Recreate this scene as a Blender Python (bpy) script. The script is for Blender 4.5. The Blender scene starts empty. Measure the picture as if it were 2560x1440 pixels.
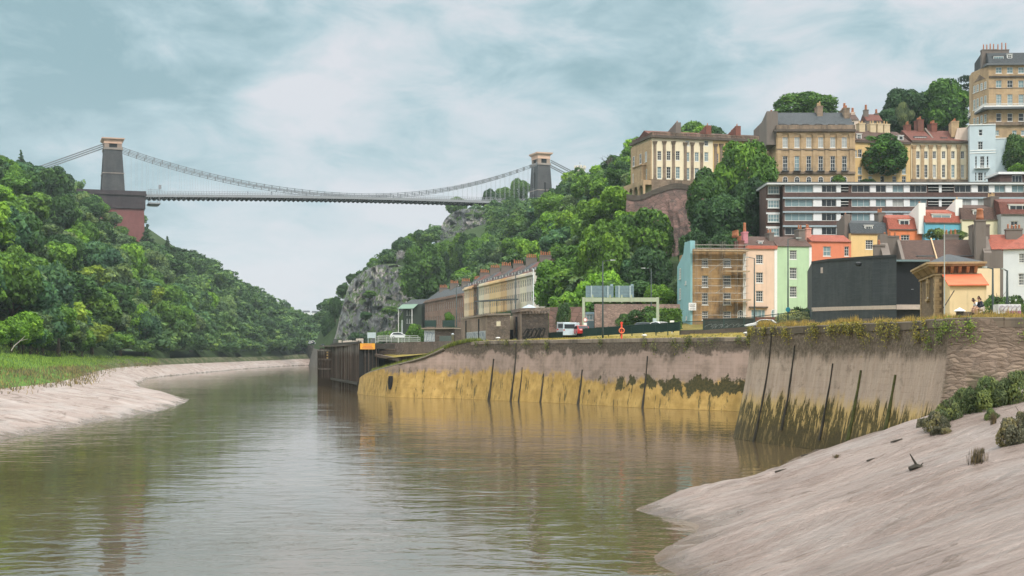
import bpy, bmesh, math, random
import numpy as np
from mathutils import Vector, Matrix
from mathutils.geometry import delaunay_2d_cdt
SC = bpy.context.scene
COL = SC.collection
R = math.radians
rng = random.Random(7)

# ------------------------------------------------------------------ camera, world, sun, exposure
F, CX, HY, EZ = 3500.0, 1280.0, 886.0, 6.2
def X(px, D): return (px - CX) / F * D
def Z(py, D): return EZ + (HY - py) / F * D
def P(px, py, D): return (X(px, D), D, Z(py, D))

cam_d = bpy.data.cameras.new('camera')
cam = bpy.data.objects.new('camera', cam_d); COL.objects.link(cam)
cam.location = (0, 0, EZ); cam.rotation_euler = (R(90), 0, 0)
cam_d.sensor_width = 36; cam_d.lens = F / 2560 * 36
cam_d.shift_y = 166 / 2560
cam_d.clip_start = 0.5; cam_d.clip_end = 20000
SC.camera = cam

SUN_EL, SUN_AZ = R(52), R(148)     # azimuth clockwise from +Y: behind the camera, to the right
W = bpy.data.worlds.new('World'); SC.world = W; W.use_nodes = True
nt = W.node_tree; N = nt.nodes; L = nt.links; N.clear()
def nd(t, **k):
    n = N.new(t)
    for a, b in k.items(): setattr(n, a, b)
    return n
def wmath(op, a, b=None, clamp=False):
    n = N.new('ShaderNodeMath'); n.operation = op; n.use_clamp = clamp
    for i, v in enumerate((a, b)):
        if v is None: continue
        if isinstance(v, (int, float)): n.inputs[i].default_value = v
        else: L.new(v, n.inputs[i])
    return n.outputs[0]
out = nd('ShaderNodeOutputWorld'); bg = nd('ShaderNodeBackground')
sky = nd('ShaderNodeTexSky', sky_type='NISHITA', sun_disc=False)
sky.sun_elevation = SUN_EL; sky.sun_rotation = SUN_AZ
tc = nd('ShaderNodeTexCoord'); sp = nd('ShaderNodeSeparateXYZ'); L.new(tc.outputs['Generated'], sp.inputs[0])
sx, sy, sz = sp.outputs
el = wmath('MAXIMUM', sz, 0.0)
cb = nd('ShaderNodeCombineXYZ')
L.new(sx, cb.inputs[0]); L.new(wmath('MULTIPLY', sy, 0.6), cb.inputs[1]); L.new(wmath('MULTIPLY', wmath('POWER', el, 0.8), 2.0), cb.inputs[2])
def wnoise(scale, detail, rough, dist=0.0, vec=None):
    n = nd('ShaderNodeTexNoise'); n.inputs['Scale'].default_value = scale; n.inputs['Detail'].default_value = detail
    n.inputs['Roughness'].default_value = rough; n.inputs['Distortion'].default_value = dist
    L.new(vec or cb.outputs[0], n.inputs['Vector']); return n.outputs['Fac']
def wramp(fac, stops):
    r = nd('ShaderNodeValToRGB'); e = r.color_ramp.elements
    while len(e) < len(stops): e.new(0.5)
    for q, (p, c) in zip(e, stops): q.position = p; q.color = (*c, 1)
    L.new(fac, r.inputs[0]); return r.outputs[0]
big = wnoise(4.6, 5, 0.52, 0.25)
mp = nd('ShaderNodeMapping'); mp.inputs['Location'].default_value = (3.1, 5.2, 1.3); L.new(cb.outputs[0], mp.inputs['Vector'])
fine = wnoise(13, 6, 0.6, 0.4, mp.outputs[0])
# cloud deck: patches of pale and slate-teal cloud, paler and pinker towards the horizon, brighter overhead
mixf = wmath('ADD', wmath('MULTIPLY', wmath('SUBTRACT', big, 0.5), 0.85), wmath('ADD', wmath('MULTIPLY', fine, 0.62), 0.21))
def blob(bx, bz, rx, rz, amt):
    dx = wmath('DIVIDE', wmath('SUBTRACT', sx, bx), rx); dz = wmath('DIVIDE', wmath('SUBTRACT', sz, bz), rz)
    d = wmath('ADD', wmath('MULTIPLY', dx, dx), wmath('MULTIPLY', dz, dz))
    return wmath('MULTIPLY', wmath('SUBTRACT', 1.0, d, True), amt)
for b in ((-0.33, 0.15, 0.2, 0.1, -0.17), (-0.14, 0.17, 0.07, 0.028, 0.13), (-0.20, 0.135, 0.16, 0.03, 0.05), (-0.02, 0.23, 0.16, 0.05, 0.12),
          (0.03, 0.17, 0.12, 0.05, 0.04), (0.24, 0.235, 0.2, 0.05, -0.08), (-0.1, 0.05, 0.3, 0.05, 0.06), (-0.06, 0.145, 0.2, 0.03, 0.04), (-0.17, 0.235, 0.13, 0.035, -0.10), (-0.27, 0.19, 0.1, 0.03, -0.07), (0.12, 0.2, 0.1, 0.02, -0.05), (-0.155, 0.183, 0.045, 0.014, 0.08)):
    mixf = wmath('ADD', mixf, blob(*b))
cl = wramp(mixf, [(0.34, (0.235, 0.37, 0.41)), (0.45, (0.36, 0.49, 0.535)), (0.53, (0.49, 0.565, 0.605)), (0.64, (0.62, 0.625, 0.66))])
hz = wramp(el, [(0.0, (0.60, 0.61, 0.66)), (0.05, (0.57, 0.585, 0.64)), (0.17, (0.44, 0.52, 0.57)), (0.3, (0.48, 0.53, 0.57))])
m1 = nd('ShaderNodeMix', data_type='RGBA'); L.new(wramp(el, [(0.0, (0.7,)*3), (0.07, (0.4,)*3), (0.2, (0.06,)*3)]), m1.inputs['Factor'])
L.new(cl, m1.inputs['A']); L.new(hz, m1.inputs['B'])
m2 = nd('ShaderNodeMix', data_type='RGBA', blend_type='MULTIPLY'); m2.inputs['Factor'].default_value = 1
L.new(m1.outputs['Result'], m2.inputs['A'])
L.new(wramp(el, [(0.0, (0.208,)*3), (0.25, (0.208,)*3), (0.34, (0.44, 0.415, 0.395)), (0.55, (0.92, 0.79, 0.70)), (1.0, (1.05, 0.91, 0.81))]), m2.inputs['B'])
sc2 = nd('ShaderNodeMix', data_type='RGBA', blend_type='MULTIPLY'); sc2.inputs['Factor'].default_value = 1
L.new(m2.outputs['Result'], sc2.inputs['A']); sc2.inputs['B'].default_value = (40, 40, 40, 1)
m3 = nd('ShaderNodeMix', data_type='RGBA'); m3.inputs['Factor'].default_value = 0.95
L.new(sky.outputs[0], m3.inputs['A']); L.new(sc2.outputs['Result'], m3.inputs['B'])
L.new(m3.outputs['Result'], bg.inputs['Color']); bg.inputs['Strength'].default_value = 0.075
L.new(bg.outputs[0], out.inputs['Surface'])

sd = bpy.data.lights.new('sun', 'SUN'); sd.energy = 1.5; sd.angle = R(10); sd.color = (1, 0.93, 0.83)
sun = bpy.data.objects.new('sun', sd); COL.objects.link(sun); sun.location = (0, -50, 200)
dv = Vector((math.sin(SUN_AZ) * math.cos(SUN_EL), math.cos(SUN_AZ) * math.cos(SUN_EL), math.sin(SUN_EL)))
sun.rotation_euler = dv.to_track_quat('Z', 'Y').to_euler()
SC.view_settings.view_transform = 'Standard'; SC.view_settings.look = 'None'
SC.view_settings.exposure = 0.95; SC.view_settings.gamma = 1.0
SC.render.engine = 'CYCLES'
SC.cycles.max_bounces = 5; SC.cycles.diffuse_bounces = 3; SC.cycles.glossy_bounces = 3
SC.cycles.transparent_max_bounces = 4; SC.cycles.volume_bounces = 0; SC.cycles.transmission_bounces = 2
SC.cycles.caustics_reflective = False; SC.cycles.caustics_refractive = False

# ------------------------------------------------------------------ materials
MATS = {}
class NB:
    """tiny node-tree helper"""
    def __init__(s, name):
        s.m = bpy.data.materials.new(name); s.m.use_nodes = True; s.t = s.m.node_tree; s.n = s.t.nodes; s.l = s.t.links
        s.bsdf = s.n['Principled BSDF']
        s._o = None
    def coord(s, kind='Object', scale=(1, 1, 1), loc=(0, 0, 0), rot=(0, 0, 0)):
        c = s.n.new('ShaderNodeTexCoord'); m = s.n.new('ShaderNodeMapping'); m.inputs['Scale'].default_value = scale
        m.inputs['Location'].default_value = loc; m.inputs['Rotation'].default_value = rot
        if kind == 'World':
            g = s.n.new('ShaderNodeNewGeometry'); s.l.new(g.outputs['Position'], m.inputs['Vector'])
        elif kind == 'WUV':
            a = s.n.new('ShaderNodeUVMap'); s.l.new(a.outputs[0], m.inputs['Vector'])
        else: s.l.new(c.outputs[kind], m.inputs['Vector'])
        return m.outputs[0]
    def noise(s, vec, scale=1, detail=4, rough=0.55, dist=0.0):
        n = s.n.new('ShaderNodeTexNoise'); n.inputs['Scale'].default_value = scale; n.inputs['Detail'].default_value = detail
        n.inputs['Roughness'].default_value = rough; n.inputs['Distortion'].default_value = dist
        s.l.new(vec, n.inputs['Vector']); return n.outputs['Fac']
    def voro(s, vec, scale=1, feature='F1', out='Distance'):
        n = s.n.new('ShaderNodeTexVoronoi'); n.feature = feature; n.inputs['Scale'].default_value = scale
        s.l.new(vec, n.inputs['Vector']); return n.outputs[out]
    def brick(s, vec, scale, c1, c2, mortar, msize=0.02, bw=0.5, rh=0.25):
        n = s.n.new('ShaderNodeTexBrick'); n.inputs['Scale'].default_value = scale
        n.inputs['Color1'].default_value = (*c1, 1); n.inputs['Color2'].default_value = (*c2, 1); n.inputs['Mortar'].default_value = (*mortar, 1)
        n.inputs['Mortar Size'].default_value = msize; n.inputs['Brick Width'].default_value = bw; n.inputs['Row Height'].default_value = rh
        s.l.new(vec, n.inputs['Vector']); return n.outputs['Color'], n.outputs['Fac']
    def sep(s, vec):
        n = s.n.new('ShaderNodeSeparateXYZ'); s.l.new(vec, n.inputs[0]); return n.outputs
    def comb(s, a, b, c):
        n = s.n.new('ShaderNodeCombineXYZ')
        for i, v in enumerate((a, b, c)):
            if isinstance(v, (int, float)): n.inputs[i].default_value = v
            else: s.l.new(v, n.inputs[i])
        return n.outputs[0]
    def math(s, op, a, b=None, clamp=False):
        n = s.n.new('ShaderNodeMath'); n.operation = op; n.use_clamp = clamp
        for i, v in enumerate((a, b)):
            if v is None: continue
            if isinstance(v, (int, float)): n.inputs[i].default_value = v
            else: s.l.new(v, n.inputs[i])
        return n.outputs[0]
    def step(s, v, lo, hi):
        n = s.n.new('ShaderNodeMapRange'); n.interpolation_type = 'SMOOTHSTEP'
        s.l.new(v, n.inputs[0]); n.inputs[1].default_value = lo; n.inputs[2].default_value = hi
        return n.outputs[0]
    def ramp(s, fac, stops, interp='LINEAR'):
        r = s.n.new('ShaderNodeValToRGB'); e = r.color_ramp.elements; r.color_ramp.interpolation = interp
        while len(e) < len(stops): e.new(0.5)
        for q, (p, c) in zip(e, stops): q.position = p; q.color = (*c, 1)
        s.l.new(fac, r.inputs[0]); return r.outputs[0]
    def mix(s, f, a, b, mode='MIX'):
        n = s.n.new('ShaderNodeMix'); n.data_type = 'RGBA'; n.blend_type = mode; n.clamp_factor = True
        for k, v in (('Factor', f), ('A', a), ('B', b)):
            if isinstance(v, tuple): n.inputs[[i for i, q in enumerate(n.inputs) if q.name == k and q.type == 'RGBA'][0]].default_value = (*v, 1)
            elif isinstance(v, (int, float)): n.inputs[0].default_value = v
            else:
                t = n.inputs[0] if k == 'Factor' else [q for q in n.inputs if q.name == k and q.type == 'RGBA'][0]
                s.l.new(v, t)
        return [o for o in n.outputs if o.type == 'RGBA'][0]
    def bump(s, h, strength=0.3, dist=0.1, normal=None):
        b = s.n.new('ShaderNodeBump'); b.inputs['Strength'].default_value = strength; b.inputs['Distance'].default_value = dist
        s.l.new(h, b.inputs['Height'])
        if normal is not None: s.l.new(normal, b.inputs['Normal'])
        s.l.new(b.outputs[0], s.bsdf.inputs['Normal']); return b.outputs[0]
    def fin(s, color=None, rough=0.85, metal=0.0, spec=0.3):
        i = s.bsdf.inputs
        if color is not None:
            if isinstance(color, tuple): i['Base Color'].default_value = (*color, 1)
            else: s.l.new(color, i['Base Color'])
        if isinstance(rough, (int, float)): i['Roughness'].default_value = rough
        else: s.l.new(rough, i['Roughness'])
        i['Metallic'].default_value = metal; i['Specular IOR Level'].default_value = spec
        return s.m

def sc(c, k): return tuple(min(1, v * k) for v in c)
def plain(name, color, rough=0.6, metal=0.0, var=0.12, scale=3.0, spec=0.3):
    if name in MATS: return MATS[name]
    b = NB(name); v = b.coord('Object')
    n = b.noise(v, scale, 5, 0.6)
    c = b.ramp(n, [(0.3, sc(color, 1 - var)), (0.7, sc(color, 1 + var))])
    MATS[name] = b.fin(c, rough, metal, spec); return MATS[name]
def stucco(name, color, dirt=(0.11, 0.09, 0.07), amt=0.35, rough=0.85):
    """painted render: faint blotches, rain streaks running down, dirt"""
    if name in MATS: return MATS[name]
    b = NB(name); v = b.coord('Object')
    base = b.ramp(b.noise(v, 0.5, 5, 0.6), [(0.3, sc(color, 0.93)), (0.7, sc(color, 1.05))])
    st = b.noise(b.coord('Object', (1.6, 1.6, 0.12)), 1.5, 5, 0.65)
    sp_ = b.noise(v, 1.7, 6, 0.7)
    f = b.math('MULTIPLY', b.step(st, 0.5, 0.78), b.math('MULTIPLY', sp_, amt * 2))
    MATS[name] = b.fin(b.mix(f, base, dirt), rough); b.bump(b.noise(v, 12, 3), 0.15, 0.02); return MATS[name]
def ashlar(name, c1, c2, dirt=(0.07, 0.06, 0.05), bw=1.0, rh=0.36, amt=0.6):
    """Bath stone: courses, block to block tint, sooty stains"""
    if name in MATS: return MATS[name]
    b = NB(name); o = b.sep(b.coord('Object'))
    v = b.comb(b.math('ADD', o[0], o[1]), o[2], 0.0)
    col, fac = b.brick(v, 1.0, c1, c2, sc(c1, 0.6), 0.012, bw, rh)
    n = b.noise(b.coord('Object', (1, 1, 0.45)), 0.42, 7, 0.68)
    n2 = b.noise(b.coord('Object', (1.5, 1.5, 0.15)), 1.2, 4, 0.6)
    f = b.math('MULTIPLY', b.step(b.math('ADD', n, b.math('MULTIPLY', n2, 0.35)), 0.6, 0.86), amt)
    MATS[name] = b.fin(b.mix(f, col, dirt), 0.9); b.bump(fac, 0.2, 0.02); return MATS[name]
def rubble(name, c1, c2, mortar, scale=2.2, dirt=(0.05, 0.045, 0.04), stretch=(1, 1, 1.9), amt=0.5):
    if name in MATS: return MATS[name]
    b = NB(name); v = b.coord('Object', stretch)
    cell = b.voro(v, scale, 'F1', 'Color'); s0 = b.sep(cell)[0]
    edge = b.voro(v, scale, 'DISTANCE_TO_EDGE')
    col = b.ramp(s0, [(0, c1), (0.5, sc(c1, 0.75)), (1, c2)])
    col = b.mix(b.step(edge, 0.0, 0.06), mortar, col)
    n = b.noise(b.coord('Object'), 0.35, 7, 0.7)
    col = b.mix(b.math('MULTIPLY', b.step(n, 0.45, 0.7), amt), col, dirt)
    MATS[name] = b.fin(col, 0.95); b.bump(edge, 0.5, 0.08); return MATS[name]
def tiles(name, color, rows=0.3):
    if name in MATS: return MATS[name]
    b = NB(name); o = b.sep(b.coord('Object'))
    v = b.comb(b.math('ADD', o[0], 0.0), b.math('ADD', b.math('MULTIPLY', o[1], 1.0), o[2]), 0.0)
    col, fac = b.brick(v, 1.0, sc(color, 1.1), sc(color, 0.72), sc(color, 0.35), 0.03, rows * 0.9, rows)
    n = b.noise(b.coord('Object'), 0.8, 6, 0.65)
    col = b.mix(b.step(n, 0.5, 0.75), col, sc(color, 0.5))
    MATS[name] = b.fin(col, 0.8); b.bump(fac, 0.4, 0.05); return MATS[name]

# ------------------------------------------------------------------ mesh building helpers
def setp(o, label=None, cat=None, group=None, kind=None):
    if label: o['label'] = label
    if cat: o['category'] = cat
    if group: o['group'] = group
    if kind: o['kind'] = kind
    return o
def thing(name, label, cat, loc=(0, 0, 0), rz=0.0, group=None):
    o = bpy.data.objects.new(name, None); COL.objects.link(o); o.location = loc; o.rotation_euler = (0, 0, rz)
    o.empty_display_size = 0.3
    return setp(o, label, cat, group)
class MB:
    def __init__(s): s.v = []; s.f = []; s.mi = []; s.cur = 0
    def add(s, vs, fs):
        n = len(s.v); s.v += [tuple(v) for v in vs]; s.f += [tuple(i + n for i in f) for f in fs]; s.mi += [s.cur] * len(fs)
        return s
    def box(s, x0, x1, y0, y1, z0, z1):
        v = [(x0, y0, z0), (x1, y0, z0), (x1, y1, z0), (x0, y1, z0), (x0, y0, z1), (x1, y0, z1), (x1, y1, z1), (x0, y1, z1)]
        return s.add(v, [(0, 3, 2, 1), (4, 5, 6, 7), (0, 1, 5, 4), (1, 2, 6, 5), (2, 3, 7, 6), (3, 0, 4, 7)])
    def cbox(s, c, d): return s.box(c[0]-d[0]/2, c[0]+d[0]/2, c[1]-d[1]/2, c[1]+d[1]/2, c[2]-d[2]/2, c[2]+d[2]/2)
    def bar(s, a, b, w, h=None, up=(0, 0, 1)):
        """box beam from a to b: w wide (sideways), h tall"""
        h = h or w; a = Vector(a); b = Vector(b); d = (b - a).normalized(); u = Vector(up)
        if abs(d.dot(u)) > 0.98: u = Vector((0, 1, 0))
        r = d.cross(u).normalized(); u = r.cross(d).normalized(); vs = []
        for p in (a, b):
            for q, t in ((-1, -1), (1, -1), (1, 1), (-1, 1)): vs.append(p + r * (q * w / 2) + u * (t * h / 2))
        return s.add(vs, [(0, 1, 2, 3), (7, 6, 5, 4), (0, 4, 5, 1), (1, 5, 6, 2), (2, 6, 7, 3), (3, 7, 4, 0)])
    def tube(s, pts, rad, n=8, cap=True):
        if not isinstance(rad, (list, tuple)): rad = [rad] * len(pts)
        pts = [Vector(p) for p in pts]; vs = []; fs = []
        for i, p in enumerate(pts):
            d = (pts[min(i + 1, len(pts) - 1)] - pts[max(i - 1, 0)]).normalized()
            u = Vector((0, 0, 1)) if abs(d.z) < 0.9 else Vector((1, 0, 0))
            r = d.cross(u).normalized(); u = r.cross(d)
            for k in range(n):
                a = 2 * math.pi * k / n; vs.append(p + (r * math.cos(a) + u * math.sin(a)) * rad[i])
        for i in range(len(pts) - 1):
            for k in range(n): fs.append((i * n + k, i * n + (k + 1) % n, (i + 1) * n + (k + 1) % n, (i + 1) * n + k))
        if cap: fs.append(tuple(range(n))[::-1]); fs.append(tuple((len(pts) - 1) * n + k for k in range(n)))
        return s.add(vs, fs)
    def lathe(s, c, prof, n=16, sxy=(1, 1)):
        vs = []; fs = []
        for r, z in prof:
            for k in range(n):
                a = 2 * math.pi * k / n; vs.append((c[0] + r * math.cos(a) * sxy[0], c[1] + r * math.sin(a) * sxy[1], c[2] + z))
        m = len(prof)
        for i in range(m - 1):
            for k in range(n): fs.append((i * n + k, i * n + (k + 1) % n, (i + 1) * n + (k + 1) % n, (i + 1) * n + k))
        fs.append(tuple(range(n))[::-1]); fs.append(tuple((m - 1) * n + k for k in range(n)))
        return s.add(vs, fs)
    def extr(s, poly, y0, y1):
        """polygon in x,z extruded in y"""
        n = len(poly); vs = [(x, y0, z) for x, z in poly] + [(x, y1, z) for x, z in poly]
        return s.add(vs, [tuple(range(n)), tuple(range(2 * n - 1, n - 1, -1))] + [((i + 1) % n, i, n + i, n + (i + 1) % n) for i in range(n)])
    def extx(s, poly, x0, x1):
        """polygon in y,z extruded in x"""
        n = len(poly); vs = [(x0, y, z) for y, z in poly] + [(x1, y, z) for y, z in poly]
        return s.add(vs, [tuple(range(n))[::-1], tuple(range(n, 2 * n))] + [(i, (i + 1) % n, n + (i + 1) % n, n + i) for i in range(n)])
    def extz(s, poly, z0, z1):
        n = len(poly); vs = [(x, y, z0) for x, y in poly] + [(x, y, z1) for x, y in poly]
        return s.add(vs, [tuple(range(n))[::-1], tuple(range(n, 2 * n))] + [(i, (i + 1) % n, n + (i + 1) % n, n + i) for i in range(n)])
    def grid(s, A):
        """A: rows x cols array of points"""
        r = len(A); c = len(A[0]); vs = [tuple(p) for row in A for p in row]
        return s.add(vs, [(i * c + j, i * c + j + 1, (i + 1) * c + j + 1, (i + 1) * c + j) for i in range(r - 1) for j in range(c - 1)])
    def mesh(s, name, mats, smooth=False):
        me = bpy.data.meshes.new(name); me.from_pydata(s.v, [], s.f)
        for m in (mats if isinstance(mats, (list, tuple)) else [mats]): me.materials.append(m)
        if any(s.mi): me.polygons.foreach_set('material_index', s.mi)
        if smooth: me.polygons.foreach_set('use_smooth', [True] * len(s.f))
        me.update(); return me
    def obj(s, name, mats, parent=None, loc=(0, 0, 0), rz=0.0, smooth=False, fixn=True):
        me = s.mesh(name, mats, smooth)
        if fixn:
            bm = bmesh.new(); bm.from_mesh(me); bmesh.ops.recalc_face_normals(bm, faces=bm.faces); bm.to_mesh(me); bm.free()
        o = bpy.data.objects.new(name, me); COL.objects.link(o); o.location = loc; o.rotation_euler = (0, 0, rz)
        if parent: o.parent = parent
        return o
def copy_tree(o, parent=None):
    c = o.copy(); COL.objects.link(c)
    if parent: c.parent = parent
    for ch in o.children: copy_tree(ch, c)
    return c
def np_mesh(name, V, Q, mat, smooth=False, attr=None):
    """fast mesh from numpy verts (n,3) and quads (m,4)"""
    me = bpy.data.meshes.new(name); V = np.asarray(V, np.float32); Q = np.asarray(Q, np.int32)
    me.vertices.add(len(V)); me.vertices.foreach_set('co', V.ravel())
    k = Q.shape[1]; me.loops.add(Q.size); me.loops.foreach_set('vertex_index', Q.ravel())
    me.polygons.add(len(Q)); me.polygons.foreach_set('loop_start', np.arange(0, Q.size, k, dtype=np.int32))
    me.polygons.foreach_set('loop_total', np.full(len(Q), k, np.int32))
    if smooth: me.polygons.foreach_set('use_smooth', np.ones(len(Q), bool))
    if attr is not None:
        a = me.attributes.new('tint', 'FLOAT', 'POINT'); a.data.foreach_set('value', np.asarray(attr, np.float32))
    me.materials.append(mat); me.update(calc_edges=True); me.validate(); return me
def link(name, me, parent=None, loc=(0, 0, 0)):
    o = bpy.data.objects.new(name, me); COL.objects.link(o); o.location = loc
    if parent: o.parent = parent
    return o

# value noise for shaping terrain
_pr = np.random.RandomState(11).rand(256, 256)
def vnoise(x, y):
    x = np.asarray(x, float); y = np.asarray(y, float); xi = np.floor(x).astype(int); yi = np.floor(y).astype(int)
    fx = x - xi; fy = y - yi; fx = fx * fx * (3 - 2 * fx); fy = fy * fy * (3 - 2 * fy)
    a = _pr[xi % 256, yi % 256]; b = _pr[(xi + 1) % 256, yi % 256]; c = _pr[xi % 256, (yi + 1) % 256]; d = _pr[(xi + 1) % 256, (yi + 1) % 256]
    return (a * (1 - fx) + b * fx) * (1 - fy) + (c * (1 - fx) + d * fx) * fy
def fbm(x, y, o=4):
    t = 0; a = 0.5
    for i in range(o): t = t + a * vnoise(x * 2 ** i + 17 * i, y * 2 ** i + 31 * i); a *= 0.5
    return t
def catmull(pts, n):
    """resample a polyline smoothly, n pieces per segment"""
    pts = [np.array(p, float) for p in pts]; o = []
    for i in range(len(pts) - 1):
        p0 = pts[max(i - 1, 0)]; p1 = pts[i]; p2 = pts[i + 1]; p3 = pts[min(i + 2, len(pts) - 1)]
        for k in range(n):
            t = k / n
            o.append(0.5 * ((2 * p1) + (-p0 + p2) * t + (2 * p0 - 5 * p1 + 4 * p2 - p3) * t * t + (-p0 + 3 * p1 - 3 * p2 + p3) * t ** 3))
    o.append(pts[-1]); return np.array(o)
# ------------------------------------------------------------------ ground materials
def mud_mat(name='mud', k=1.0, rot=-16, stk=.6, ky=1.0):
    b = NB(name); v = b.coord('World')
    n = b.noise(v, 0.25, 6, 0.6, 0.5)
    r = b.noise(b.coord('World', (0.55 * k, 3.2 * k * ky, 1), rot=(0, 0, R(rot))), 0.9, 7, 0.66, 0.7)
    fine = b.noise(b.coord('World', (1.0, 2.6, 1), rot=(0, 0, R(-16))), 4.0, 6, 0.65, 0.3)
    c = b.ramp(n, [(0.3, (0.25, 0.18, 0.155)), (0.5, (0.33, 0.25, 0.222)), (0.72, (0.405, 0.32, 0.29))])
    c = b.mix(b.math('MULTIPLY', b.step(r, 0.52, 0.68), stk), c, (0.25, 0.18, 0.145))  # brown streaks, also painting in ripple shade that soft light barely gives
    c = b.mix(b.math('MULTIPLY', b.step(b.noise(v, 1.3, 5, 0.7), 0.62, 0.75), 0.35), c, (0.22, 0.17, 0.13))
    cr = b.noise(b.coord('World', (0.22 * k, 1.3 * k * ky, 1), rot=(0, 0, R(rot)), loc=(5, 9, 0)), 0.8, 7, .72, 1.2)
    c = b.mix(b.math('MULTIPLY', b.step(cr, 0.57, 0.63), .75), c, (0.15, 0.10, 0.075))  # crack-like dark colour paints the relief shade of the mud hollows
    h = b.math('ADD', b.math('MULTIPLY', r, 1.0), b.math('MULTIPLY', fine, 0.35))
    if ky < 1:
        n4 = b.noise(b.coord('World', (.42, .17, 1), rot=(0, 0, R(-8))), 1.0, 7, .74, .6); c = b.mix(b.math('MULTIPLY', b.step(n4, .54, .6), .8), c, (0.15, 0.095, 0.07))
        c = b.mix(b.math('MULTIPLY', b.step(b.noise(b.coord('World', (.1, .06, 1)), 1.0, 4, .6), .5, .62), .35), c, (0.46, 0.42, 0.41))
    zz = b.math('ADD', b.sep(v)[2], b.math('MULTIPLY', b.math('SUBTRACT', n, .5), 1.2)); wet = b.math('SUBTRACT', 1.0, b.step(zz, .05, .5))
    pale = b.math('MULTIPLY', b.step(b.noise(b.coord('World', (.5, .9, 1), rot=(0, 0, R(rot))), .5, 5, .6), .5, .64), .5); c = b.mix(pale, c, (0.45, 0.375, 0.35)); c = b.mix(b.math('MULTIPLY', wet, .7), c, (0.17, 0.125, 0.095))
    ro = b.math('SUBTRACT', b.math('ADD', 0.30, b.math('MULTIPLY', n, 0.45)), b.math('MULTIPLY', b.math('MAXIMUM', wet, pale), .35))
    m = b.fin(c, ro, 0, 0.55)
    b.bump(h, 1.0, 0.7); return m
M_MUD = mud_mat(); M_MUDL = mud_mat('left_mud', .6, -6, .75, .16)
def grass_mat(name, a, c, d):
    b = NB(name); v = b.coord('World')
    n = b.noise(b.coord('World', (1, 0.6, 1)), 0.35, 7, 0.65); n2 = b.noise(v, 4.5, 5, 0.7)
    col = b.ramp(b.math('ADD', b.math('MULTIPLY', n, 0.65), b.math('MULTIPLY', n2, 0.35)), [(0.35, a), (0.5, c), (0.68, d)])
    if name == 'bank_grass': col = b.mix(b.math('MULTIPLY', b.step(b.sep(v)[1], 270, 380), .8), col, b.mix(b.step(n, .45, .55), (0.05, 0.055, 0.03), (0.13, 0.11, 0.085)))
    m = b.fin(col, 0.95, 0, 0.1); b.bump(n2, 0.8, 0.25); return m
M_GRASS = grass_mat('bank_grass', (0.045, 0.085, 0.02), (0.085, 0.16, 0.03), (0.15, 0.235, 0.06))
M_DRY = grass_mat('dry_grass', (0.12, 0.10, 0.035), (0.25, 0.20, 0.06), (0.36, 0.28, 0.10))
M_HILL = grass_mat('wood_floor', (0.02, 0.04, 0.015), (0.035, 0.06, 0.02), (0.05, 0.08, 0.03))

def water_mat():
    b = NB('water'); g = b.n.new('ShaderNodeNewGeometry'); pos = g.outputs['Position']; o = b.sep(pos)
    near = b.noise(b.coord('World', (0.8, 1.25, 1)), 0.95, 3, 0.55, 0.5)
    mid = b.noise(b.coord('World', (0.7, 1.0, 1)), 0.24, 3, 0.55, 0.8)
    patch = b.step(b.noise(b.coord('World', (0.035, 0.022, 1)), 1.0, 3, 0.5), 0.3, 0.62)
    h = b.math('ADD', b.math('MULTIPLY', near, 0.30), b.math('MULTIPLY', mid, 0.75))
    h = b.math('MULTIPLY', h, b.math('ADD', 0.45, b.math('MULTIPLY', patch, 0.75)))
    c = b.ramp(b.noise(b.coord('World', (0.06, 0.1, 1)), 1, 3), [(0.3, (0.07, 0.05, 0.026)), (0.7, (0.095, 0.07, 0.04))])
    m = b.fin(c, 0.04, 0, 1.0); b.bsdf.inputs['IOR'].default_value = 2.3
    b.bump(h, 0.3, 0.2); return m
M_WATER = water_mat()

# ------------------------------------------------------------------ water
w = MB(); w.grid([[(x, y, 0) for x in np.linspace(-500, 260, 20)] for y in (-60, 0, 40, 100, 200, 400, 800, 1600)])
setp(w.obj('water', M_WATER), kind='structure')
bed = MB(); bed.grid([[(x, y, -4) for x in (-3000, 0, 3000)] for y in (-300, 3000, 9000)])
setp(bed.obj('ground', plain('river_bed', (0.1, 0.09, 0.06), 0.95)), kind='structure')

# ------------------------------------------------------------------ left bank: mud, marsh grass and wooded slope, lofted along the shore
# x, y, mud width, mud height, grass width, grass height, slope scale
LS = [(-30, 10, 9, 2.2, 20, 6.4, .9), (-33, 60, 8, 2.2, 22, 6.4, .9), (-36.5, 99, 10, 2.4, 22, 6.6, 1), (-38, 125, 13, 2.6, 21, 6.9, 1), (-39.5, 160, 15, 2.7, 20, 7.0, 1), (-43, 185, 16, 2.7, 21, 6.9, 1),
      (-54, 219, 13, 2.8, 17, 6.5, 1), (-66, 250, 10, 2.8, 14, 6.2, 1), (-79, 297, 8, 2.8, 11, 5.6, 1), (-93, 360, 7, 2.9, 5, 5.2, 1.02), (-101, 430, 6, 3, 3, 5, 1.05), (-113, 586, 6, 3, 3, 5, 1.04), (-118, 690, 7, 3, 3, 5, 1.0),
      (-119, 760, 6, 3.2, 3, 5.4, 1.12), (-113, 812, 8, 3.6, 4, 6.2, .85), (-92, 838, 12, 3.8, 8, 7, .30), (-60, 848, 14, 3.8, 12, 7, .18), (0, 852, 14, 3.8, 16, 7, .2)]
LSr = catmull(LS, 9)
pp = LSr[:, :2]; tan = np.gradient(pp, axis=0); tan /= np.linalg.norm(tan, axis=1)[:, None]
for _ in range(3): tan[1:-1] = (tan[:-2] + tan[1:-1] * 2 + tan[2:]) / 4
nor = np.stack([-tan[:, 1], tan[:, 0]], 1); nor /= np.linalg.norm(nor, axis=1)[:, None]
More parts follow.
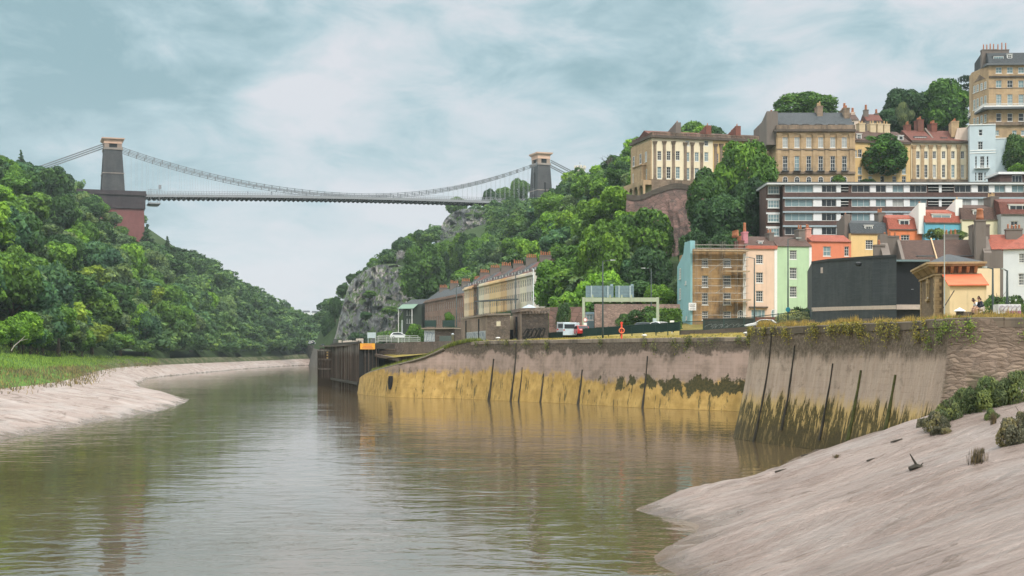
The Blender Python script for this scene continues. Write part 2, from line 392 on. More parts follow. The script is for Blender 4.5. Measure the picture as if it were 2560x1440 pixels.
HP_D = np.array([0, 6, 15, 30, 50, 70, 95, 160, 320]); HP_Z = np.array([0, 5, 14, 30, 49, 62, 71, 78, 80])
def left_pt(i, d):
    """point on the left bank at station i, distance d inland from the waterline"""
    x, y, m, zm, g, zg, s = LSr[i]
    px_ = x + nor[i, 0] * d; py_ = y + nor[i, 1] * d
    if d <= m: z = zm * (max(d, -6) / m) if d < 0 else zm * (d / m) ** 0.8
    elif d <= m + g:
        t = (d - m) / g; z = zm + (zg - zm) * (1 - (1 - t) ** 1.8)
    else: z = zg + s * np.interp(d - m - g, HP_D, HP_Z)
    return px_, py_, z
rows = {'mud': [], 'grass': [], 'hill': []}
for i in range(len(LSr)):
    x, y, m, zm, g, zg, s = LSr[i]
    def bumpy(d, amp, sc_):
        a, b_, z = left_pt(i, d); return (a, b_, z + amp * (fbm(a / sc_, b_ / sc_ * .7) - .47))
    rows['mud'].append([bumpy(d, 0.75 if d < m - .01 else 0, 5) for d in [-9, -4, -1.5, 0] + [m * k / 10 for k in range(1, 11)]])
    rows['grass'].append([bumpy(m + g * k / 12, (1.1 if 0 < k < 12 else 0), 3.5) for k in range(13)])
    rows['hill'].append([bumpy(m + g + d, 0 if d == 0 else 2.5, 14) for d in (0, 3, 7, 12, 18, 24, 32, 40, 50, 60, 72, 86, 105, 130, 170, 230, 320)])
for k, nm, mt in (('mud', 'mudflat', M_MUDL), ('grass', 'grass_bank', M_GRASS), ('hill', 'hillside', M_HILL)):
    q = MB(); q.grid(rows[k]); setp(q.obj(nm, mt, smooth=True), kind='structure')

# ------------------------------------------------------------------ near right mud flat
WL = np.array([(1.5, -20), (3, 25), (4.7, 37), (4.35, 43), (6.8, 50.8), (4.9, 55.8), (7.2, 59.6), (11.2, 69), (14.2, 76), (17.0, 84), (19.0, 89), (20.8, 96), (21.5, 110)]); WL = catmull(WL, 4)
def wl_dist(x, y):
    best = np.full(x.shape, 1e9); sg = np.zeros(x.shape)
    for a, b_ in zip(WL[:-1], WL[1:]):
        d = b_ - a; t = np.clip(((x - a[0]) * d[0] + (y - a[1]) * d[1]) / (d @ d), 0, 1)
        ex = x - a[0] - t * d[0]; ey = y - a[1] - t * d[1]; ds = np.hypot(ex, ey); s_ = np.sign(d[1] * ex - d[0] * ey)
        m_ = ds < best - 1e-6; best = np.where(m_, ds, best); sg = np.where(m_, s_, sg)
    return best * sg
def mud_h(x, y):
    x = np.asarray(x, float); y = np.asarray(y, float); d = wl_dist(x, y)
    h = np.where(d < 0, d * 0.35, np.interp(d, [0, 1.2, 9.2, 14, 25, 60], [0, .3, 3.2, 4.8, 6.0, 6.8]))
    u = x * .96 - y * .27; v = x * .27 + y * .96           # u runs down the slope, v along the shore
    warp = fbm(u / 5, v / 5, 3) * 2.2
    rip = (fbm(u / 5.5 + 9, v / 0.9 + warp, 4) - .47)
    amp = np.clip(d / 1.5, 0, 1)
    return h + amp * (0.70 * (fbm(u / 9, v / 3.2, 3) - .44) + 0.55 * rip + 0.07 * (fbm(u / .8, v / .35, 3) - .45))
xs = np.arange(-1, 52, 0.3); ys = np.concatenate([np.arange(6, 60, 0.24), np.arange(60, 106, 0.4)])
GX, GY = np.meshgrid(xs, ys); GZ = mud_h(GX, GY)
V = np.stack([GX, GY, GZ], -1).reshape(-1, 3); nr, ncol = GX.shape
I = np.arange(nr * ncol).reshape(nr, ncol); Q = np.stack([I[:-1, :-1], I[:-1, 1:], I[1:, 1:], I[1:, :-1]], -1).reshape(-1, 4)
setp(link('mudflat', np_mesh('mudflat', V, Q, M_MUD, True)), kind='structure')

# ------------------------------------------------------------------ quay walls
def wall_mat(name, dark_top, yel, split=None):
    """tide-stained masonry; UV: u metres along, v metres above the water"""
    b = NB(name); uv = b.sep(b.coord('WUV')); u, v = uv[0], uv[1]
    flat = b.comb(u, v, 0.0)
    v0 = v; lift = b.math('MULTIPLY', b.math('SUBTRACT', 1.0, b.step(u, 46, 74)), .95); v = b.math('SUBTRACT', v0, lift)
    def nz(su, sv, scale, det=5, r=.6, dist=0.0): return b.noise(b.comb(b.math('MULTIPLY', u, su), b.math('MULTIPLY', v0, sv), 0.0), scale, det, r, dist)
    stre = nz(1.0, 0.10, 1.4, 6, .65); blotch = nz(1, 1.2, .35, 6, .65); fin_ = nz(1, 1, 3.5, 5, .7); drip = nz(1, .16, 0.9, 6, .7)
    big_ = nz(.5, .5, .22, 2)
    bc, bf = b.brick(flat, 1.0, (0.36, 0.27, 0.23), (0.32, 0.24, 0.20), (0.22, 0.165, 0.135), 0.012, 1.25, .42)
    pink = b.mix(b.math('MULTIPLY', b.step(stre, .38, .62), .75), bc, (0.42, 0.31, 0.26))
    pink = b.mix(b.math('MULTIPLY', b.step(blotch, .45, .68), .75), pink, (0.19, 0.145, 0.115))
    # dark weathered top
    ht = b.math('ADD', v0, b.math('ADD', b.math('MULTIPLY', b.math('SUBTRACT', stre, .5), 2.2), b.math('MULTIPLY', b.math('SUBTRACT', blotch, .5), 4.2)))
    top = b.mix(b.step(fin_, .35, .65), (0.085, 0.066, 0.05), (0.155, 0.122, 0.095))
    col = b.mix(b.step(ht, dark_top - .25, dark_top + .5), pink, top)
    # yellow tide band
    hy = b.math('ADD', v, b.math('ADD', b.math('MULTIPLY', b.math('SUBTRACT', stre, .5), 1.6), b.math('MULTIPLY', b.math('SUBTRACT', blotch, .5), 4.6)))
    yc = b.mix(b.step(nz(1, .8, .8, 5), .35, .7), (0.38, 0.24, 0.07), (0.56, 0.37, 0.125))
    col = b.mix(b.math('SUBTRACT', 1.0, b.step(hy, yel - .1, yel + .8)), col, yc)
    # dark weed patches hanging in a ragged fringe
    fr = b.math('ADD', b.math('MULTIPLY', b.math('SUBTRACT', drip, .5), 3.0), b.math('ADD', b.math('MULTIPLY', b.math('SUBTRACT', fin_, .5), 1.3), b.math('MULTIPLY', b.math('SUBTRACT', nz(1, .4, .28, 4), .5), 3.5)))
    hv = b.math('ADD', v, fr)
    band = b.math('MULTIPLY', b.step(hv, yel - .95, yel - .8), b.math('SUBTRACT', 1.0, b.step(hv, yel + .65, yel + .85)))
    band = b.math('MULTIPLY', band, b.step(b.math('ADD', nz(1, .7, .55, 4), b.math('MULTIPLY', b.math('SUBTRACT', u, 76.0), .012)), .47, .53))
    weed = b.mix(b.step(fin_, .4, .6), (0.045, 0.042, 0.018), (0.085, 0.072, 0.028))
    col = b.mix(band, col, weed)
    sp_ = b.math('MULTIPLY', b.step(nz(1, .2, 1.5, 6, .75), .555, .60), b.math('SUBTRACT', 1.0, b.step(v, yel, yel + 1.2)))
    col = b.mix(b.math('MULTIPLY', sp_, .8), col, weed)
    m = b.fin(col, b.math('SUBTRACT', .95, b.math('MULTIPLY', b.math('SUBTRACT', 1.0, b.step(v, 0, 3)), .35)), 0, .3)
    b.bump(b.math('ADD', b.math('MULTIPLY', bf, -.4), b.math('MULTIPLY', b.math('ADD', fin_, stre), .5)), .6, .12); return m
M_LONG = wall_mat('stained_wall_stone', 6.15, 2.7, 0.0035)
def bastion_mat():
    b = NB('bastion_stone'); uv = b.sep(b.coord('WUV')); u, v = uv[0], uv[1]; flat = b.comb(u, v, 0.0)
    def nz(su, sv, scale, det=5, r=.6, dist=0.0): return b.noise(b.comb(b.math('MULTIPLY', u, su), b.math('MULTIPLY', v, sv), 0.0), scale, det, r, dist)
    stre = nz(1, .09, 2.2, 6, .65); blotch = nz(1, 1.1, .45, 6, .65); fin_ = nz(1, 1, 4, 6, .72); drip = nz(1, .14, 1.3, 6, .7)
    bc, bf = b.brick(flat, 1.0, (0.385, 0.29, 0.225), (0.34, 0.255, 0.2), (0.27, 0.2, 0.155), 0.010, 1.05, .4)
    col = b.mix(b.math('MULTIPLY', b.step(stre, .36, .6), .8), bc, (0.46, 0.365, 0.295))
    col = b.mix(b.math('MULTIPLY', b.step(nz(1, .08, 1.1, 7, .75), .48, .66), .55), col, (0.22, 0.17, 0.135)); col = b.mix(b.math('MULTIPLY', b.step(nz(1, 1.3, .8, 7, .72), .54, .64), .5), col, (0.17, 0.13, 0.10))
    ht = b.math('ADD', v, b.math('ADD', b.math('MULTIPLY', b.math('SUBTRACT', stre, .5), 2.2), b.math('MULTIPLY', b.math('SUBTRACT', blotch, .5), 2.0)))
    col = b.mix(b.step(ht, 5.6, 6.5), col, b.mix(b.step(fin_, .4, .65), (0.10, 0.075, 0.05), (0.19, 0.15, 0.115)))
    col = b.mix(b.math('SUBTRACT', 1.0, b.step(ht, 2.4, 3.8)), col, (0.50, 0.35, 0.14))
    # low weed: dark, split into vertical runs; bare amber flecks survive
    drv = b.math('ADD', v, b.math('MULTIPLY', b.math('SUBTRACT', drip, .5), 6.5))
    lowm = b.math('SUBTRACT', 1.0, b.step(drv, 2.7, 3.1))
    weed = b.mix(b.step(fin_, .4, .62), (0.05, 0.042, 0.014), (0.115, 0.085, 0.026))
    flecks = b.math('MULTIPLY', b.step(nz(1, .22, 2.3, 6, .78, .3), .53, .56), b.step(b.math('MULTIPLY', u, 1.0), -5, -4))
    col = b.mix(b.math('MULTIPLY', lowm, b.math('SUBTRACT', 1.0, b.math('MULTIPLY', flecks, .85))), col, weed)
    # beyond the joint the masonry is flat rubble, brown
    rv = b.comb(b.math('ADD', b.math('MULTIPLY', u, .8), b.math('MULTIPLY', fin_, .4)), b.math('ADD', b.math('MULTIPLY', v, 2.6), b.math('MULTIPLY', blotch, 1.6)), 0.0)
    edge = b.voro(rv, 1.7, 'DISTANCE_TO_EDGE'); cell = b.sep(b.voro(rv, 1.7, 'F1', 'Color'))[0]
    rc = b.ramp(cell, [(0, (0.16, 0.115, 0.085)), (1, (0.30, 0.225, 0.17))]); rc = b.mix(b.step(edge, 0, .05), (0.10, 0.078, 0.06), rc); rc = b.mix(b.math('MULTIPLY', b.step(stre, .4, .65), .5), rc, (0.27, 0.205, 0.165))
    gm = b.math('MULTIPLY', b.step(b.math('ADD', blotch, b.math('MULTIPLY', v, -.05)), .26, .36), b.math('SUBTRACT', 1.0, b.step(v, 4.8, 5.6)))
    rc = b.mix(b.math('MULTIPLY', gm, .7), rc, (0.06, 0.06, 0.03))
    rc = b.mix(b.math('MULTIPLY', b.step(v, 6.2, 7.0), .5), rc, (0.12, 0.09, 0.065))
    sw = b.step(u, BAST_SPLIT - .15, BAST_SPLIT + .15)
    col = b.mix(b.math('MULTIPLY', b.math('SUBTRACT', 1.0, b.step(b.math('ADD', v, b.math('MULTIPLY', b.math('SUBTRACT', drip, .5), 3.0)), .9, 1.6)), .75), col, (0.055, 0.042, 0.018)); col = b.mix(sw, col, rc)
    m = b.fin(col, .9, 0, .3)
    b.bump(b.math('ADD', b.math('MULTIPLY', bf, -.25), b.math('ADD', b.math('MULTIPLY', fin_, .8), b.math('MULTIPLY', b.math('MULTIPLY', edge, sw), 1.3))), .7, .12)
    return m
def uv_wall(name, top, ztop, zbot, batter, mat, parent, thick=1.2, nv=14, zmid=None):
    """wall face below the path 'top' (outside on the right-hand side of travel), leaning back by 'batter'"""
    top = np.asarray(top); t = np.gradient(top, axis=0); t /= np.linalg.norm(t, axis=1)[:, None]
    o = np.stack([t[:, 1], -t[:, 0]], 1); s = np.concatenate([[0], np.cumsum(np.linalg.norm(np.diff(top, axis=0), axis=1))])
    mb = MB(); UV = []; A = []
    for i in range(len(top)):
        zt = ztop[i] if hasattr(ztop, '__len__') else ztop; row = []
        for k in range(nv + 1):
            z = zbot + (zt - zbot) * k / nv; off = batter * ((8.1 - z) / 8.1) ** 1.5 if z < 8.1 else 0
            off += 0.05 * (fbm(s[i] / 1.3, z / .8) - .47)
            row.append((top[i, 0] + o[i, 0] * off, top[i, 1] + o[i, 1] * off, z)); UV.append((s[i], z))
        A.append(row)
    mb.grid(A); nfront = len(mb.v)
    # top and back skin so the wall has thickness
    B = [[(top[i, 0], top[i, 1], A[i][-1][2]), (top[i, 0] - o[i, 0] * thick, top[i, 1] - o[i, 1] * thick, A[i][-1][2]), (top[i, 0] - o[i, 0] * thick, top[i, 1] - o[i, 1] * thick, zbot)] for i in range(len(top))]
    mb.grid(B); UV += [(s[i], p[2]) for i in range(len(top)) for p in B[i]]
    me = mb.mesh(name, mat, smooth=False); l = me.uv_layers.new(name='UVMap')
    vi = np.zeros(len(me.loops), np.int32); me.loops.foreach_get('vertex_index', vi)
    l.data.foreach_set('uv', np.array(UV, np.float32)[vi].ravel())
    bm = bmesh.new(); bm.from_mesh(me); bmesh.ops.recalc_face_normals(bm, faces=bm.faces); bm.to_mesh(me); bm.free()
    return link(name, me, parent), s
# long wall, left to right; the left end falls with the slipway
LWT = [(-23.4, 227.5, 1.9), (-23.9, 224.5, 2.4), (-21.5, 214, 3.4), (-17, 203.5, 4.5), (-12.4, 199.5, 5.7), (-9, 198, 7.2), (-6.3, 196, 7.9), (-3, 192, 8.1), (0.6, 186.2, 8.1), (6.5, 179, 8.1), (15.9, 163, 8.1), (25.4, 153.2, 8.1), (30.5, 150.5, 8.1)]
LW = catmull(LWT, 10); LWz = np.minimum(LW[:, 2], 8.1)
lw = thing('quay_wall', 'long stained stone quay wall with yellow tide band and dark weed, left of the bastion', 'quay wall', (0, 0, 0))
lface, ls_ = uv_wall('wall_face', LW[:, :2], LWz, -3, 0.9, M_LONG, lw)
BPT = [(30, 158), (27, 146), (22.5, 125), (18.6, 107.5), (17.9, 104.5), (18.15, 101.5), (19.1, 97.5), (21, 92), (22.1, 88.4), (22.8, 84), (23.2, 80.5), (23.45, 77), (24.0, 75.0), (26.8, 73.8), (36, 72), (62, 70)]
BP = catmull(BPT, 8); bs = np.concatenate([[0], np.cumsum(np.linalg.norm(np.diff(BP, axis=0), axis=1))])
BAST_SPLIT = float(bs[8 * 12 - 3])
M_BAST = bastion_mat()
bw_ = thing('quay_wall', 'near rounded stone bastion wall with dark weed at its foot and yellow grass along its top', 'quay wall', (0, 0, 0))
bface, _ = uv_wall('wall_face', BP, 8.1, -3, 1.35, M_BAST, bw_, nv=18)
# copings: separate worn stones in a row, one mesh part per wall
M_COPE = ashlar('coping_stone', (0.30, 0.25, 0.20), (0.23, 0.185, 0.15), bw=1.6, rh=1.0, amt=.8)
M_COPE_NEAR = ashlar('near_coping_stone', (0.17, 0.135, 0.10), (0.12, 0.10, 0.072), bw=1.6, rh=1.0, amt=.8)
def coping(path, zs, parent, mat, step=1.6, w=.7, h=.42, out=.06, jit=.03):
    path = np.asarray(path); s = np.concatenate([[0], np.cumsum(np.linalg.norm(np.diff(path, axis=0), axis=1))]); mb = MB(); a = 0
    r_ = random.Random(3)
    while a < s[-1] - .2:
        b_ = min(a + step * r_.uniform(.7, 1.2), s[-1]); g = .02
        p = [np.interp(q, s, path[:, 0]) for q in (a + g, b_ - g)]; q_ = [np.interp(q, s, path[:, 1]) for q in (a + g, b_ - g)]; zz = [np.interp(q, s, zs) for q in (a, b_)]
        d = Vector((p[1] - p[0], q_[1] - q_[0], 0)).normalized(); o = Vector((d.y, -d.x, 0)); j = r_.uniform(-jit, jit); dz = r_.uniform(-jit, jit)
        vs = []
        for x_, y_, z_ in ((p[0], q_[0], zz[0]), (p[1], q_[1], zz[1])):
            for f_, t_ in ((out + j, -.04), (-w, -.04), (-w, h + dz), (out + j - .05, h + dz), (out + j, h + dz - .06)): vs.append((x_ + o.x * f_, y_ + o.y * f_, z_ + t_))
        mb.add(vs, [(0, 1, 2, 3, 4), (9, 8, 7, 6, 5)] + [(k, k + 5, (k + 1) % 5 + 5, (k + 1) % 5) for k in range(5)]); a = b_
    return mb.obj('coping', mat, parent)
i0 = 62
coping(LW[i0:, :2], LWz[i0:] - .42, lw, M_COPE)
coping(BP[20:], np.full(len(BP) - 20, 8.1 - .42), bw_, M_COPE_NEAR, h=.47)
# joint grooves / timber fenders on the wall faces
M_FEND = plain('wet_timber', (0.035, 0.03, 0.022), .7, var=.4)
M_FEND2 = plain('weedy_timber', (0.07, 0.075, 0.02), .8, var=.4)
def fender(path, px, z0, z1, wdt, label, mat, batter, out=.12, grp='dark timber fenders on the quay walls', wob=0.05):
    best = None
    for i in range(1, len(path)):
        x_, y_ = path[i]; q = abs(x_ / y_ * F + CX - px)
        if y_ < 60 or (path is BP and i < 30): continue
        if best is None or q < best[0]: best = (q, i)
    i = best[1]; t = path[i] - path[i - 1]; t = t / np.linalg.norm(t); o = np.array([t[1], -t[0]]); pts = []
    for k in range(9):
        z = z0 + (z1 - z0) * k / 8; off = batter * ((8.1 - min(z, 8.1)) / 8.1) ** 1.5 + out * .3; sh = wob * (fbm(k * .7, px * .1) - .47) * 4
        pts.append((path[i, 0] + o[0] * off + t[0] * sh, path[i, 1] + o[1] * off + t[1] * sh, z))
    base = pts[0]; mb = MB(); loc = [(a - base[0], b_ - base[1], c - base[2]) for a, b_, c in pts]
    mb.tube(loc, [wdt * (.5 if k > 5 else .72) * (.75 + .7 * fbm(k * 1.3, px * .3)) * (1.5 if k < 3 else 1) for k in range(9)], 6)
    ob = mb.obj('fender_post', mat, loc=base); setp(ob, label, 'fender', grp); return ob
LWP = LW[:, :2]
for px, z0, z1, wd, lb in ((1295, -1, 7.7, .16, 'full height dark vertical fender left of centre on the long wall'), (1236, -1, 5.6, .22, 'thick weedy fender at the left of the full height one on the long wall'),
                           (1312, -1, 4.5, .12, 'thin low fender just right of the full height one on the long wall'), (1368, -1, 3.7, .15, 'slanting short dark fender on the yellow band of the long wall'),
                           (1466, -1, 4.3, .2, 'broad black fender in the middle of the yellow band'), (1616, -1, 6.0, .15, 'fender with a weed clump on the long wall right of the life ring')):
    fender(LWP, px, z0, z1, wd, lb, M_FEND, .9)
for px, z0, z1, wd, lb, mt in ((1932, -1, 7.9, .09, 'full height black joint post near the bastion corner', M_FEND), (1988, 1, 6.8, .1, 'thin crooked post second from the bastion corner', M_FEND),
                               (2090, .6, 5.6, .08, 'slender rusty post in the middle of the bastion face', M_FEND), (2166, .3, 5.2, .15, 'thick dark green post on the bastion right of centre', M_FEND2),
                               (2254, .4, 5.0, .16, 'mossy green post on the bastion next to the mudbank', M_FEND2)):
    fender(BP, px, z0, z1, wd, lb, mt, 1.35)

# ------------------------------------------------------------------ right-hand land: one height function
HC = [(-20, 300, 8.6), (-8, 262, 8.4), (-22, 250, 8.2), (0, 230, 8.3), (0, 190, 8.1), (8, 192, 8.4), (20, 160, 8.1), (27, 170, 9.0), (20, 205, 9.4), (35, 150, 8.7), (22, 105, 8.3), (28, 95, 8.4), (27, 78, 8.2), (45, 74, 8.2), (35, 110, 8.5), (60, 110, 8.6), (62, 150, 8.8), (70, 190, 10),
      (-31, 400, 9.3), (-42, 500, 10), (-66, 592, 10.2), (-82, 640, 10.2), (-105, 760, 10.2), (-115, 850, 11),
      (20, 235, 10.8), (50, 235, 11), (90, 235, 13), (30, 262, 17), (60, 256, 18), (95, 262, 20), (45, 285, 25), (110, 290, 27), (150, 300, 32),
      (34, 316, 26), (50, 308, 29), (80, 303, 32), (34, 331, 42), (50, 328, 43.5), (80, 318, 42), (115, 318, 46), (32, 345, 46), (60, 345, 48), (95, 345, 50), (120, 338, 58), (150, 345, 60), (60, 380, 60), (100, 390, 68), (150, 400, 70),
      (10, 262, 9.0), (22, 268, 10.8), (-5, 280, 8.7), (6, 280, 9.2), (-5, 320, 9.2), (-18, 380, 9.5), (-9, 360, 9.6), (-15, 300, 8.8), (2, 330, 9.6), (-24, 440, 9.8), (4, 248, 8.6), (6, 300, 9.8), (0, 345, 10), (-14, 423, 10), (-31, 494, 10), (-45, 560, 10.3), (-36, 560, 10.5), (-40, 582, 11), (-56, 594, 11), (-33, 535, 10.5), (-50, 618, 36), (-38, 608, 38),
      (16, 300, 17), (26, 300, 26), (28, 326, 38), (15, 345, 24), (14, 400, 30), (24, 440, 52), (3, 470, 34), (-6, 520, 40), (12, 520, 56), (0, 550, 50), (30, 500, 63),
      (22, 600, 68), (-22, 600, 49), (-18, 566, 34), (0, 620, 62), (12, 700, 79), (15, 758, 82), (-22, 712, 70), (-36, 690, 61), (-51, 645, 51), (-61, 628, 42), (-68, 618, 32), (-78, 610, 12),
      (-92, 700, 24), (-80, 720, 40), (-60, 760, 55), (30, 850, 90), (60, 600, 82), (60, 500, 76), (120, 600, 92), (150, 850, 95), (200, 500, 90), (200, 320, 60), (160, 235, 18), (-60, 560, 10.1), (-100, 800, 14), (-60, 900, 50), (0, 950, 80)]
HC = np.array(HC, float); _d = np.hypot(HC[:, None, 0] - HC[None, :, 0], HC[:, None, 1] - HC[None, :, 1])
_A = np.block([[_d, np.ones((len(HC), 1)), HC[:, :2] / 100], [np.ones((1, len(HC))), np.zeros((1, 3))], [HC[:, :2].T / 100, np.zeros((2, 3))]])
_w = np.linalg.solve(_A + 1e-9 * np.eye(len(_A)), np.concatenate([HC[:, 2], np.zeros(3)]))
def H(x, y):
    x = np.asarray(x, float); y = np.asarray(y, float); sh = x.shape; x = x.ravel(); y = y.ravel()
    d = np.hypot(x[:, None] - HC[None, :, 0], y[:, None] - HC[None, :, 1])
    r = d @ _w[:len(HC)] + _w[len(HC)] + x / 100 * _w[-2] + y / 100 * _w[-1]
    return r.reshape(sh)
def h1(x, y): return float(H(np.array([x]), np.array([y]))[0])
def land(name, outline, step, mat, edge_z=None, rough=0.0):
    pts = [tuple(p[:2]) for p in outline]; nb_ = len(pts); A = np.array(pts)
    x0, y0 = A.min(0); x1, y1 = A.max(0)
    gx, gy = np.meshgrid(np.arange(x0 + step / 2, x1, step), np.arange(y0 + step / 2, y1, step)); gx = gx.ravel(); gy = gy.ravel()
    ins = np.zeros(len(gx), bool); md = np.full(len(gx), 1e9)
    for i in range(nb_):
        ax, ay = A[i]; bx, by = A[(i + 1) % nb_]
        c = ((ay > gy) != (by > gy)) & (gx < (bx - ax) * (gy - ay) / (by - ay + 1e-12) + ax); ins ^= c
        d = np.array([bx - ax, by - ay]); t = np.clip(((gx - ax) * d[0] + (gy - ay) * d[1]) / (d @ d + 1e-9), 0, 1); md = np.minimum(md, np.hypot(gx - ax - t * d[0], gy - ay - t * d[1]))
    k = ins & (md > step * .35); inner = list(zip(gx[k], gy[k]))
    vv, ee, ff, *_ = delaunay_2d_cdt([Vector(p) for p in pts + inner], [(i, (i + 1) % nb_) for i in range(nb_)], [], 1, 1e-4)
    xs_ = np.array([v[0] for v in vv]); ys_ = np.array([v[1] for v in vv]); zs_ = H(xs_, ys_) + rough * (fbm(xs_ / 12, ys_ / 12) - .47)
    if edge_z:
        for i, (a, b_) in enumerate(zip(xs_, ys_)):
            j = np.argmin(np.hypot(A[:, 0] - a, A[:, 1] - b_))
            if np.hypot(A[j, 0] - a, A[j, 1] - b_) < .01 and edge_z[j] is not None: zs_[i] = edge_z[j]
    mb = MB(); mb.add(list(zip(xs_, ys_, zs_)), ff); return setp(mb.obj(name, mat, smooth=True), kind='structure')
def inset(path, d):
    t = np.gradient(path, axis=0); t /= np.linalg.norm(t, axis=1)[:, None]; return path + np.stack([-t[:, 1], t[:, 0]], 1) * d
la = inset(LWP, .62); ba = inset(BP, .62)
ol = [tuple(p) for p in la[60:-8]] + [tuple(p) for p in ba[10:]]
ez = [8.08] * len(ol)
q_line = [(95, 70), (160, 80), (160, 240), (100, 240), (60, 240), (20, 240), (0, 240), (-14, 240), (-22, 236), (-20, 222), (-13, 212)]
land('quay_ground', ol + q_line, 4.0, M_DRY, ez + [None] * len(q_line))
h_line = [(-22, 236), (-14, 240), (0, 240), (20, 240), (60, 240), (100, 240), (160, 240), (300, 240), (300, 1100), (-60, 1100), (-100, 900), (-118, 852), (-108, 760), (-88, 640), (-66, 560), (-48, 470), (-43, 350), (-35, 292)]
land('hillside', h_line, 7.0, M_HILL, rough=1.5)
# riverside retaining wall of the far road on the right bank
ST_FAR = rubble('far_wall_stone', (0.16, 0.14, 0.12), (0.24, 0.2, 0.18), (0.09, 0.08, 0.07), 1.0)
rb = [(-118, 852), (-108, 760), (-88, 640), (-66, 560), (-48, 470), (-43, 350), (-35, 292), (-22, 236)]
mb = MB()
for a, b_ in zip(rb[:-1], rb[1:]): mb.grid([[(a[0] - 3, a[1], -2), (b_[0] - 3, b_[1], -2)], [(a[0], a[1], h1(*a) + .8), (b_[0], b_[1], h1(*b_) + .8)], [(a[0] + 1, a[1], h1(*a) + .8), (b_[0] + 1, b_[1], h1(*b_) + .8)], [(a[0] + 1, a[1], -2), (b_[0] + 1, b_[1], -2)]])
setp(mb.obj('retaining_wall', ST_FAR), 'dark retaining wall under the riverside road on the right bank', 'wall')

# slipway at the left end of the long wall, and the dock wall above it
A = []; B_ = []
bl = catmull([(-21.5, 236, 3.6), (-17, 224, 4.4), (-12.5, 213.5, 6.0), (-8.5, 201, 7.7)], 21)
for i in range(63):
    x_, y_ = la[min(i, 62)]; z_ = min(LWz[i], 8.05) - .12; b_ = bl[i]
    A.append([(x_, y_, z_)] + [(x_ + (b_[0] - x_) * t, y_ + (b_[1] - y_) * t, z_ + (b_[2] - z_) * t + .5 * (fbm(i / 3, t * 4) - .45)) for t in (.2, .4, .6, .8)] + [tuple(b_)])
    B_.append([tuple(b_), (b_[0] + .1, b_[1] + .1, 8.15), (b_[0] + .8, b_[1] + .8, 8.15)])
q = MB(); q.grid(A); setp(q.obj('slipway', grass_mat('slip_weed', (0.03, 0.035, 0.015), (0.07, 0.07, 0.03), (0.13, 0.11, 0.06)), smooth=True), kind='structure')
q = MB(); q.grid(B_); setp(q.obj('dock_wall', rubble('dock_rubble', (0.22, 0.165, 0.14), (0.15, 0.115, 0.10), (0.09, 0.07, 0.06), 1.6)), 'short brown rubble wall above the slipway at the left end of the long quay wall', 'wall')
# ------------------------------------------------------------------ trees
def leaf_mat(name, world=False):
    b = NB(name)
    a = b.n.new('ShaderNodeAttribute'); a.attribute_name = 'tint'; t = a.outputs['Fac']
    if world:
        n = b.noise(b.coord('World'), 0.06, 4, .7); n2 = b.noise(b.coord('World'), 0.22, 2, .5)
        base = b.ramp(b.math('ADD', b.math('MULTIPLY', n, .6), b.math('MULTIPLY', n2, .4)), [(0.36, (0.036, 0.085, 0.042)), (0.5, (0.07, 0.145, 0.052)), (0.64, (0.12, 0.21, 0.065))])
    else:
        o = b.n.new('ShaderNodeObjectInfo'); base = o.outputs['Color']
    k = b.ramp(t, [(0.0, (0.40, 0.44, 0.46)), (0.5, (1.0, 1.0, 0.95)), (1.0, (2.0, 1.7, 1.0))])
    col = b.mix(1.0, base, k, 'MULTIPLY')
    b.fin(col, 0.75, 0, 0.25)
    tr = b.n.new('ShaderNodeBsdfTranslucent'); b.l.new(col, tr.inputs['Color'])
    mx = b.n.new('ShaderNodeMixShader'); mx.inputs[0].default_value = 0.22
    b.l.new(b.bsdf.outputs[0], mx.inputs[1]); b.l.new(tr.outputs[0], mx.inputs[2])
    b.l.new(mx.outputs[0], b.n['Material Output'].inputs['Surface']); return b.m
M_LEAF = leaf_mat('foliage'); M_LEAFW = leaf_mat('distant_foliage', True)
M_BARK = plain('bark', (0.07, 0.055, 0.04), .9, var=.4)

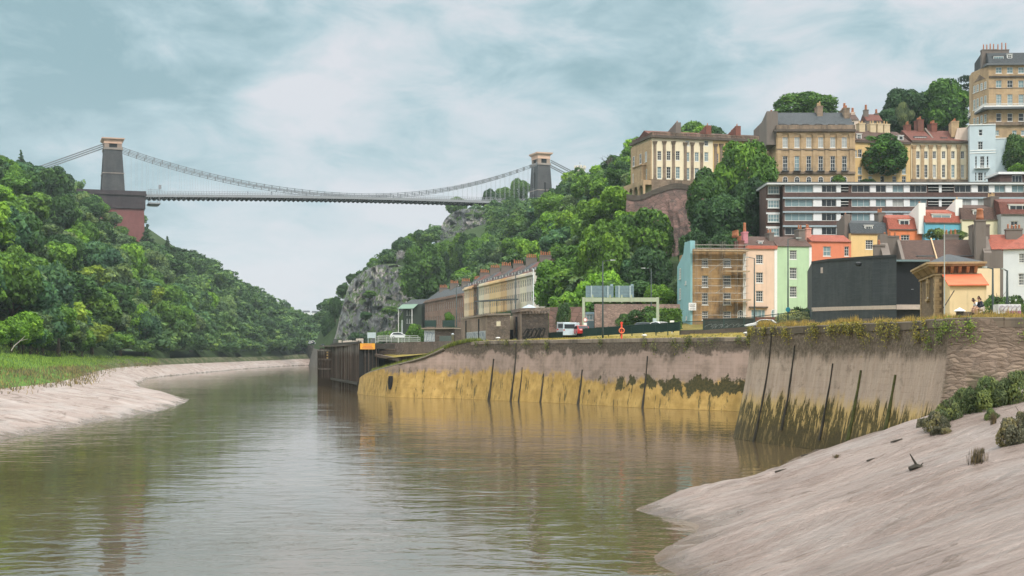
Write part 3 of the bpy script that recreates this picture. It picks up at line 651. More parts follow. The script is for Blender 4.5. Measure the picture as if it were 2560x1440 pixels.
def crown_arrays(seed, n, nl, W, Hh, leaf, kind='broad', z0=None):
    """leaf clump quads on the shells of many lobes; W crown width, Hh tree height"""
    r = np.random.RandomState(seed); z0 = Hh * (.22 if z0 is None else z0)
    cz = (Hh + z0) / 2; rz = (Hh - z0) / 2
    if kind in ('conifer', 'cedar'):
        C = []; rad = []
        for i in range(nl):
            t = i / nl; a = r.rand() * 6.28
            if kind == 'conifer': rr = W / 2 * (1 - t) ** .9 * r.uniform(.4, .8); C.append((rr * np.cos(a), rr * np.sin(a), z0 + (Hh - z0) * t)); rad.append((W * .24 * (1 - t) + .3) * np.array([1, 1, .45]))
            else: rr = W / 2 * r.uniform(.15, .85) * (1 - .3 * t); C.append((rr * np.cos(a), rr * np.sin(a), z0 + (Hh - z0) * (np.floor(t * 5) / 4.3))); rad.append(W * .2 * np.array([1.2, 1.2, .28]))
        C = np.array(C); rad = np.array(rad)
    elif kind == 'bush':
        C = []; rad = []
        for i in range(nl):
            a = r.rand() * 6.28; q = r.rand() ** .6; e = r.rand(); C.append((W / 2 * .72 * q * np.cos(a), W / 2 * .72 * q * np.sin(a), Hh * (.12 + .62 * e * (1 - .6 * q * q)))); rad.append(np.array([W * .17, W * .17, Hh * .24]) * r.uniform(.8, 1.25))
        C = np.array(C); rad = np.array(rad)
    else:
        C = []; rad = []
        while len(C) < nl:
            p = r.uniform(-1, 1, 3)
            q = np.linalg.norm(p)
            if q > 1 or q < .45: continue
            if p[2] < -.55 and kind != 'hero' and r.rand() < .5: continue
            s = r.uniform(.21, .42) * (1.0 if p[2] > -.3 else .85)
            k = .74; C.append((p[0] * W / 2 * k, p[1] * W / 2 * k, cz + p[2] * rz * k)); rad.append(np.array([W / 2 * s, W / 2 * s, min(rz, W / 2) * s * .95]))
        C.append((0, 0, cz)); rad.append(np.array([W * .27, W * .27, rz * .55])); C = np.array(C); rad = np.array(rad)
    L_ = len(C); ltint = r.uniform(-.3, .3, L_)
    area = rad[:, 0] * rad[:, 2]; pi_ = area / area.sum()
    k = r.choice(L_, n * 2, p=pi_)
    d = r.normal(size=(n * 2, 3)); d[:, 2] += .35; d /= np.linalg.norm(d, axis=1)[:, None]
    p = C[k] + d * rad[k] * (0.78 + .3 * r.rand(n * 2)[:, None])
    ok = np.ones(n * 2, bool)
    for j in range(L_):
        q = (p - C[j]) / rad[j]; ok &= ~((np.sum(q * q, 1) < .5) & (k != j))
    idx = np.where(ok)[0][:n]; p = p[idx]; d = d[idx]; k = k[idx]; m = len(p)
    if kind == 'weeping': d[:, 2] *= .2
    nn = d + r.normal(size=(m, 3)) * .55; nn /= np.linalg.norm(nn, axis=1)[:, None]
    t = np.cross(nn, r.normal(size=(m, 3))); t /= np.linalg.norm(t, axis=1)[:, None]
    if kind == 'weeping': t = t * .4 + np.array([0, 0, -1]); t /= np.linalg.norm(t, axis=1)[:, None]; nn -= t * np.sum(nn * t, 1)[:, None]; nn /= np.linalg.norm(nn, axis=1)[:, None]
    b = np.cross(nn, t); s = (leaf * r.uniform(.55, 1.35, m))[:, None]
    l_ = 1.5 if kind == 'weeping' else 1.0
    V = np.stack([p - t * s * l_, p - b * s * .55 + nn * s * .12, p + t * s * l_, p + b * s * .55 - nn * s * .1], 1).reshape(-1, 3)
    Q = np.arange(m * 4).reshape(m, 4)
    tint = np.clip(.5 + ltint[k] + r.uniform(-.28, .28, m), 0, 1)
    return V, Q, np.repeat(tint, 4)
def trunk_mesh(seed, W, Hh, kind='broad'):
    r = random.Random(seed); mb = MB(); tr = Hh * .022 + .08
    pts = [(0, 0, -.8), (r.uniform(-.2, .2), r.uniform(-.2, .2), Hh * .25), (r.uniform(-.4, .4), r.uniform(-.4, .4), Hh * .55), (r.uniform(-.5, .5), r.uniform(-.5, .5), Hh * .85)]
    mb.tube(pts, [tr * 1.4, tr, tr * .6, tr * .15], 7)
    for i in range(6):
        a = i * 1.05 + r.random(); z = Hh * r.uniform(.22, .5); l = W * r.uniform(.22, .38); b_ = Vector((0, 0, z)); m_ = Vector((math.cos(a) * l * .5, math.sin(a) * l * .5, z + l * .35)); e = Vector((math.cos(a) * l, math.sin(a) * l, z + l * .8))
        mb.tube([b_, m_, e], [tr * .5, tr * .32, tr * .1], 5)
    return mb.mesh('trunk', M_BARK, True)
PROTO = {}
def proto(kind, v, n, nl, W, Hh, leaf, z0=None):
    key = (kind, v)
    if key not in PROTO:
        V, Q, T = crown_arrays(100 + v * 7 + len(kind), n, nl, W, Hh, leaf, kind, z0)
        PROTO[key] = (np_mesh('crown', V, Q, M_LEAF, attr=T), trunk_mesh(v, W, Hh, kind), W, Hh)
    return PROTO[key]
for v in range(7): proto('broad', v, 3000, 24 + v, [8.4, 9.2, 10, 8.8, 9.6, 7.6, 10.4][v], [11, 10, 11.5, 12.5, 10.2, 12.8, 11][v], .42)
for v in range(3): proto('hero', v, 11000, 56, 12, 13, .40, .02)
proto('conifer', 0, 2600, 34, 5, 12, .3, .08); proto('cedar', 0, 2600, 26, 11, 13, .32, .35)
proto('weeping', 0, 3600, 26, 8, 11, .3, .12); proto('bush', 0, 4200, 22, 4, 3, .13, .02); proto('bush', 1, 4200, 20, 4.4, 2.6, .13, .02)
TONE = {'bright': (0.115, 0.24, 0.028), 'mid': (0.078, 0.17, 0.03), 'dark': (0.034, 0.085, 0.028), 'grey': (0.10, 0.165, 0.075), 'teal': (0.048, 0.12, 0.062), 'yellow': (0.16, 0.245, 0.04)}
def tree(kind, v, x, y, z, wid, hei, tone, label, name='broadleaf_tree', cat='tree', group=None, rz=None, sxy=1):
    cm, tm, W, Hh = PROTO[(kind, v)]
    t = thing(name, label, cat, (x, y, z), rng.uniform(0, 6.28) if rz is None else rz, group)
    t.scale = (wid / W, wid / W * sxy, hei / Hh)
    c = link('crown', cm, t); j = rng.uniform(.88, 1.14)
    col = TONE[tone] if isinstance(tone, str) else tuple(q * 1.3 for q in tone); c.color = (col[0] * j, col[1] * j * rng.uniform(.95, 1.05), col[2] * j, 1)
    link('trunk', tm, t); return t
# --- candidates on both slopes
cand = []
r_ = random.Random(21)
sL = np.concatenate([[0], np.cumsum(np.linalg.norm(np.diff(LSr[:, :2], axis=0), axis=1))])
d_row = 0
for band, (d0, stp) in enumerate([(1.0, 6.5), (7, 7.5), (14, 8.5), (21, 8.5), (29, 9), (38, 9.5), (48, 10), (59, 11), (72, 12), (88, 13), (108, 16), (135, 20)]):
    s = r_.uniform(0, 5) + 60
    while s < sL[-1]:
        i = int(np.searchsorted(sL, s)); i = min(i, len(LSr) - 1); m, g = LSr[i, 2], LSr[i, 4]
        d = m + g + d0 + r_.uniform(-3, 3) * (.5 if band == 0 else 1); x, y, z = left_pt(i, d)
        wd = (r_.uniform(8, 15) if r_.random() < .65 else r_.uniform(6, 9)) * (.72 if band == 0 else 1) * (1.0 if band < 9 else 1.1); hh = wd * r_.uniform(.9, 1.35)
        cand.append(['L', x, y, z - .6, wd, hh, band]); s += stp * r_.uniform(.75, 1.25) * (1.0 if y < 560 else 1.15)
def clifftest(x, y):
    return (-84 < x < -57 and 575 < y < 613 and x < -72 + (y - 575) * .4) 
fy = [250, 262, 300, 345, 423, 494, 560, 596, 612, 630, 700, 800, 900]; fx = [13, 12, 11, 20, 4, -15, -22, -30, -60, -66, -96, -105, -85]
y = 262
while y < 900:
    x = np.interp(y, fy, fx) + r_.uniform(0, 4)
    xm = 29 if y < 330 else (24 if y < 352 else (40 if y < 420 else 62))
    while x < xm:
        X_, Y_ = x + r_.uniform(-2, 2), y + r_.uniform(-3, 3)
        wd = r_.uniform(7.5, 12) * (1 if Y_ < 560 else .85); hh = wd * r_.uniform(.9, 1.25)
        if not clifftest(X_, Y_): cand.append(['R', X_, Y_, h1(X_, Y_) - .5, wd, hh, 0])
        x += r_.uniform(6.5, 9) if y < 600 else r_.uniform(8, 11)
    y += 8 if y < 600 else 11
keep = []
def SKY(px): return float(np.interp(px, [345, 370, 430, 500, 560, 600, 680, 740, 800], [606, 600, 615, 641, 657, 694, 738, 764, 768])) + rng.uniform(-4, 7)
for c in cand:
    x, y, z, wd, hh = c[1:6]; px = x / y * F + CX; rad = wd / y * F / 2
    if px < -rad - 40 or px > 2560 + rad: continue
    topy = HY - (z + hh - EZ) / y * F
    # thin the wood where it would stand in front of the abutment and the left tower
    if c[0] == 'L' and 175 < px < 365 and y < 690:
        lim = 500 + max(0, (px - 175)) * .62 if px > 240 else 470
        if topy < lim:
            nh = (HY - lim) / F * y + EZ - z
            if nh < hh * .45: continue
            c[5] = nh
    if c[0] == 'L' and px < 240:
        lim = float(np.interp(px, [-40, 0, 60, 130, 180, 240], [380, 388, 402, 415, 440, 476])) + rng.uniform(-6, 10)
        if topy < lim:
            nh = (HY - lim) / F * y + EZ - z
            if nh < hh * .3: continue
            c[5] = nh
    if c[0] == 'L' and px > 345:
        lim = SKY(px)
        if topy < lim:
            nh = (HY - lim) / F * y + EZ - z
            if nh < hh * .35: continue
            c[5] = nh
    if c[0] == 'R' and 1095 < px < 1228 and topy < 605 and y < 690:
        nh = (HY - 605) / F * y + EZ - z
        if nh < hh * .4: continue
        c[5] = nh
    if c[0] == 'R' and 1290 < px < 1400:
        lim = 505 - (px - 1290) * .25
        if y < 758 and topy < lim:
            nh = (HY - lim) / F * y + EZ - z
            if nh < hh * .4: continue
            c[5] = nh
    keep.append((wd / y, c))
keep.sort(key=lambda q: -q[0]); NI = 262
TW = {'bright': 'bright green', 'mid': 'mid green', 'dark': 'dark green', 'grey': 'grey green', 'teal': 'blue green', 'yellow': 'yellow green'}
ORD = ['first', 'second', 'third', 'fourth', 'fifth', 'sixth', 'seventh', 'eighth', 'ninth', 'tenth', 'eleventh', 'twelfth', 'thirteenth', 'fourteenth', 'fifteenth', 'sixteenth', 'seventeenth', 'eighteenth', 'nineteenth', 'twentieth']
def ordinal(label_objs):
    """things still alike are told apart by their order across the picture"""
    by = {}
    for o in label_objs: by.setdefault(o['label'], []).append(o)
    for lb, os_ in by.items():
        if len(os_) < 2: continue
        os_.sort(key=lambda o: o.location.x / o.location.y)
        for k, o in enumerate(os_): o['label'] = lb + ', ' + ('leftmost' if k == 0 else 'rightmost' if k == len(os_) - 1 else ORD[min(k, 19)] + ' from left')
wild = []
for i, (_, c) in enumerate(keep[:NI]):
    side, x, y, z, wd, hh, band = c; px = x / y * F + CX
    if side == 'L':
        near = max(0, min(1, (420 - y) / 250)); q = rng.random()
        tone = ('bright' if q < .13 + .42 * near else 'yellow' if q < .18 + .46 * near else 'mid' if q < .55 + .2 * near else 'grey' if q < .74 else 'teal' if q < .88 else 'dark') if band < 6 else rng.choice(['mid', 'grey', 'dark', 'teal', 'dark'])
        where = 'at the left wood foot' if band == 0 else 'low in the left wood' if band < 4 else 'halfway up left wood' if band < 8 else 'high in the left wood'
        zone = ' near left edge' if px < 130 else ' under bridge tower' if px < 345 else ' right of the abutment' if px < 440 else ' towards the bend'
        grp = 'trees of the left wooded slope'
    else:
        q = rng.random(); tone = 'bright' if q < .38 else 'mid' if q < .68 else 'dark' if q < .82 else 'grey' if q < .95 else 'teal'
        where = 'on the right slope'; zone = ' above the gantry' if y < 345 else ' behind cream terrace' if y < 440 else ' between terraces and bridge' if y < 620 else ' below the bridge deck'
        grp = 'trees of the right wooded slope'
    sz_ = 'tall' if hh > wd * 1.18 else 'small' if wd < 8 else 'wide' if wd > 11.5 else 'rounded'
    wild.append(tree('broad', rng.randrange(7), x, y, z, wd, hh, tone, sz_ + ' ' + TW[tone] + ' tree ' + where + zone, group=grp))
ordinal(wild)
# --- everything smaller in the picture: one far-off wood
low = [crown_arrays(900 + k, 620, 16, 9.4, 11, .62, 'broad', .3) for k in range(4)]
lo2 = [crown_arrays(950 + k, 260, 9, 9.4, 11, .95, 'broad', .3) for k in range(3)]
Vs, Qs, Ts = [], [], []; nv = 0
rs = np.random.RandomState(5)
def addw(x, y, z, wd, hh, src):
    global nv
    V, Q, T = src[rs.randint(len(src))]; a = rs.rand() * 6.28; c_, s_ = math.cos(a), math.sin(a); k = wd / 9.4; kz = hh / 11
    Vr = np.stack([(V[:, 0] * c_ - V[:, 1] * s_) * k + x, (V[:, 0] * s_ + V[:, 1] * c_) * k + y, V[:, 2] * kz + z], 1)
    Vs.append(Vr); Qs.append(Q + nv); Ts.append(T); nv += len(V)
for _, c in keep[NI:]: addw(c[1], c[2], c[3], c[4] * 1.1, c[5], low)
# far ridge closing the gorge
def ridge(x, y):
    return 6 + 27 * np.clip((y - 1150) / 420, 0, 1) ** .8 + 8 * (fbm(x / 70, y / 90) - .5) + 6 * np.clip((-250 - x) / 120, 0, 1)
RX = np.linspace(-1000, 500, 60); RY = np.linspace(900, 2300, 40)
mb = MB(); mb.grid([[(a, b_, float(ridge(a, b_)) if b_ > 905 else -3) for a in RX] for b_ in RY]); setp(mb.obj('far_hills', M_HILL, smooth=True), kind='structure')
for yy in np.arange(1150, 1640, 17):
    for px in np.arange(380, 880, 9 * 1300 / yy * 1.15):
        xx = (px - CX) / F * yy + rs.uniform(-5, 5); y_ = yy + rs.uniform(-7, 7); addw(xx, y_, float(ridge(xx, y_)) - 1, rs.uniform(11, 17), rs.uniform(9, 14), lo2)
for i in range(9 * 10, len(LSr), 1):
    for d in np.arange(2, 120, 6.5):
        if LSr[i, 1] < 740 and rs.rand() < .6: continue
        x, y, z = left_pt(i, LSr[i, 2] + LSr[i, 4] + d + rs.uniform(-3, 3)); px = x / y * F + CX
        hm_ = min(rs.uniform(8, 11), (HY - SKY(px)) / F * y + EZ - z + 1)
        if 340 < px < 900 and hm_ > 3: addw(x + rs.uniform(-3, 3), y + rs.uniform(-3, 3), z - 1, rs.uniform(8, 12), hm_, lo2)
wood = link('distant_wood', np_mesh('distant_wood', np.concatenate(Vs), np.concatenate(Qs), M_LEAFW, attr=np.concatenate(Ts)))
setp(wood, 'far-off woods filling the gorge slopes beyond the nearer trees', 'woodland', kind='stuff')
# --- trees that stand out in the photo: kind, variant, px, base py, D, top py, crown width px, tone, label
def ptree(kind, v, px, pb, D, pt, wpx, tone, label, name='broadleaf_tree', cat='tree', **k):
    return tree(kind, v, X(px, D), D, Z(pb, D) - .3, wpx / F * D, (pb - pt) / F * D, tone, label, name, cat, **k)
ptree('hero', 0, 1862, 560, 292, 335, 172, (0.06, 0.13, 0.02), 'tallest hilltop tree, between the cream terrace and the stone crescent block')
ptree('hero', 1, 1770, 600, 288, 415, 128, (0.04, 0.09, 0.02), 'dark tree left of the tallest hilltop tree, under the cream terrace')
ptree('hero', 2, 1800, 640, 280, 470, 150, (0.028, 0.07, 0.024), 'dark tree filling the slope just left of the brick flats')
ptree('hero', 1, 1880, 620, 284, 440, 130, (0.026, 0.065, 0.022), 'dark tree pressed against the left end of the brick flats')
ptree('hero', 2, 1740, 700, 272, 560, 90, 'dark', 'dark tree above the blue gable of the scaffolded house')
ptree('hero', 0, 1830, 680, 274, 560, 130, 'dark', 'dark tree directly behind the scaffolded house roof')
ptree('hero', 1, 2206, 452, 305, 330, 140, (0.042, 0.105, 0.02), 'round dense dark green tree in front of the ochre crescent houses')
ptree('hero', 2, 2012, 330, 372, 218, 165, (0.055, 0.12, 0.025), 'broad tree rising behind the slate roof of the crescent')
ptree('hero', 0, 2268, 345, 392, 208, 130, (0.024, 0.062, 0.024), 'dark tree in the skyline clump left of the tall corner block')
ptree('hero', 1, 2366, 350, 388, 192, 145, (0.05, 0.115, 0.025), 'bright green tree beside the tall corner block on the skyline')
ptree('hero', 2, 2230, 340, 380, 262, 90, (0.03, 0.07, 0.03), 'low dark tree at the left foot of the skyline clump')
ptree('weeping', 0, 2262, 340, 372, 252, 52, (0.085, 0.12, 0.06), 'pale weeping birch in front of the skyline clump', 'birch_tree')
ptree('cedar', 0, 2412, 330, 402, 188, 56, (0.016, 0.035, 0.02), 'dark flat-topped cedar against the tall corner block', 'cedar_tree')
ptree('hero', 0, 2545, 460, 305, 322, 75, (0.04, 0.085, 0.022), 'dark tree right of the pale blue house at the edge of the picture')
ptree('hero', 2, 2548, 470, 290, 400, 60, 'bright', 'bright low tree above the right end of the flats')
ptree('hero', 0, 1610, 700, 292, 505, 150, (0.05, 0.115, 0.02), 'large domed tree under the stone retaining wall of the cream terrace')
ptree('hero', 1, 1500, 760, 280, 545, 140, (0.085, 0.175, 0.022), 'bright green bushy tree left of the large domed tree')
ptree('hero', 2, 1625, 770, 270, 600, 130, (0.026, 0.065, 0.022), 'dark tree low on the slope under the large domed tree')
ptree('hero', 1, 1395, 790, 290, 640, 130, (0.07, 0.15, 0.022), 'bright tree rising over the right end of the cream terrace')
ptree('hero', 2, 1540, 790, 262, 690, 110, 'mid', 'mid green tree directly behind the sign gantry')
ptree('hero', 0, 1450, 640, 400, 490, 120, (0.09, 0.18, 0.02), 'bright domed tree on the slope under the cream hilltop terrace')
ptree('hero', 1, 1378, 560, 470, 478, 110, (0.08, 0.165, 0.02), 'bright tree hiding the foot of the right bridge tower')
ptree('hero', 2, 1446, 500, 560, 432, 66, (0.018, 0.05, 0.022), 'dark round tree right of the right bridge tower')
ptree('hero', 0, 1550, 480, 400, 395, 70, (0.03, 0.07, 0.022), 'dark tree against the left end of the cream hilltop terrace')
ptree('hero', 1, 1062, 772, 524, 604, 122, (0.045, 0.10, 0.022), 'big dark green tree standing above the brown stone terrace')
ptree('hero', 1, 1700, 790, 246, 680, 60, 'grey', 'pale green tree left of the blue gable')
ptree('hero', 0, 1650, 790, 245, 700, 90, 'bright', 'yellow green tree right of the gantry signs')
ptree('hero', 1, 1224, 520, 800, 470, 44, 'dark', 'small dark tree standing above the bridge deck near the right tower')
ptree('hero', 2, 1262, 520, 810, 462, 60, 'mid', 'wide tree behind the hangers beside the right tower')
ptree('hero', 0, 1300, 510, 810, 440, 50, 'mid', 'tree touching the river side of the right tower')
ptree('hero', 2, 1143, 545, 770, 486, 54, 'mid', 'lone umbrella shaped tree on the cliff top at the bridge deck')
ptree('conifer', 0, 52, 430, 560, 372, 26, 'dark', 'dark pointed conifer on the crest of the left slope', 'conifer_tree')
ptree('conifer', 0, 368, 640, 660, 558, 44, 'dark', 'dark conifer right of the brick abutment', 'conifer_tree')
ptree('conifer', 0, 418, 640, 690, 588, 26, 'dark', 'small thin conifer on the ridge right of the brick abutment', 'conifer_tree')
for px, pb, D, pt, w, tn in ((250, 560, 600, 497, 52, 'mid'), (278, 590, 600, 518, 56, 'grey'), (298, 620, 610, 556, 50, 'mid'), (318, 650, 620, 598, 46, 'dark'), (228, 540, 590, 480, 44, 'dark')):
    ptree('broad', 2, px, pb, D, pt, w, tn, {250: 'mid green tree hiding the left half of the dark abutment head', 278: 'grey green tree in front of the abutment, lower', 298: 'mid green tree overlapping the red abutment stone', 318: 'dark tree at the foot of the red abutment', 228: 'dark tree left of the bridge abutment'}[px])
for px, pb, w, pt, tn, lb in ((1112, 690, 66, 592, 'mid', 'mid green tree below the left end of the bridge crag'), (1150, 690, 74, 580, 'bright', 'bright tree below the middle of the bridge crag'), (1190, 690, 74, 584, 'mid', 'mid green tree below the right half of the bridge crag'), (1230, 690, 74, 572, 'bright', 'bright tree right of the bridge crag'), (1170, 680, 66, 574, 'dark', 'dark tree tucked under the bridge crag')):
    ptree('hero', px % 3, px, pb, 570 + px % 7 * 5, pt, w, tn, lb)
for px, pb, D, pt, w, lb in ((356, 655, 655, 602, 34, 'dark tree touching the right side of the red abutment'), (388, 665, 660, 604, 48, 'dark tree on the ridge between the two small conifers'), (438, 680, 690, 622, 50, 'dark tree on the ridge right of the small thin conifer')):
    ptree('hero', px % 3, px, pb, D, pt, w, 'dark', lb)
# bare tree
def bare_tree(x, y, z, h, label):
    t = thing('bare_tree', label, 'tree', (x, y, z)); r = random.Random(4); mb = MB(); tw = MB()
    def br(m, p, d, l, rad, n):
        e = p + d * l; mid = p + d * l * .5 + Vector((r.uniform(-.1, .1), r.uniform(-.1, .1), 0)) * l
        m.tube([p, mid, e], [rad, rad * .8, rad * .55], 5)
        if n: 
            for k in range(3): br(tw, e, (d + Vector((r.uniform(-.9, .9), r.uniform(-.9, .9), r.uniform(-.1, .6)))).normalized(), l * r.uniform(.55, .8), rad * .55, n - 1)
    br(mb, Vector((0, 0, -1)), Vector((.05, 0, 1)).normalized(), h * .36, h * .022, 4)
    mb.obj('trunk', M_BARK, t, fixn=False); tw.obj('branches', M_BARK, t, fixn=False); return t
bare_tree(X(1522, 450), 450, Z(470, 450), 12.8, 'leafless twisted tree on the skyline left of the cream hilltop terrace')
# shrubs and hedges near the quay
def pbush(v, px, pb, D, pt, wpx, tone, label, name='shrub', cat='shrub', kind='bush', **k):
    return ptree(kind, v, px, pb, D, pt, wpx, tone, label, name, cat, **k)
pbush(0, 1604, 822, 214, 752, 96, (0.035, 0.08, 0.022), 'large dark rounded shrub under the gantry beam')
pbush(1, 1565, 815, 216, 775, 60, (0.04, 0.085, 0.025), 'low shrub at the left side of the large shrub under the gantry')
pbush(0, 1410, 810, 226, 735, 44, (0.04, 0.08, 0.03), 'small round tree between the stone blockhouse and the gantry', 'small_tree', 'tree')
pbush(0, 2490, 792, 128, 712, 66, (0.05, 0.10, 0.035), 'leafy bush behind the seated people right of the yellow annexe')
pbush(1, 2535, 792, 124, 722, 70, (0.045, 0.085, 0.03), 'leafy bush at the right edge behind the painted block')
pbush(1, 1988, 812, 200, 766, 96, (0.34, 0.36, 0.17), 'shrub covered in creamy blossom under the green house', 'flowering_shrub')
pbush(0, 2000, 808, 202, 750, 60, (0.05, 0.10, 0.03), 'green top of a shrub behind the creamy blossom')
pbush(0, 1122, 800, 300, 770, 30, 'mid', 'green shrub squeezed between the brown terrace and the blockhouse')
pbush(1, 1040, 850, 290, 800, 60, 'mid', 'dark shrub beside the small graffiti hut')
pbush(1, 2095, 455, 300, 432, 40, 'mid', 'round clipped bush above the flats roof')
pbush(0, 2170, 455, 300, 440, 40, 'dark', 'low bush above the flats roof right of the clipped one')
pbush(0, 2340, 592, 232, 560, 60, (0.10, 0.14, 0.05), 'straggly shrub in front of the blue house')
pbush(1, 2390, 592, 232, 568, 56, (0.07, 0.12, 0.04), 'straggly shrub in front of the pale house')
def hedge(px0, px1, pb, pt, D, dep, label, tone):
    a, b_ = X(px0, D), X(px1, D); z0, z1 = Z(pb, D), Z(pt, D); r = np.random.RandomState(int(px0)); n = 5200; w_ = b_ - a; h_ = z1 - z0
    u = r.rand(n) * w_; q = r.rand(n); side = r.rand(n) < .6
    p = np.stack([u, np.where(side, 0, r.rand(n) * dep), np.where(side, q * h_, h_)], 1) + r.normal(size=(n, 3)) * .12
    nn = np.where(side[:, None], [[0, -1, .2]], [[0, -.2, 1]]) + r.normal(size=(n, 3)) * .6; nn /= np.linalg.norm(nn, axis=1)[:, None]
    t = np.cross(nn, r.normal(size=(n, 3))); t /= np.linalg.norm(t, axis=1)[:, None]; bb = np.cross(nn, t); s = r.uniform(.1, .24, n)[:, None]
    V = np.stack([p - t * s, p - bb * s * .6, p + t * s, p + bb * s * .6], 1).reshape(-1, 3)
    o = link('hedge', np_mesh('hedge', V, np.arange(4 * n).reshape(n, 4), M_LEAF, attr=np.repeat(r.rand(n), 4)), loc=(a, D, z0)); o.color = (*tone, 1); setp(o, label, 'hedge')
    body = MB(); body.box(.12, w_ - .12, .12, dep, 0, h_ - .12); body.obj('hedge_core', plain('hedge_inside', (0.02, 0.035, 0.012), .95), o)
hedge(1652, 1702, 825, 776, 222, 3, 'clipped green hedge between the gantry leg and the blue gable', (0.07, 0.15, 0.025))
hedge(1617, 1638, 825, 772, 219, 2, 'narrow upright clipped hedge left of the right gantry leg', (0.06, 0.13, 0.025))
# ------------------------------------------------------------------ suspension bridge (one thing: towers, abutment, deck, chains, hangers)
def stone_big(name, c1, c2):
    b = NB(name); v = b.coord('Object'); n = b.noise(v, .12, 6, .65); n2 = b.noise(b.coord('Object', (1, 1, .25)), .5, 5, .6); n3 = b.noise(b.coord('Object', (1, 1, 4)), .6, 3, .6)
    b.fin(b.ramp(b.math('ADD', b.math('MULTIPLY', n, .5), b.math('ADD', b.math('MULTIPLY', n2, .3), b.math('MULTIPLY', n3, .2))), [(0.35, c1), (0.65, c2)]), .95); return b.m
M_TOWER = stone_big('pennant_stone', (0.032, 0.034, 0.04), (0.085, 0.082, 0.085))
M_TRIM = stone_big('pale_tower_stone', (0.16, 0.14, 0.13), (0.3, 0.26, 0.23))
M_CAP = stone_big('tower_cap_stone', (0.56, 0.36, 0.27), (0.70, 0.47, 0.36))
M_REDB = stone_big('red_abutment_stone', (0.13, 0.048, 0.05), (0.21, 0.085, 0.08))
M_DKB = stone_big('dark_abutment_stone', (0.03, 0.022, 0.028), (0.065, 0.05, 0.055))
M_IRON = plain('grey_painted_iron', (0.24, 0.25, 0.27), .6, var=.15)
M_CHAIN = plain('chain_iron', (0.16, 0.175, 0.19), .6, var=.2)
M_DECKD = plain('deck_underside', (0.02, 0.02, 0.022), .9)
M_HANG = plain('hanger_rods', (0.34, 0.36, 0.38), .5)
LTc = Vector((X(281, 676), 676, 0)); RTc = Vector((X(1352, 750), 750, 0))
dirB = (RTc - LTc).normalized(); ang = math.atan2(dirB.y, dirB.x); span = (RTc - LTc).length
zdL = Z(487, 676); zdR = Z(508, 750)
br = thing('suspension_bridge', 'grey chain suspension bridge with two tapered stone towers spanning the gorge', 'bridge', (LTc.x, LTc.y, zdL), ang)
# local: x along the bridge, y across (away from camera +), z up from the deck at the left tower
slope = (zdR - zdL) / span
def dz(x): return slope * x + 1.2 * math.sin(math.pi * min(max(x / span, 0), 1))
def tower(cx, z, wB, wT, dB, dT, h, kind):
    """tapered tower with cornice, cap and an arch tunnel shown on its broad faces"""
    # broad faces look along x (the road passes through); narrow faces look along y
    mb = MB(); hb = h * .79; arch_w = dB * .26
    def ring(zz, w, d): return [(cx - w / 2, -d / 2, zz), (cx + w / 2, -d / 2, zz), (cx + w / 2, d / 2, zz), (cx - w / 2, d / 2, zz)]
    lv = [(0, wB, dB), (hb * .45, wB + (wT - wB) * .45, dB + (dT - dB) * .45), (hb, wT, dT)]
    body = MB(); q = [ring(z + a, w, d) for a, w, d in lv]; vs = [p for r_ in q for p in r_]; fs = []
    for i in range(len(q) - 1):
        for k in range(4): fs.append((i * 4 + k, i * 4 + (k + 1) % 4, i * 4 + 4 + (k + 1) % 4, i * 4 + 4 + k))
    body.add(vs, fs); return body, hb
M_DARKIN = plain('dark_opening', (0.012, 0.012, 0.014), .9)
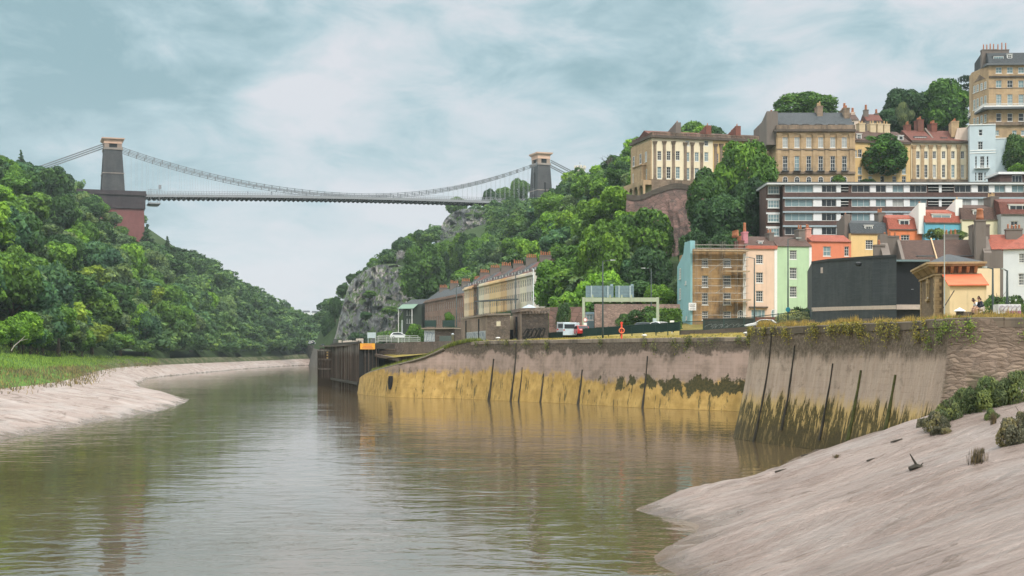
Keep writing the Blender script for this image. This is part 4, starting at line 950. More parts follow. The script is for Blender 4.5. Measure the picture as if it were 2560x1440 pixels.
def add_tower(cx, z, wB, wT, dB, dT, h, lab, left):
    body, hb = tower(cx, z, wB, wT, dB, dT, h, 0); t = body.obj('tower', M_TOWER, br, fixn=True); t['label'] = lab
    s = MB(); zz = z + hb * .45; w = wB + (wT - wB) * .45 + .5; d = dB + (dT - dB) * .45 + .5; s.box(cx - w/2, cx + w/2, -d/2, d/2, zz, zz + .5)
    s.box(cx - wT/2 - .35, cx + wT/2 + .35, -dT/2 - .35, dT/2 + .35, z + hb, z + hb + 1.0); s.obj('string_course', M_TRIM, t)
    u = MB(); w2, d2 = wT - .2, dT - .2; z1 = z + hb + 1.0; z2 = z1 + h * .075
    # saddle chamber: four corner piers and the dark slots between
    pw = w2 * .27
    for sx in (-1, 1):
        for sy in (-1, 1): u = MB(); u.box(cx + sx * (w2/2 - pw/2) - pw/2, cx + sx * (w2/2 - pw/2) + pw/2, sy * (d2/2 - d2*.12) - d2*.12, sy * (d2/2 - d2*.12) + d2*.12, z1, z2); u.obj('corner_pier', stone_cham, t)
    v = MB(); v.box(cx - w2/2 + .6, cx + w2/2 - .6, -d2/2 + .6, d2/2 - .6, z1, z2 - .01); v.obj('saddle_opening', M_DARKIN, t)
    c = MB(); z3 = z + h
    def fr(zz, w, d): return [(cx - w/2, -d/2, zz), (cx + w/2, -d/2, zz), (cx + w/2, d/2, zz), (cx - w/2, d/2, zz)]
    rings = [fr(z2, w2 + .2, d2 + .2), fr(z2 + (z3 - z2) * .55, w2 + .3, d2 + .3), fr(z2 + (z3 - z2) * .8, w2 + 2.3, d2 + 2.3), fr(z3, w2 + 2.5, d2 + 2.5)]
    vs = [p for r_ in rings for p in r_]; fs = [(i*4+k, i*4+(k+1)%4, i*4+4+(k+1)%4, i*4+4+k) for i in range(3) for k in range(4)] + [(0, 3, 2, 1), (12, 13, 14, 15)]
    c.add(vs, fs); c.obj('tower_cap', M_CAP, t)
    # tall arches on the face towards the river / road, and slits on the narrow face
    for side in (-1, 1):
        for a0, a1, fw in ((hb * .02, hb * .40, .40), (hb * .52, hb * .86, .33)):
            def wd(zz): return wB + (wT - wB) * zz / hb
            aw = dB * fw * .5; n = 9; pts = []
            for k in range(n + 1):
                th = math.pi * k / n; pts.append((aw * math.cos(th), a1 - aw + aw * math.sin(th)))
            pts = [(aw, a0)] + pts + [(-aw, a0)]
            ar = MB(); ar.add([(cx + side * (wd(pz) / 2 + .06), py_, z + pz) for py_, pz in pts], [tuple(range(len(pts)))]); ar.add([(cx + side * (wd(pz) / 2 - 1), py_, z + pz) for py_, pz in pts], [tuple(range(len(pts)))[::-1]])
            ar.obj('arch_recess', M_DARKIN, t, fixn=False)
    if not left:
        sl = MB(); yy = lambda zz: -(dB + (dT - dB) * zz / hb) / 2 - .05
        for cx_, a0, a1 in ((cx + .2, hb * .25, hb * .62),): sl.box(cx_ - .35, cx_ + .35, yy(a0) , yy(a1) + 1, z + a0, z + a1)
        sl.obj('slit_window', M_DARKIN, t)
    return t
stone_cham = stone_big('brown_tower_stone', (0.2, 0.15, 0.125), (0.33, 0.25, 0.2))
add_tower(0, 0, 10.8, 8.3, 15, 12, 26.6, 'left stone tower on the tall red abutment', True)
add_tower(span, dz(span) - 5, 9.4, 7.0, 13.5, 10, 31.5, 'right stone tower with tall arched recesses', False)
# left abutment
ab = MB(); hw, dp = 9.5, 22; x0, x1 = -8.5, X(346, 672) - LTc.x + 1.0
def frus(mb, xa, xb, ya, yb, za, zb, inset_):
    mb.add([(xa, ya, za), (xb, ya, za), (xb, yb, za), (xa, yb, za), (xa + 0, ya + inset_, zb), (xb - inset_, ya + inset_, zb), (xb - inset_, yb, zb), (xa, yb, zb)], [(0, 3, 2, 1), (4, 5, 6, 7), (0, 1, 5, 4), (1, 2, 6, 5), (2, 3, 7, 6), (3, 0, 4, 7)])
frus(ab, x0, x1, -9, 10, -36, -7.2, .5); abo = ab.obj('abutment', M_REDB, br)
ab2 = MB(); ab2.box(x0, x1 + .1, -9.2, 10.2, -7.2, -.6); ab2.box(x0, x1 + .6, -9.8, 10.8, -.9, 0); ab2.obj('abutment_head', M_DKB, abo)
ab3 = MB(); ab3.box(-17, x1 + .3, -9.7, -9.3, 0, 1.2); ab3.box(x1 - .1, x1 + .3, -9.7, 10, 0, 1.2); ab3.box(-17, x0, -9.6, 9, -2.5, 0); ab3.obj('parapet', M_DKB, abo)
# deck
DKa, DKb = x1 - .5, span + 6; n = 90; hwid = 4.7
dk = MB(); dk.grid([[(DKa + (DKb - DKa) * i / n, yy, dz(DKa + (DKb - DKa) * i / n) + zz) for yy, zz in ((-hwid, -.2), (-hwid, -1.5), (hwid, -1.5), (hwid, -.2), (-hwid, -.2))] for i in range(n + 1)])
deck = dk.obj('deck', M_IRON, br)
ud = MB()
for i in range(n):
    a = DKa + (DKb - DKa) * i / n; b_ = DKa + (DKb - DKa) * (i + 1) / n; m_ = (a + b_) / 2
    ud.add([(a, -hwid + .15, dz(a) - 1.5), (b_, -hwid + .15, dz(b_) - 1.5), (b_ - .3, -hwid + .4, dz(b_) - 2.1), (m_, -hwid + .4, dz(m_) - 2.6), (a + .3, -hwid + .4, dz(a) - 2.1),
            (a, hwid - .15, dz(a) - 1.5), (b_, hwid - .15, dz(b_) - 1.5), (b_ - .3, hwid - .4, dz(b_) - 2.1), (m_, hwid - .4, dz(m_) - 2.6), (a + .3, hwid - .4, dz(a) - 2.1)],
           [(0, 1, 2, 3, 4), (9, 8, 7, 6, 5), (2, 7, 8, 3), (3, 8, 9, 4)])
ud.obj('underside_truss', M_DECKD, deck)
rl = MB(); nn = 170
for s_ in (-hwid, hwid):
    rl.grid([[(DKa + (DKb - DKa) * i / n, s_ - .06, dz(DKa + (DKb - DKa) * i / n) + z_) for z_ in (1.25, 1.4)] for i in range(n + 1)])
    rl.grid([[(DKa + (DKb - DKa) * i / n, s_ - .04, dz(DKa + (DKb - DKa) * i / n) + z_) for z_ in (.45, .6)] for i in range(n + 1)])
    for i in range(nn):
        x = DKa + (DKb - DKa) * i / nn; rl.box(x - .08, x + .08, s_ - .1, s_ + .02, dz(x) - .3, dz(x) + 1.3)
rl.obj('railing', M_IRON, deck)
# chains: parabola, each chain made of two stacked link lines
zt = 26.6 * .80 + 2.6; ztR = dz(span) - 5 + 31.5 * .80 + 2.4; zm = dz(span * .52) + 1.4
def chz(x):
    t = x / span; l0 = .53
    if t < l0: return zm + (zt - zm) * ((l0 - t) / l0) ** 2
    return zm + (ztR - zm) * ((t - l0) / (1 - l0)) ** 2
for s_ in (-1, 1):
    ch = MB(); ns = 56; yv = s_ * 4.4
    for off in (0, -.75, -1.5):
        for i in range(ns):
            a = 4 + (span - 8) * i / ns; b_ = 4 + (span - 8) * (i + 1) / ns; ch.bar((a, yv, chz(a) + off), (b_, yv, chz(b_) + off), .16, .26)
    for i in range(ns + 1):
        a = 4 + (span - 8) * i / ns; ch.box(a - .22, a + .22, yv - .15, yv + .15, chz(a) - 1.75, chz(a) + .25)
    for off in (0, -1.0):
        ch.bar((-4, yv, zt + off), (-64, yv, zt - 25 + off), .3, .5)
        ch.bar((span + 4, yv, ztR + off), (span + 66, yv, ztR - 27 + off), .3, .5)
    ch.obj('chain', M_CHAIN, br)
hg = MB(); 
for s_ in (-1, 1):
    for i in range(81):
        x = 6 + (span - 12) * i / 80; hg.bar((x, s_ * 4.4, chz(x) - 1.6), (x, s_ * 4.4, dz(x) + .2), .085, .085) if chz(x) - dz(x) > 2.2 else None
setp(hg.obj('hanger_rods', M_HANG, br), kind='stuff')
# inspection cradle, lamp posts on the deck
cr = MB(); cxx = X(377, 672) - LTc.x; cr.box(cxx - 3, cxx + 2.6, -5.6, 5.6, dz(cxx) - 4.9, dz(cxx) - 4.3); cr.box(cxx - 2.3, cxx + 2, -5, 5, dz(cxx) - 5.2, dz(cxx) - 4.902)
for a in (-2, 2):
    for b_ in (-5.2, 5.2): cr.bar((cxx + a, b_, dz(cxx) - 4.3), (cxx + a, b_, dz(cxx) + 2.6), .16)
cr.bar((cxx - 2.9, -5.3, dz(cxx) - 3.4), (cxx + 2.6, -5.3, dz(cxx) - 3.4), .1); cr.bar((cxx - 3.5, -5.2, dz(cxx) + 1.9), (cxx + 3.5, -5.2, dz(cxx) + 1.9), .2)
cr.box(cxx + 1.6, cxx + 3, -5.4, -5.0, dz(cxx) + 2.4, dz(cxx) + 4.4)
cro = thing('inspection_cradle', 'small grey maintenance cradle slung under the bridge deck near the left tower', 'cradle', (LTc.x, LTc.y, zdL), ang)
cr.obj('cradle_frame', M_IRON, cro)
# people walking on the bridge and a cable-stayed lamp are specks: three walkers
def speck_person(xl, shirt, lab):
    p = MB(); x, y, z = 0, 0, 0
    p.lathe((0, 0, 0), [(.10, 0), (.13, .4), (.17, .8), (.2, 1.0), (.24, 1.4), (.1, 1.5), (.11, 1.58), (.12, 1.7), (.05, 1.8)], 8)
    w = Matrix.Rotation(ang, 4, 'Z') @ Vector((xl, -hwid + .8, dz(xl) + .0)); o = p.obj('person', plain(shirt[0], shirt[1], .8), loc=(LTc.x + w.x, LTc.y + w.y, zdL + w.z), smooth=True)
    return setp(o, lab, 'person', 'people walking on the bridge deck')
for k, (px) in enumerate((628, 695, 853)):
    speck_person(X(px, 690 + k * 8) - LTc.x, ('dark_jacket', (0.03, 0.03, 0.04)), ['distant walker in dark clothes on the left third of the bridge', 'distant walker in dark clothes left of mid bridge', 'distant walker in dark clothes at mid bridge'][k])
# observatory tower on the skyline
ob = thing('observatory_tower', 'small pale castellated tower with a domed top on the skyline right of the bridge', 'tower', (X(1450, 900), 900, Z(440, 900)))
m = MB(); m.lathe((0, 0, -6), [(3.3, 0), (3.2, 10), (3.7, 10.6), (3.7, 11.2)], 18); M_OBS = plain('pale_render', (0.62, 0.56, 0.47), .8); m.obj('tower_body', M_OBS, ob)
m = MB()
for k in range(9):
    a = k * 2 * math.pi / 9; m.box(3.4 * math.cos(a) - .5, 3.4 * math.cos(a) + .5, 3.4 * math.sin(a) - .5, 3.4 * math.sin(a) + .5, 5.2, 6.5)
m.obj('battlement', M_OBS, ob); m = MB(); m.lathe((0, 0, 5), [(2.6, 0), (2.4, 1.3), (1.2, 2.3), (.6, 2.6), (.3, 3.4), (.05, 4.2)], 14); m.obj('dome', plain('lead_dome', (0.22, 0.24, 0.26), .5), ob)
# ------------------------------------------------------------------ building kit
M_WHITE = plain('white_paint', (0.72, 0.72, 0.70), .5, var=.05)
M_FRAME = plain('window_paint', (0.66, 0.66, 0.64), .5, var=.05)
def glass(name, c, rough=.08):
    b = NB(name); return b.fin(c, rough, 0, .6)
G_DARK = glass('dark_glass', (0.018, 0.022, 0.026)); G_MID = glass('pale_glass', (0.17, 0.25, 0.27)); G_CURT = glass('curtained_glass', (0.34, 0.35, 0.34), .3)
M_SLATE = tiles('slate_roof', (0.075, 0.085, 0.095)); M_BRTILE = tiles('brown_tile_roof', (0.105, 0.062, 0.05)); M_RDTILE = tiles('red_tile_roof', (0.36, 0.10, 0.065)); M_MAROON = tiles('maroon_tile_roof', (0.17, 0.06, 0.045))
M_POT = plain('chimney_pot_clay', (0.42, 0.17, 0.09), .8, var=.25); M_POTY = plain('buff_pot_clay', (0.52, 0.36, 0.20), .8, var=.2)
M_BRICK = ashlar('red_brick', (0.23, 0.085, 0.06), (0.17, 0.065, 0.05), bw=.45, rh=.15, amt=.5)
M_STACK = stucco('grey_render_stack', (0.16, 0.135, 0.12), amt=.7); M_LEAD = plain('lead_grey', (0.11, 0.12, 0.13), .6)
M_DKSTONE = ashlar('sooty_cornice', (0.13, 0.105, 0.085), (0.09, 0.07, 0.06), amt=.9)
WC = {}
def win_mesh(w, h, nx, ny, arch, sill):
    key = (round(w, 1), round(h, 1), nx, ny, arch, sill)
    if key in WC: return WC[key]
    W_, H_ = key[0], key[1]; f = min(.09, W_ * .1); mb = MB(); bar = .045
    if not arch:
        mb.box(0, f, 0, .07, 0, H_); mb.box(W_ - f, W_, 0, .07, 0, H_); mb.box(f, W_ - f, 0, .07, 0, f); mb.box(f, W_ - f, 0, .07, H_ - f, H_)
        top = H_ - f
    else:
        r = W_ / 2; n = 8; o = [(r - r * math.cos(math.pi * k / n), H_ - r + r * math.sin(math.pi * k / n)) for k in range(n + 1)]
        i_ = [(r - (r - f) * math.cos(math.pi * k / n), H_ - r + (r - f) * math.sin(math.pi * k / n)) for k in range(n + 1)]
        for k in range(n): mb.extr([o[k], o[k + 1], i_[k + 1], i_[k]], 0, .07)
        mb.box(0, f, 0, .07, 0, H_ - r); mb.box(W_ - f, W_, 0, .07, 0, H_ - r); mb.box(f, W_ - f, 0, .07, 0, f); top = H_ - f * .8
    for k in range(1, nx): mb.box(W_ * k / nx - bar / 2, W_ * k / nx + bar / 2, .01, .06, f, top)
    for k in range(1, ny):
        b_ = bar * (1.6 if k * 2 == ny else 1); mb.box(f, W_ - f, .005, .065, H_ * k / ny - b_ / 2, H_ * k / ny + b_ / 2)
    if sill: mb.box(-.08, W_ + .08, -.14, .05, -.12, -.002)
    fm = mb.mesh('window', M_FRAME); pm = MB()
    if arch:
        pm.add([(x, .05, z) for x, z in [(W_ - f / 2, f / 2)] + [(a, b_) for a, b_ in i_[::-1]] + [(f / 2, f / 2)]], [tuple(range(len(i_) + 2))])
    else: pm.add([(f / 2, .05, f / 2), (W_ - f / 2, .05, f / 2), (W_ - f / 2, .05, H_ - f / 2), (f / 2, .05, H_ - f / 2)], [(0, 1, 2, 3)])
    ps = [pm.mesh('pane', g) for g in (G_DARK, G_MID, G_CURT)]
    WC[key] = (fm, ps, W_, H_); return WC[key]
def put_window(parent, u, v, w, h, y=.12, rz=0.0, org=(0, 0), nx=2, ny=2, arch=False, sill=True, g=None, mat=None):
    fm, ps, W_, H_ = win_mesh(w, h, nx, ny, arch, sill)
    c, s = math.cos(rz), math.sin(rz)
    o = link('window', fm, parent, (org[0] + u * c - y * s, org[1] + u * s + y * c, v)); o.rotation_euler = (0, 0, rz); o.scale = (w / W_, 1, h / H_)
    if g is None:
        q = rng.random(); g = 0 if q < .6 else 1 if q < .8 else 2
    link('pane', ps[g], o); return o
def wall_open(mb, p0, p1, z0, z1, rects, reveal=.18):
    """wall seen from outside running left p0 to right p1 with rectangular openings (u0,v0,u1,v1), v measured from the building base"""
    p0 = Vector((*p0, 0)); p1 = Vector((*p1, 0)); d = p1 - p0; Ln = d.length; d.normalize(); inn = Vector((-d.y, d.x, 0))
    rects = [(max(.02, a), max(z0 + .01, b), min(Ln - .02, c), min(z1 - .01, e)) for a, b, c, e in rects]; rects = [r for r in rects if r[2] > r[0] and r[3] > r[1]]
    us = sorted({0, Ln, *[r[0] for r in rects], *[r[2] for r in rects]}); vs = sorted({z0, z1, *[r[1] for r in rects], *[r[3] for r in rects]})
    def pt(u, v, y=0): q = p0 + d * u + inn * y; return (q.x, q.y, v)
    for a, b in zip(us[:-1], us[1:]):
        if b - a < 1e-4: continue
        for c, e in zip(vs[:-1], vs[1:]):
            if e - c < 1e-4: continue
            mu, mv = (a + b) / 2, (c + e) / 2
            if any(r[0] < mu < r[2] and r[1] < mv < r[3] for r in rects): continue
            mb.add([pt(a, c), pt(b, c), pt(b, e), pt(a, e)], [(0, 1, 2, 3)])
    for a, c, b, e in rects:
        mb.add([pt(a, c), pt(b, c), pt(b, e), pt(a, e), pt(a, c, reveal), pt(b, c, reveal), pt(b, e, reveal), pt(a, e, reveal)], [(0, 4, 5, 1), (1, 5, 6, 2), (2, 6, 7, 3), (3, 7, 4, 0)])
class B:
    """a building placed by the photo: front wall from (pxl, Dl) to (pxr, Dr); base z0, top from the pixel row at the left end"""
    def __init__(s, name, label, pxl, Dl, pxr, Dr, z0, py_top, depth, mat, cat='house', group=None):
        s.x0, s.y0, s.z0 = X(pxl, Dl), Dl, z0; x1 = X(pxr, Dr); s.len = math.hypot(x1 - s.x0, Dr - Dl); s.a = math.atan2(Dr - Dl, x1 - s.x0)
        s.h = Z(py_top, Dl) - z0; s.dep = depth; s.mat = mat; s.e = thing(name, label, cat, (s.x0, s.y0, z0), s.a, group); s.rects = []; s.side = []; s.wins = []; s.sw = []
    def u(s, px):
        k = (px - CX) / F; c, sn = math.cos(s.a), math.sin(s.a); return (k * s.y0 - s.x0) / (c - k * sn)
    def D(s, u): return s.y0 + u * math.sin(s.a)
    def v(s, py, u): return Z(py, s.D(u)) - s.z0
    def win(s, px0, py0, px1, py1, nx=2, ny=2, arch=False, g=None, proud=False, sill=True):
        u0, u1 = s.u(px0), s.u(px1); v0, v1 = s.v(py1, u0), s.v(py0, u0)
        if not arch and not proud: s.rects.append((u0, v0, u1, v1))
        s.wins.append((u0, v0, u1 - u0, v1 - v0, -.06 if (arch or proud) else .12, nx, ny, arch, g, sill))
    def rows(s, pxs, pys, w, **k):
        for py0, py1 in pys:
            for p in pxs: s.win(p - w / 2, py0, p + w / 2, py1, **k)
    def lwin(s, t0, v0, t1, v1, nx=2, ny=2, arch=False):
        """window in the left side wall, t metres back from the front corner"""
        a, b = s.dep - t1, s.dep - t0
        if not arch: s.side.append((a, v0, b, v1))
        s.sw.append((a, v0, b - a, v1 - v0, nx, ny, arch))
    def shell(s, name='wall', top=True, reveal=.18):
        mb = MB(); L_, d, h = s.len, s.dep, s.h
        wall_open(mb, (0, 0), (L_, 0), -6, h, s.rects, reveal); wall_open(mb, (0, d), (0, 0), -6, h, s.side, reveal)
        wall_open(mb, (L_, 0), (L_, d), -6, h, []); wall_open(mb, (L_, d), (0, d), -6, h, [])
        if top: mb.add([(0, 0, h), (L_, 0, h), (L_, d, h), (0, d, h)], [(0, 1, 2, 3)])
        # dark rooms behind the openings
        mb.cur = 1; mb.box(.3, L_ - .3, reveal + .03, d - .3, -5.9, h - .05)
        w = mb.obj(name, [s.mat, M_DARKIN], s.e, fixn=False); s.wall = w
        for u, v, w_, h_, y, nx, ny, ar, g, sl in s.wins: put_window(s.e, u, v, w_, h_, y, nx=nx, ny=ny, arch=ar, g=g, sill=sl)
        for u, v, w_, h_, nx, ny, ar in s.sw: put_window(s.e, u, v, w_, h_, -.06 if ar else .12, rz=-math.pi / 2, org=(0, d), nx=nx, ny=ny, arch=ar)
        return w
    def part(s, name, mat, fn, parent=None, smooth=False):
        mb = MB(); fn(mb); return mb.obj(name, mat, parent or s.e, smooth=smooth)
    def cornice(s, py=None, out=.35, th=.35, mat=None, v=None, left=True, name='cornice'):
        v_ = s.h - th if v is None else v
        return s.part(name, mat or M_DKSTONE, lambda m: m.box(-out if left else 0, s.len + (0.003), -out, s.dep + .003 if left else .003, v_, v_ + th))
    def parapet(s, hgt, mat, th=.3, balus=False):
        def f(m):
            L_, d, h = s.len, s.dep, s.h
            if balus:
                for a, b, c, e in ((-.02, L_, -.02, th), (-.02, th, th, d)):
                    m.box(a, b, c, e, h, h + .2); m.box(a, b, c, e, h + hgt - .2, h + hgt)
                n = int(L_ / .45)
                for k in range(n): m.box(L_ * (k + .2) / n, L_ * (k + .75) / n, .04, th - .06, h + .2, h + hgt - .2)
                n = int(d / .45)
                for k in range(n): m.box(.04, th - .06, th + (d - th) * (k + .2) / n, th + (d - th) * (k + .75) / n, h + .2, h + hgt - .2)
            else: m.box(-.02, L_ - .01, -.02, th, h, h + hgt); m.box(-.02, th, th, d, h, h + hgt)
        return s.part('parapet', mat, f)
    def roof(s, mat, rise, front=.6, over=.15, kind='gable', u0=0, u1=None, dep=None, v=None):
        """pitched roof, ridge parallel to the front; front = distance of the ridge from the front as a share of the depth"""
        L_ = s.len if u1 is None else u1; d = dep or s.dep; h = (s.h if v is None else v) + .02; r = d * front
        if kind == 'gable': return s.part('roof', mat, lambda m: m.extx([(-over, h), (r, h + rise), (d + over, h)], u0 - .02, L_ + .01))
        if kind == 'hip': return s.part('roof', mat, lambda m: m.add([(u0 - over, -over, h), (L_ + over, -over, h), (L_ + over, d + over, h), (u0 - over, d + over, h), (u0 + min(r, L_ * .45), r, h + rise), (L_ - min(r, L_ * .45), r, h + rise)], [(0, 1, 5, 4), (1, 2, 5), (2, 3, 4, 5), (3, 0, 4), (3, 2, 1, 0)]))
        if kind == 'mansard': return s.part('roof', mat, lambda m: m.extx([(.05, h), (rise * .38, h + rise * .72), (d * .5, h + rise), (d - .3, h + rise * .7), (d, h)], u0, L_))
    def stack(s, u, y, w, d, v0, v1, mat, pots=4, pm=None, along='y', ph=.8, pr=.14, slope=0):
        """chimney stack with a row of pots; slope shears the top so it falls towards the back"""
        def f(m):
            if slope: m.extx([(y - d / 2, v0), (y + d / 2, v0), (y + d / 2, v1 - slope), (y - d / 2, v1)], u - w / 2, u + w / 2)
            else: m.box(u - w / 2, u + w / 2, y - d / 2, y + d / 2, v0, v1); m.box(u - w / 2 - .08, u + w / 2 + .08, y - d / 2 - .08, y + d / 2 + .08, v1 - .25, v1 - .05)
        c = s.part('chimney', mat, f)
        for k in range(pots):
            t = (k + .5) / pots - .5; uu, yy = (u, y + t * d * .92) if along == 'y' else (u + t * w * .92, y); vv = v1 - (slope * (t + .5) if slope else 0)
            key = ('pot', pm or M_POT)
            if key not in WC: q = MB(); q.lathe((0, 0, 0), [(.17, -.05), (.15, .25), (.13, .75), (.16, .8), (.11, .85)], 8); WC[key] = q.mesh('chimney_pot', pm or M_POT, True)
            o = link('chimney_pot', WC[key], c, (uu, yy, vv)); j = rng.uniform(.8, 1.2); o.scale = (pr / .14, pr / .14, ph * j)
        return c
    def pilaster(s, pxc, w, py0, py1, mat, cap=True, out=.16):
        u = s.u(pxc); hw = s.u(pxc + w / 2) - u; a, b = s.v(py1, u), s.v(py0, u)
        def f(m):
            m.box(u - hw, u + hw, -out, -.003, a, b - (.9 if cap else 0))
            if cap: m.add([(u - hw, -out, b - .9), (u + hw, -out, b - .9), (u + hw, -.003, b - .9), (u - hw, -.003, b - .9), (u - hw * 1.5, -out - .22, b - .15), (u + hw * 1.5, -out - .22, b - .15), (u + hw * 1.5, -.003, b - .15), (u - hw * 1.5, -.003, b - .15)], [(0, 3, 2, 1), (4, 5, 6, 7), (0, 1, 5, 4), (1, 2, 6, 5), (2, 3, 7, 6), (3, 0, 4, 7)]); m.box(u - hw * 1.6, u + hw * 1.6, -out - .26, -.003, b - .148, b)
            m.box(u - hw * 1.25, u + hw * 1.25, -out - .07, -.004, a - .02, a + .35)
        return s.part('pilaster', mat, f)
    def dormer(s, px0, py0, px1, py1, y0, mat, nx=3, ny=1, dep=1.6):
        u0, u1 = s.u(px0), s.u(px1); D = s.D(u0) + y0; a, b = Z(py1, D) - s.z0, Z(py0, D) - s.z0
        o = s.part('dormer', mat, lambda m: (m.box(u0 - .12, u1 + .12, y0, y0 + dep, a - .1, b + .1), m.box(u0 - .25, u1 + .25, y0 - .15, y0 + dep + .1, b + .103, b + .2)))
        put_window(o, u0, a, u1 - u0, b - a, y0 - .08, nx=nx, ny=ny, sill=False); return o
    def balcony(s, px0, px1, py0, py1, mat, out=1.0):
        u0, u1 = s.u(px0), s.u(px1); a, b = s.v(py1, u0), s.v(py0, u0)
        def f(m):
            m.box(u0, u1, -out, -.003, a, a + .14); m.box(u0, u1, -out, -out + .05, b - .06, b)
            n = max(2, int((u1 - u0) / .22))
            for k in range(n + 1): q = u0 + (u1 - u0) * k / n; m.box(q - .02, q + .02, -out, -out + .04, a + .14, b - .06)
        return s.part('balcony', mat, f)
    def band(s, px0, px1, py, th, mat, out=.1, name='string_course'):
        u0, u1 = s.u(px0), s.u(px1); a = s.v(py, u0); return s.part(name, mat, lambda m: m.box(u0, u1, -out, -.002, a - th / 2, a + th / 2))

# ------------------------------------------------------------------ row 1: scaffolded house, pink house, green house
M_OCHRE = ashlar('ochre_stone', (0.40, 0.255, 0.12), (0.32, 0.20, 0.10), (0.075, 0.055, 0.04), bw=1.2, rh=.4, amt=.85)
M_BLUE = stucco('powder_blue_render', (0.235, 0.43, 0.47), amt=.28)
M_PINK = stucco('pale_pink_render', (0.66, 0.485, 0.375), amt=.28); M_GREEN = stucco('pale_green_render', (0.41, 0.56, 0.37), amt=.28)
A7 = math.tan(math.radians(7))
def row1(px):  # depth of the row's front line at a pixel column
    k = (px - CX) / F; x0, y0 = X(1731, 233), 233.0; u = (k * y0 - x0) / (1 - k * A7); return y0 + u * A7
z1 = 10.6
b = B('town_house', 'scaffolded ochre stone town house with a powder blue gable wall', 1731, 233, 1864.5, row1(1864.5), z1, 630, 9, M_OCHRE)
for y0, y1 in ((645.5, 668), (688.6, 718), (731.7, 762), (777.5, 800)):
    b.win(1755, y0, 1770.5, y1, 3, 4, g=0); b.win(1808, y0, 1828, y1, 4, 4, g=0)
b.win(1844, 775, 1858.5, 806, 3, 4, arch=True, g=0)
b.shell(); b.part('parapet', M_OCHRE, lambda m: m.box(0, b.len - .01, 0, .35, b.h + .002, b.h + .5)); b.roof(M_BRTILE, .9, .5, 0, dep=8.4, u0=.5)
h = b.h
b.part('gable_wall', M_BLUE, lambda m: m.extx([(-.05, -6), (9.1, -6), (9.1, h - 1.9), (4.7, h + .1), (4.2, h + 1.4), (-.05, h + 1.5)], -.35, -.003))
b.part('chimney', M_BLUE, lambda m: m.box(-.34, .5, .1, 4.0, h - .2, h + 1.9))
g_ = b.e.children[-1]
for k, yy in enumerate((.7, 1.7, 2.7)):
    q = MB(); q.lathe((0, 0, 0), [(.34, 0), (.3, .4), (.26, 1.1), (.3, 1.15)], 10); o = q.obj('chimney_pot', M_POT, g_, loc=(.08, yy, h + 1.9), smooth=True)
for t0, py0, py1, wd in ((6.4, 671, 697, 1.0), (2.7, 702, 711, .6), (6.4, 721, 748, 1.0), (6.4, 773, 799, 1.0), (2.2, 790, 799, .6)):
    D_ = 233 + t0; v0, v1 = Z(py1, D_) - z1, Z(py0, D_) - z1; put_window(b.e, b.dep - t0 - wd, v0, wd, v1 - v0, -.42, rz=-math.pi / 2, org=(0, b.dep), nx=2, ny=4, g=1)
b.stack(b.len - .5, 2.2, .9, 2.6, h, h + 2.1, M_BRICK, 3)
b.part('downpipe', M_WHITE, lambda m: m.box(b.len - .5, b.len - .02, -.12, -.003, -4, h - .2))
HS1 = b
# sign board on the corner
q = MB(); q.box(0, 1.27, 0, .05, 0, 1.25); sb_ = q.obj('signboard', plain('sign_white', (0.72, 0.72, 0.73), .5), b.e, loc=(-.78, -.62, b.v(776, 0)))
q = MB()
for x_ in (.15, 1.05): q.bar((x_, .05, .6), (x_, .6, .6), .05)
q.obj('sign_bracket', M_IRON, sb_)
def text(body, size, mat, parent, loc, rot=(math.pi / 2, 0, 0), ext=.01, sx=1.0):
    cu = bpy.data.curves.new('lettering', 'FONT'); cu.body = body; cu.size = size; cu.extrude = ext; cu.align_x = 'CENTER'; o = bpy.data.objects.new('tmp', cu); COL.objects.link(o)
    dg = bpy.context.evaluated_depsgraph_get(); me = bpy.data.meshes.new_from_object(o.evaluated_get(dg)); me.name = 'lettering'; bpy.data.objects.remove(o)
    me.materials.clear(); me.materials.append(mat); t = link('lettering', me, parent, loc); t.rotation_euler = rot; t.scale = (sx, 1, 1); return t
M_GREYT = plain('sign_grey_ink', (0.18, 0.16, 0.17), .6); M_REDT = plain('sign_red_ink', (0.5, 0.12, 0.1), .6)
text('EASY', .46, M_GREYT, sb_, (.635, -.012, .74))
q = MB(); q.box(.14, 1.12, -.012, -.002, .56, .64); q.box(.14, 1.12, -.012, -.002, .16, .2); q.box(.14, 1.12, -.012, -.002, .28, .32); q.obj('print_line', M_GREYT, sb_)
# scaffold
sf = thing('scaffolding', 'tube scaffolding with board platforms against the ochre stone house', 'scaffolding', (b.x0, b.y0, z1), b.a)
M_TUBE = plain('galvanised_tube', (0.24, 0.225, 0.2), .45, .3); M_BOARD = plain('scaffold_board', (0.36, 0.28, 0.19), .85, var=.3)
for px in (1736.7, 1771.4, 1799, 1806, 1836.7, 1861):
    u = b.u(px)
    for y_ in (-.35, -1.5): q = MB(); q.tube([(u, y_, -4), (u, y_, b.v(603 if px != 1799 else 606, u))], .03, 6); q.obj('pole', M_TUBE, sf, fixn=False)
for py in (613, 621.5, 650, 665, 697, 715, 733, 754, 788):
    q = MB(); full = py < 640 or py in (650, 665, 697, 733, 754, 788); u0, u1 = b.u(1732), b.u(1866)
    q.tube([(u0, -1.5, b.v(py, 0)), (u1, -1.5, b.v(py, 0))], .028, 6); q.tube([(u0, -.35, b.v(py, 0)), (u1, -.35, b.v(py, 0))], .024, 6)
    for px in (1736.7, 1771.4, 1806, 1836.7, 1861): q.tube([(b.u(px), -1.6, b.v(py, 0) - .05), (b.u(px), -.2, b.v(py, 0) - .05)], .03, 5)
    q.obj('ledger', M_TUBE, sf, fixn=False)
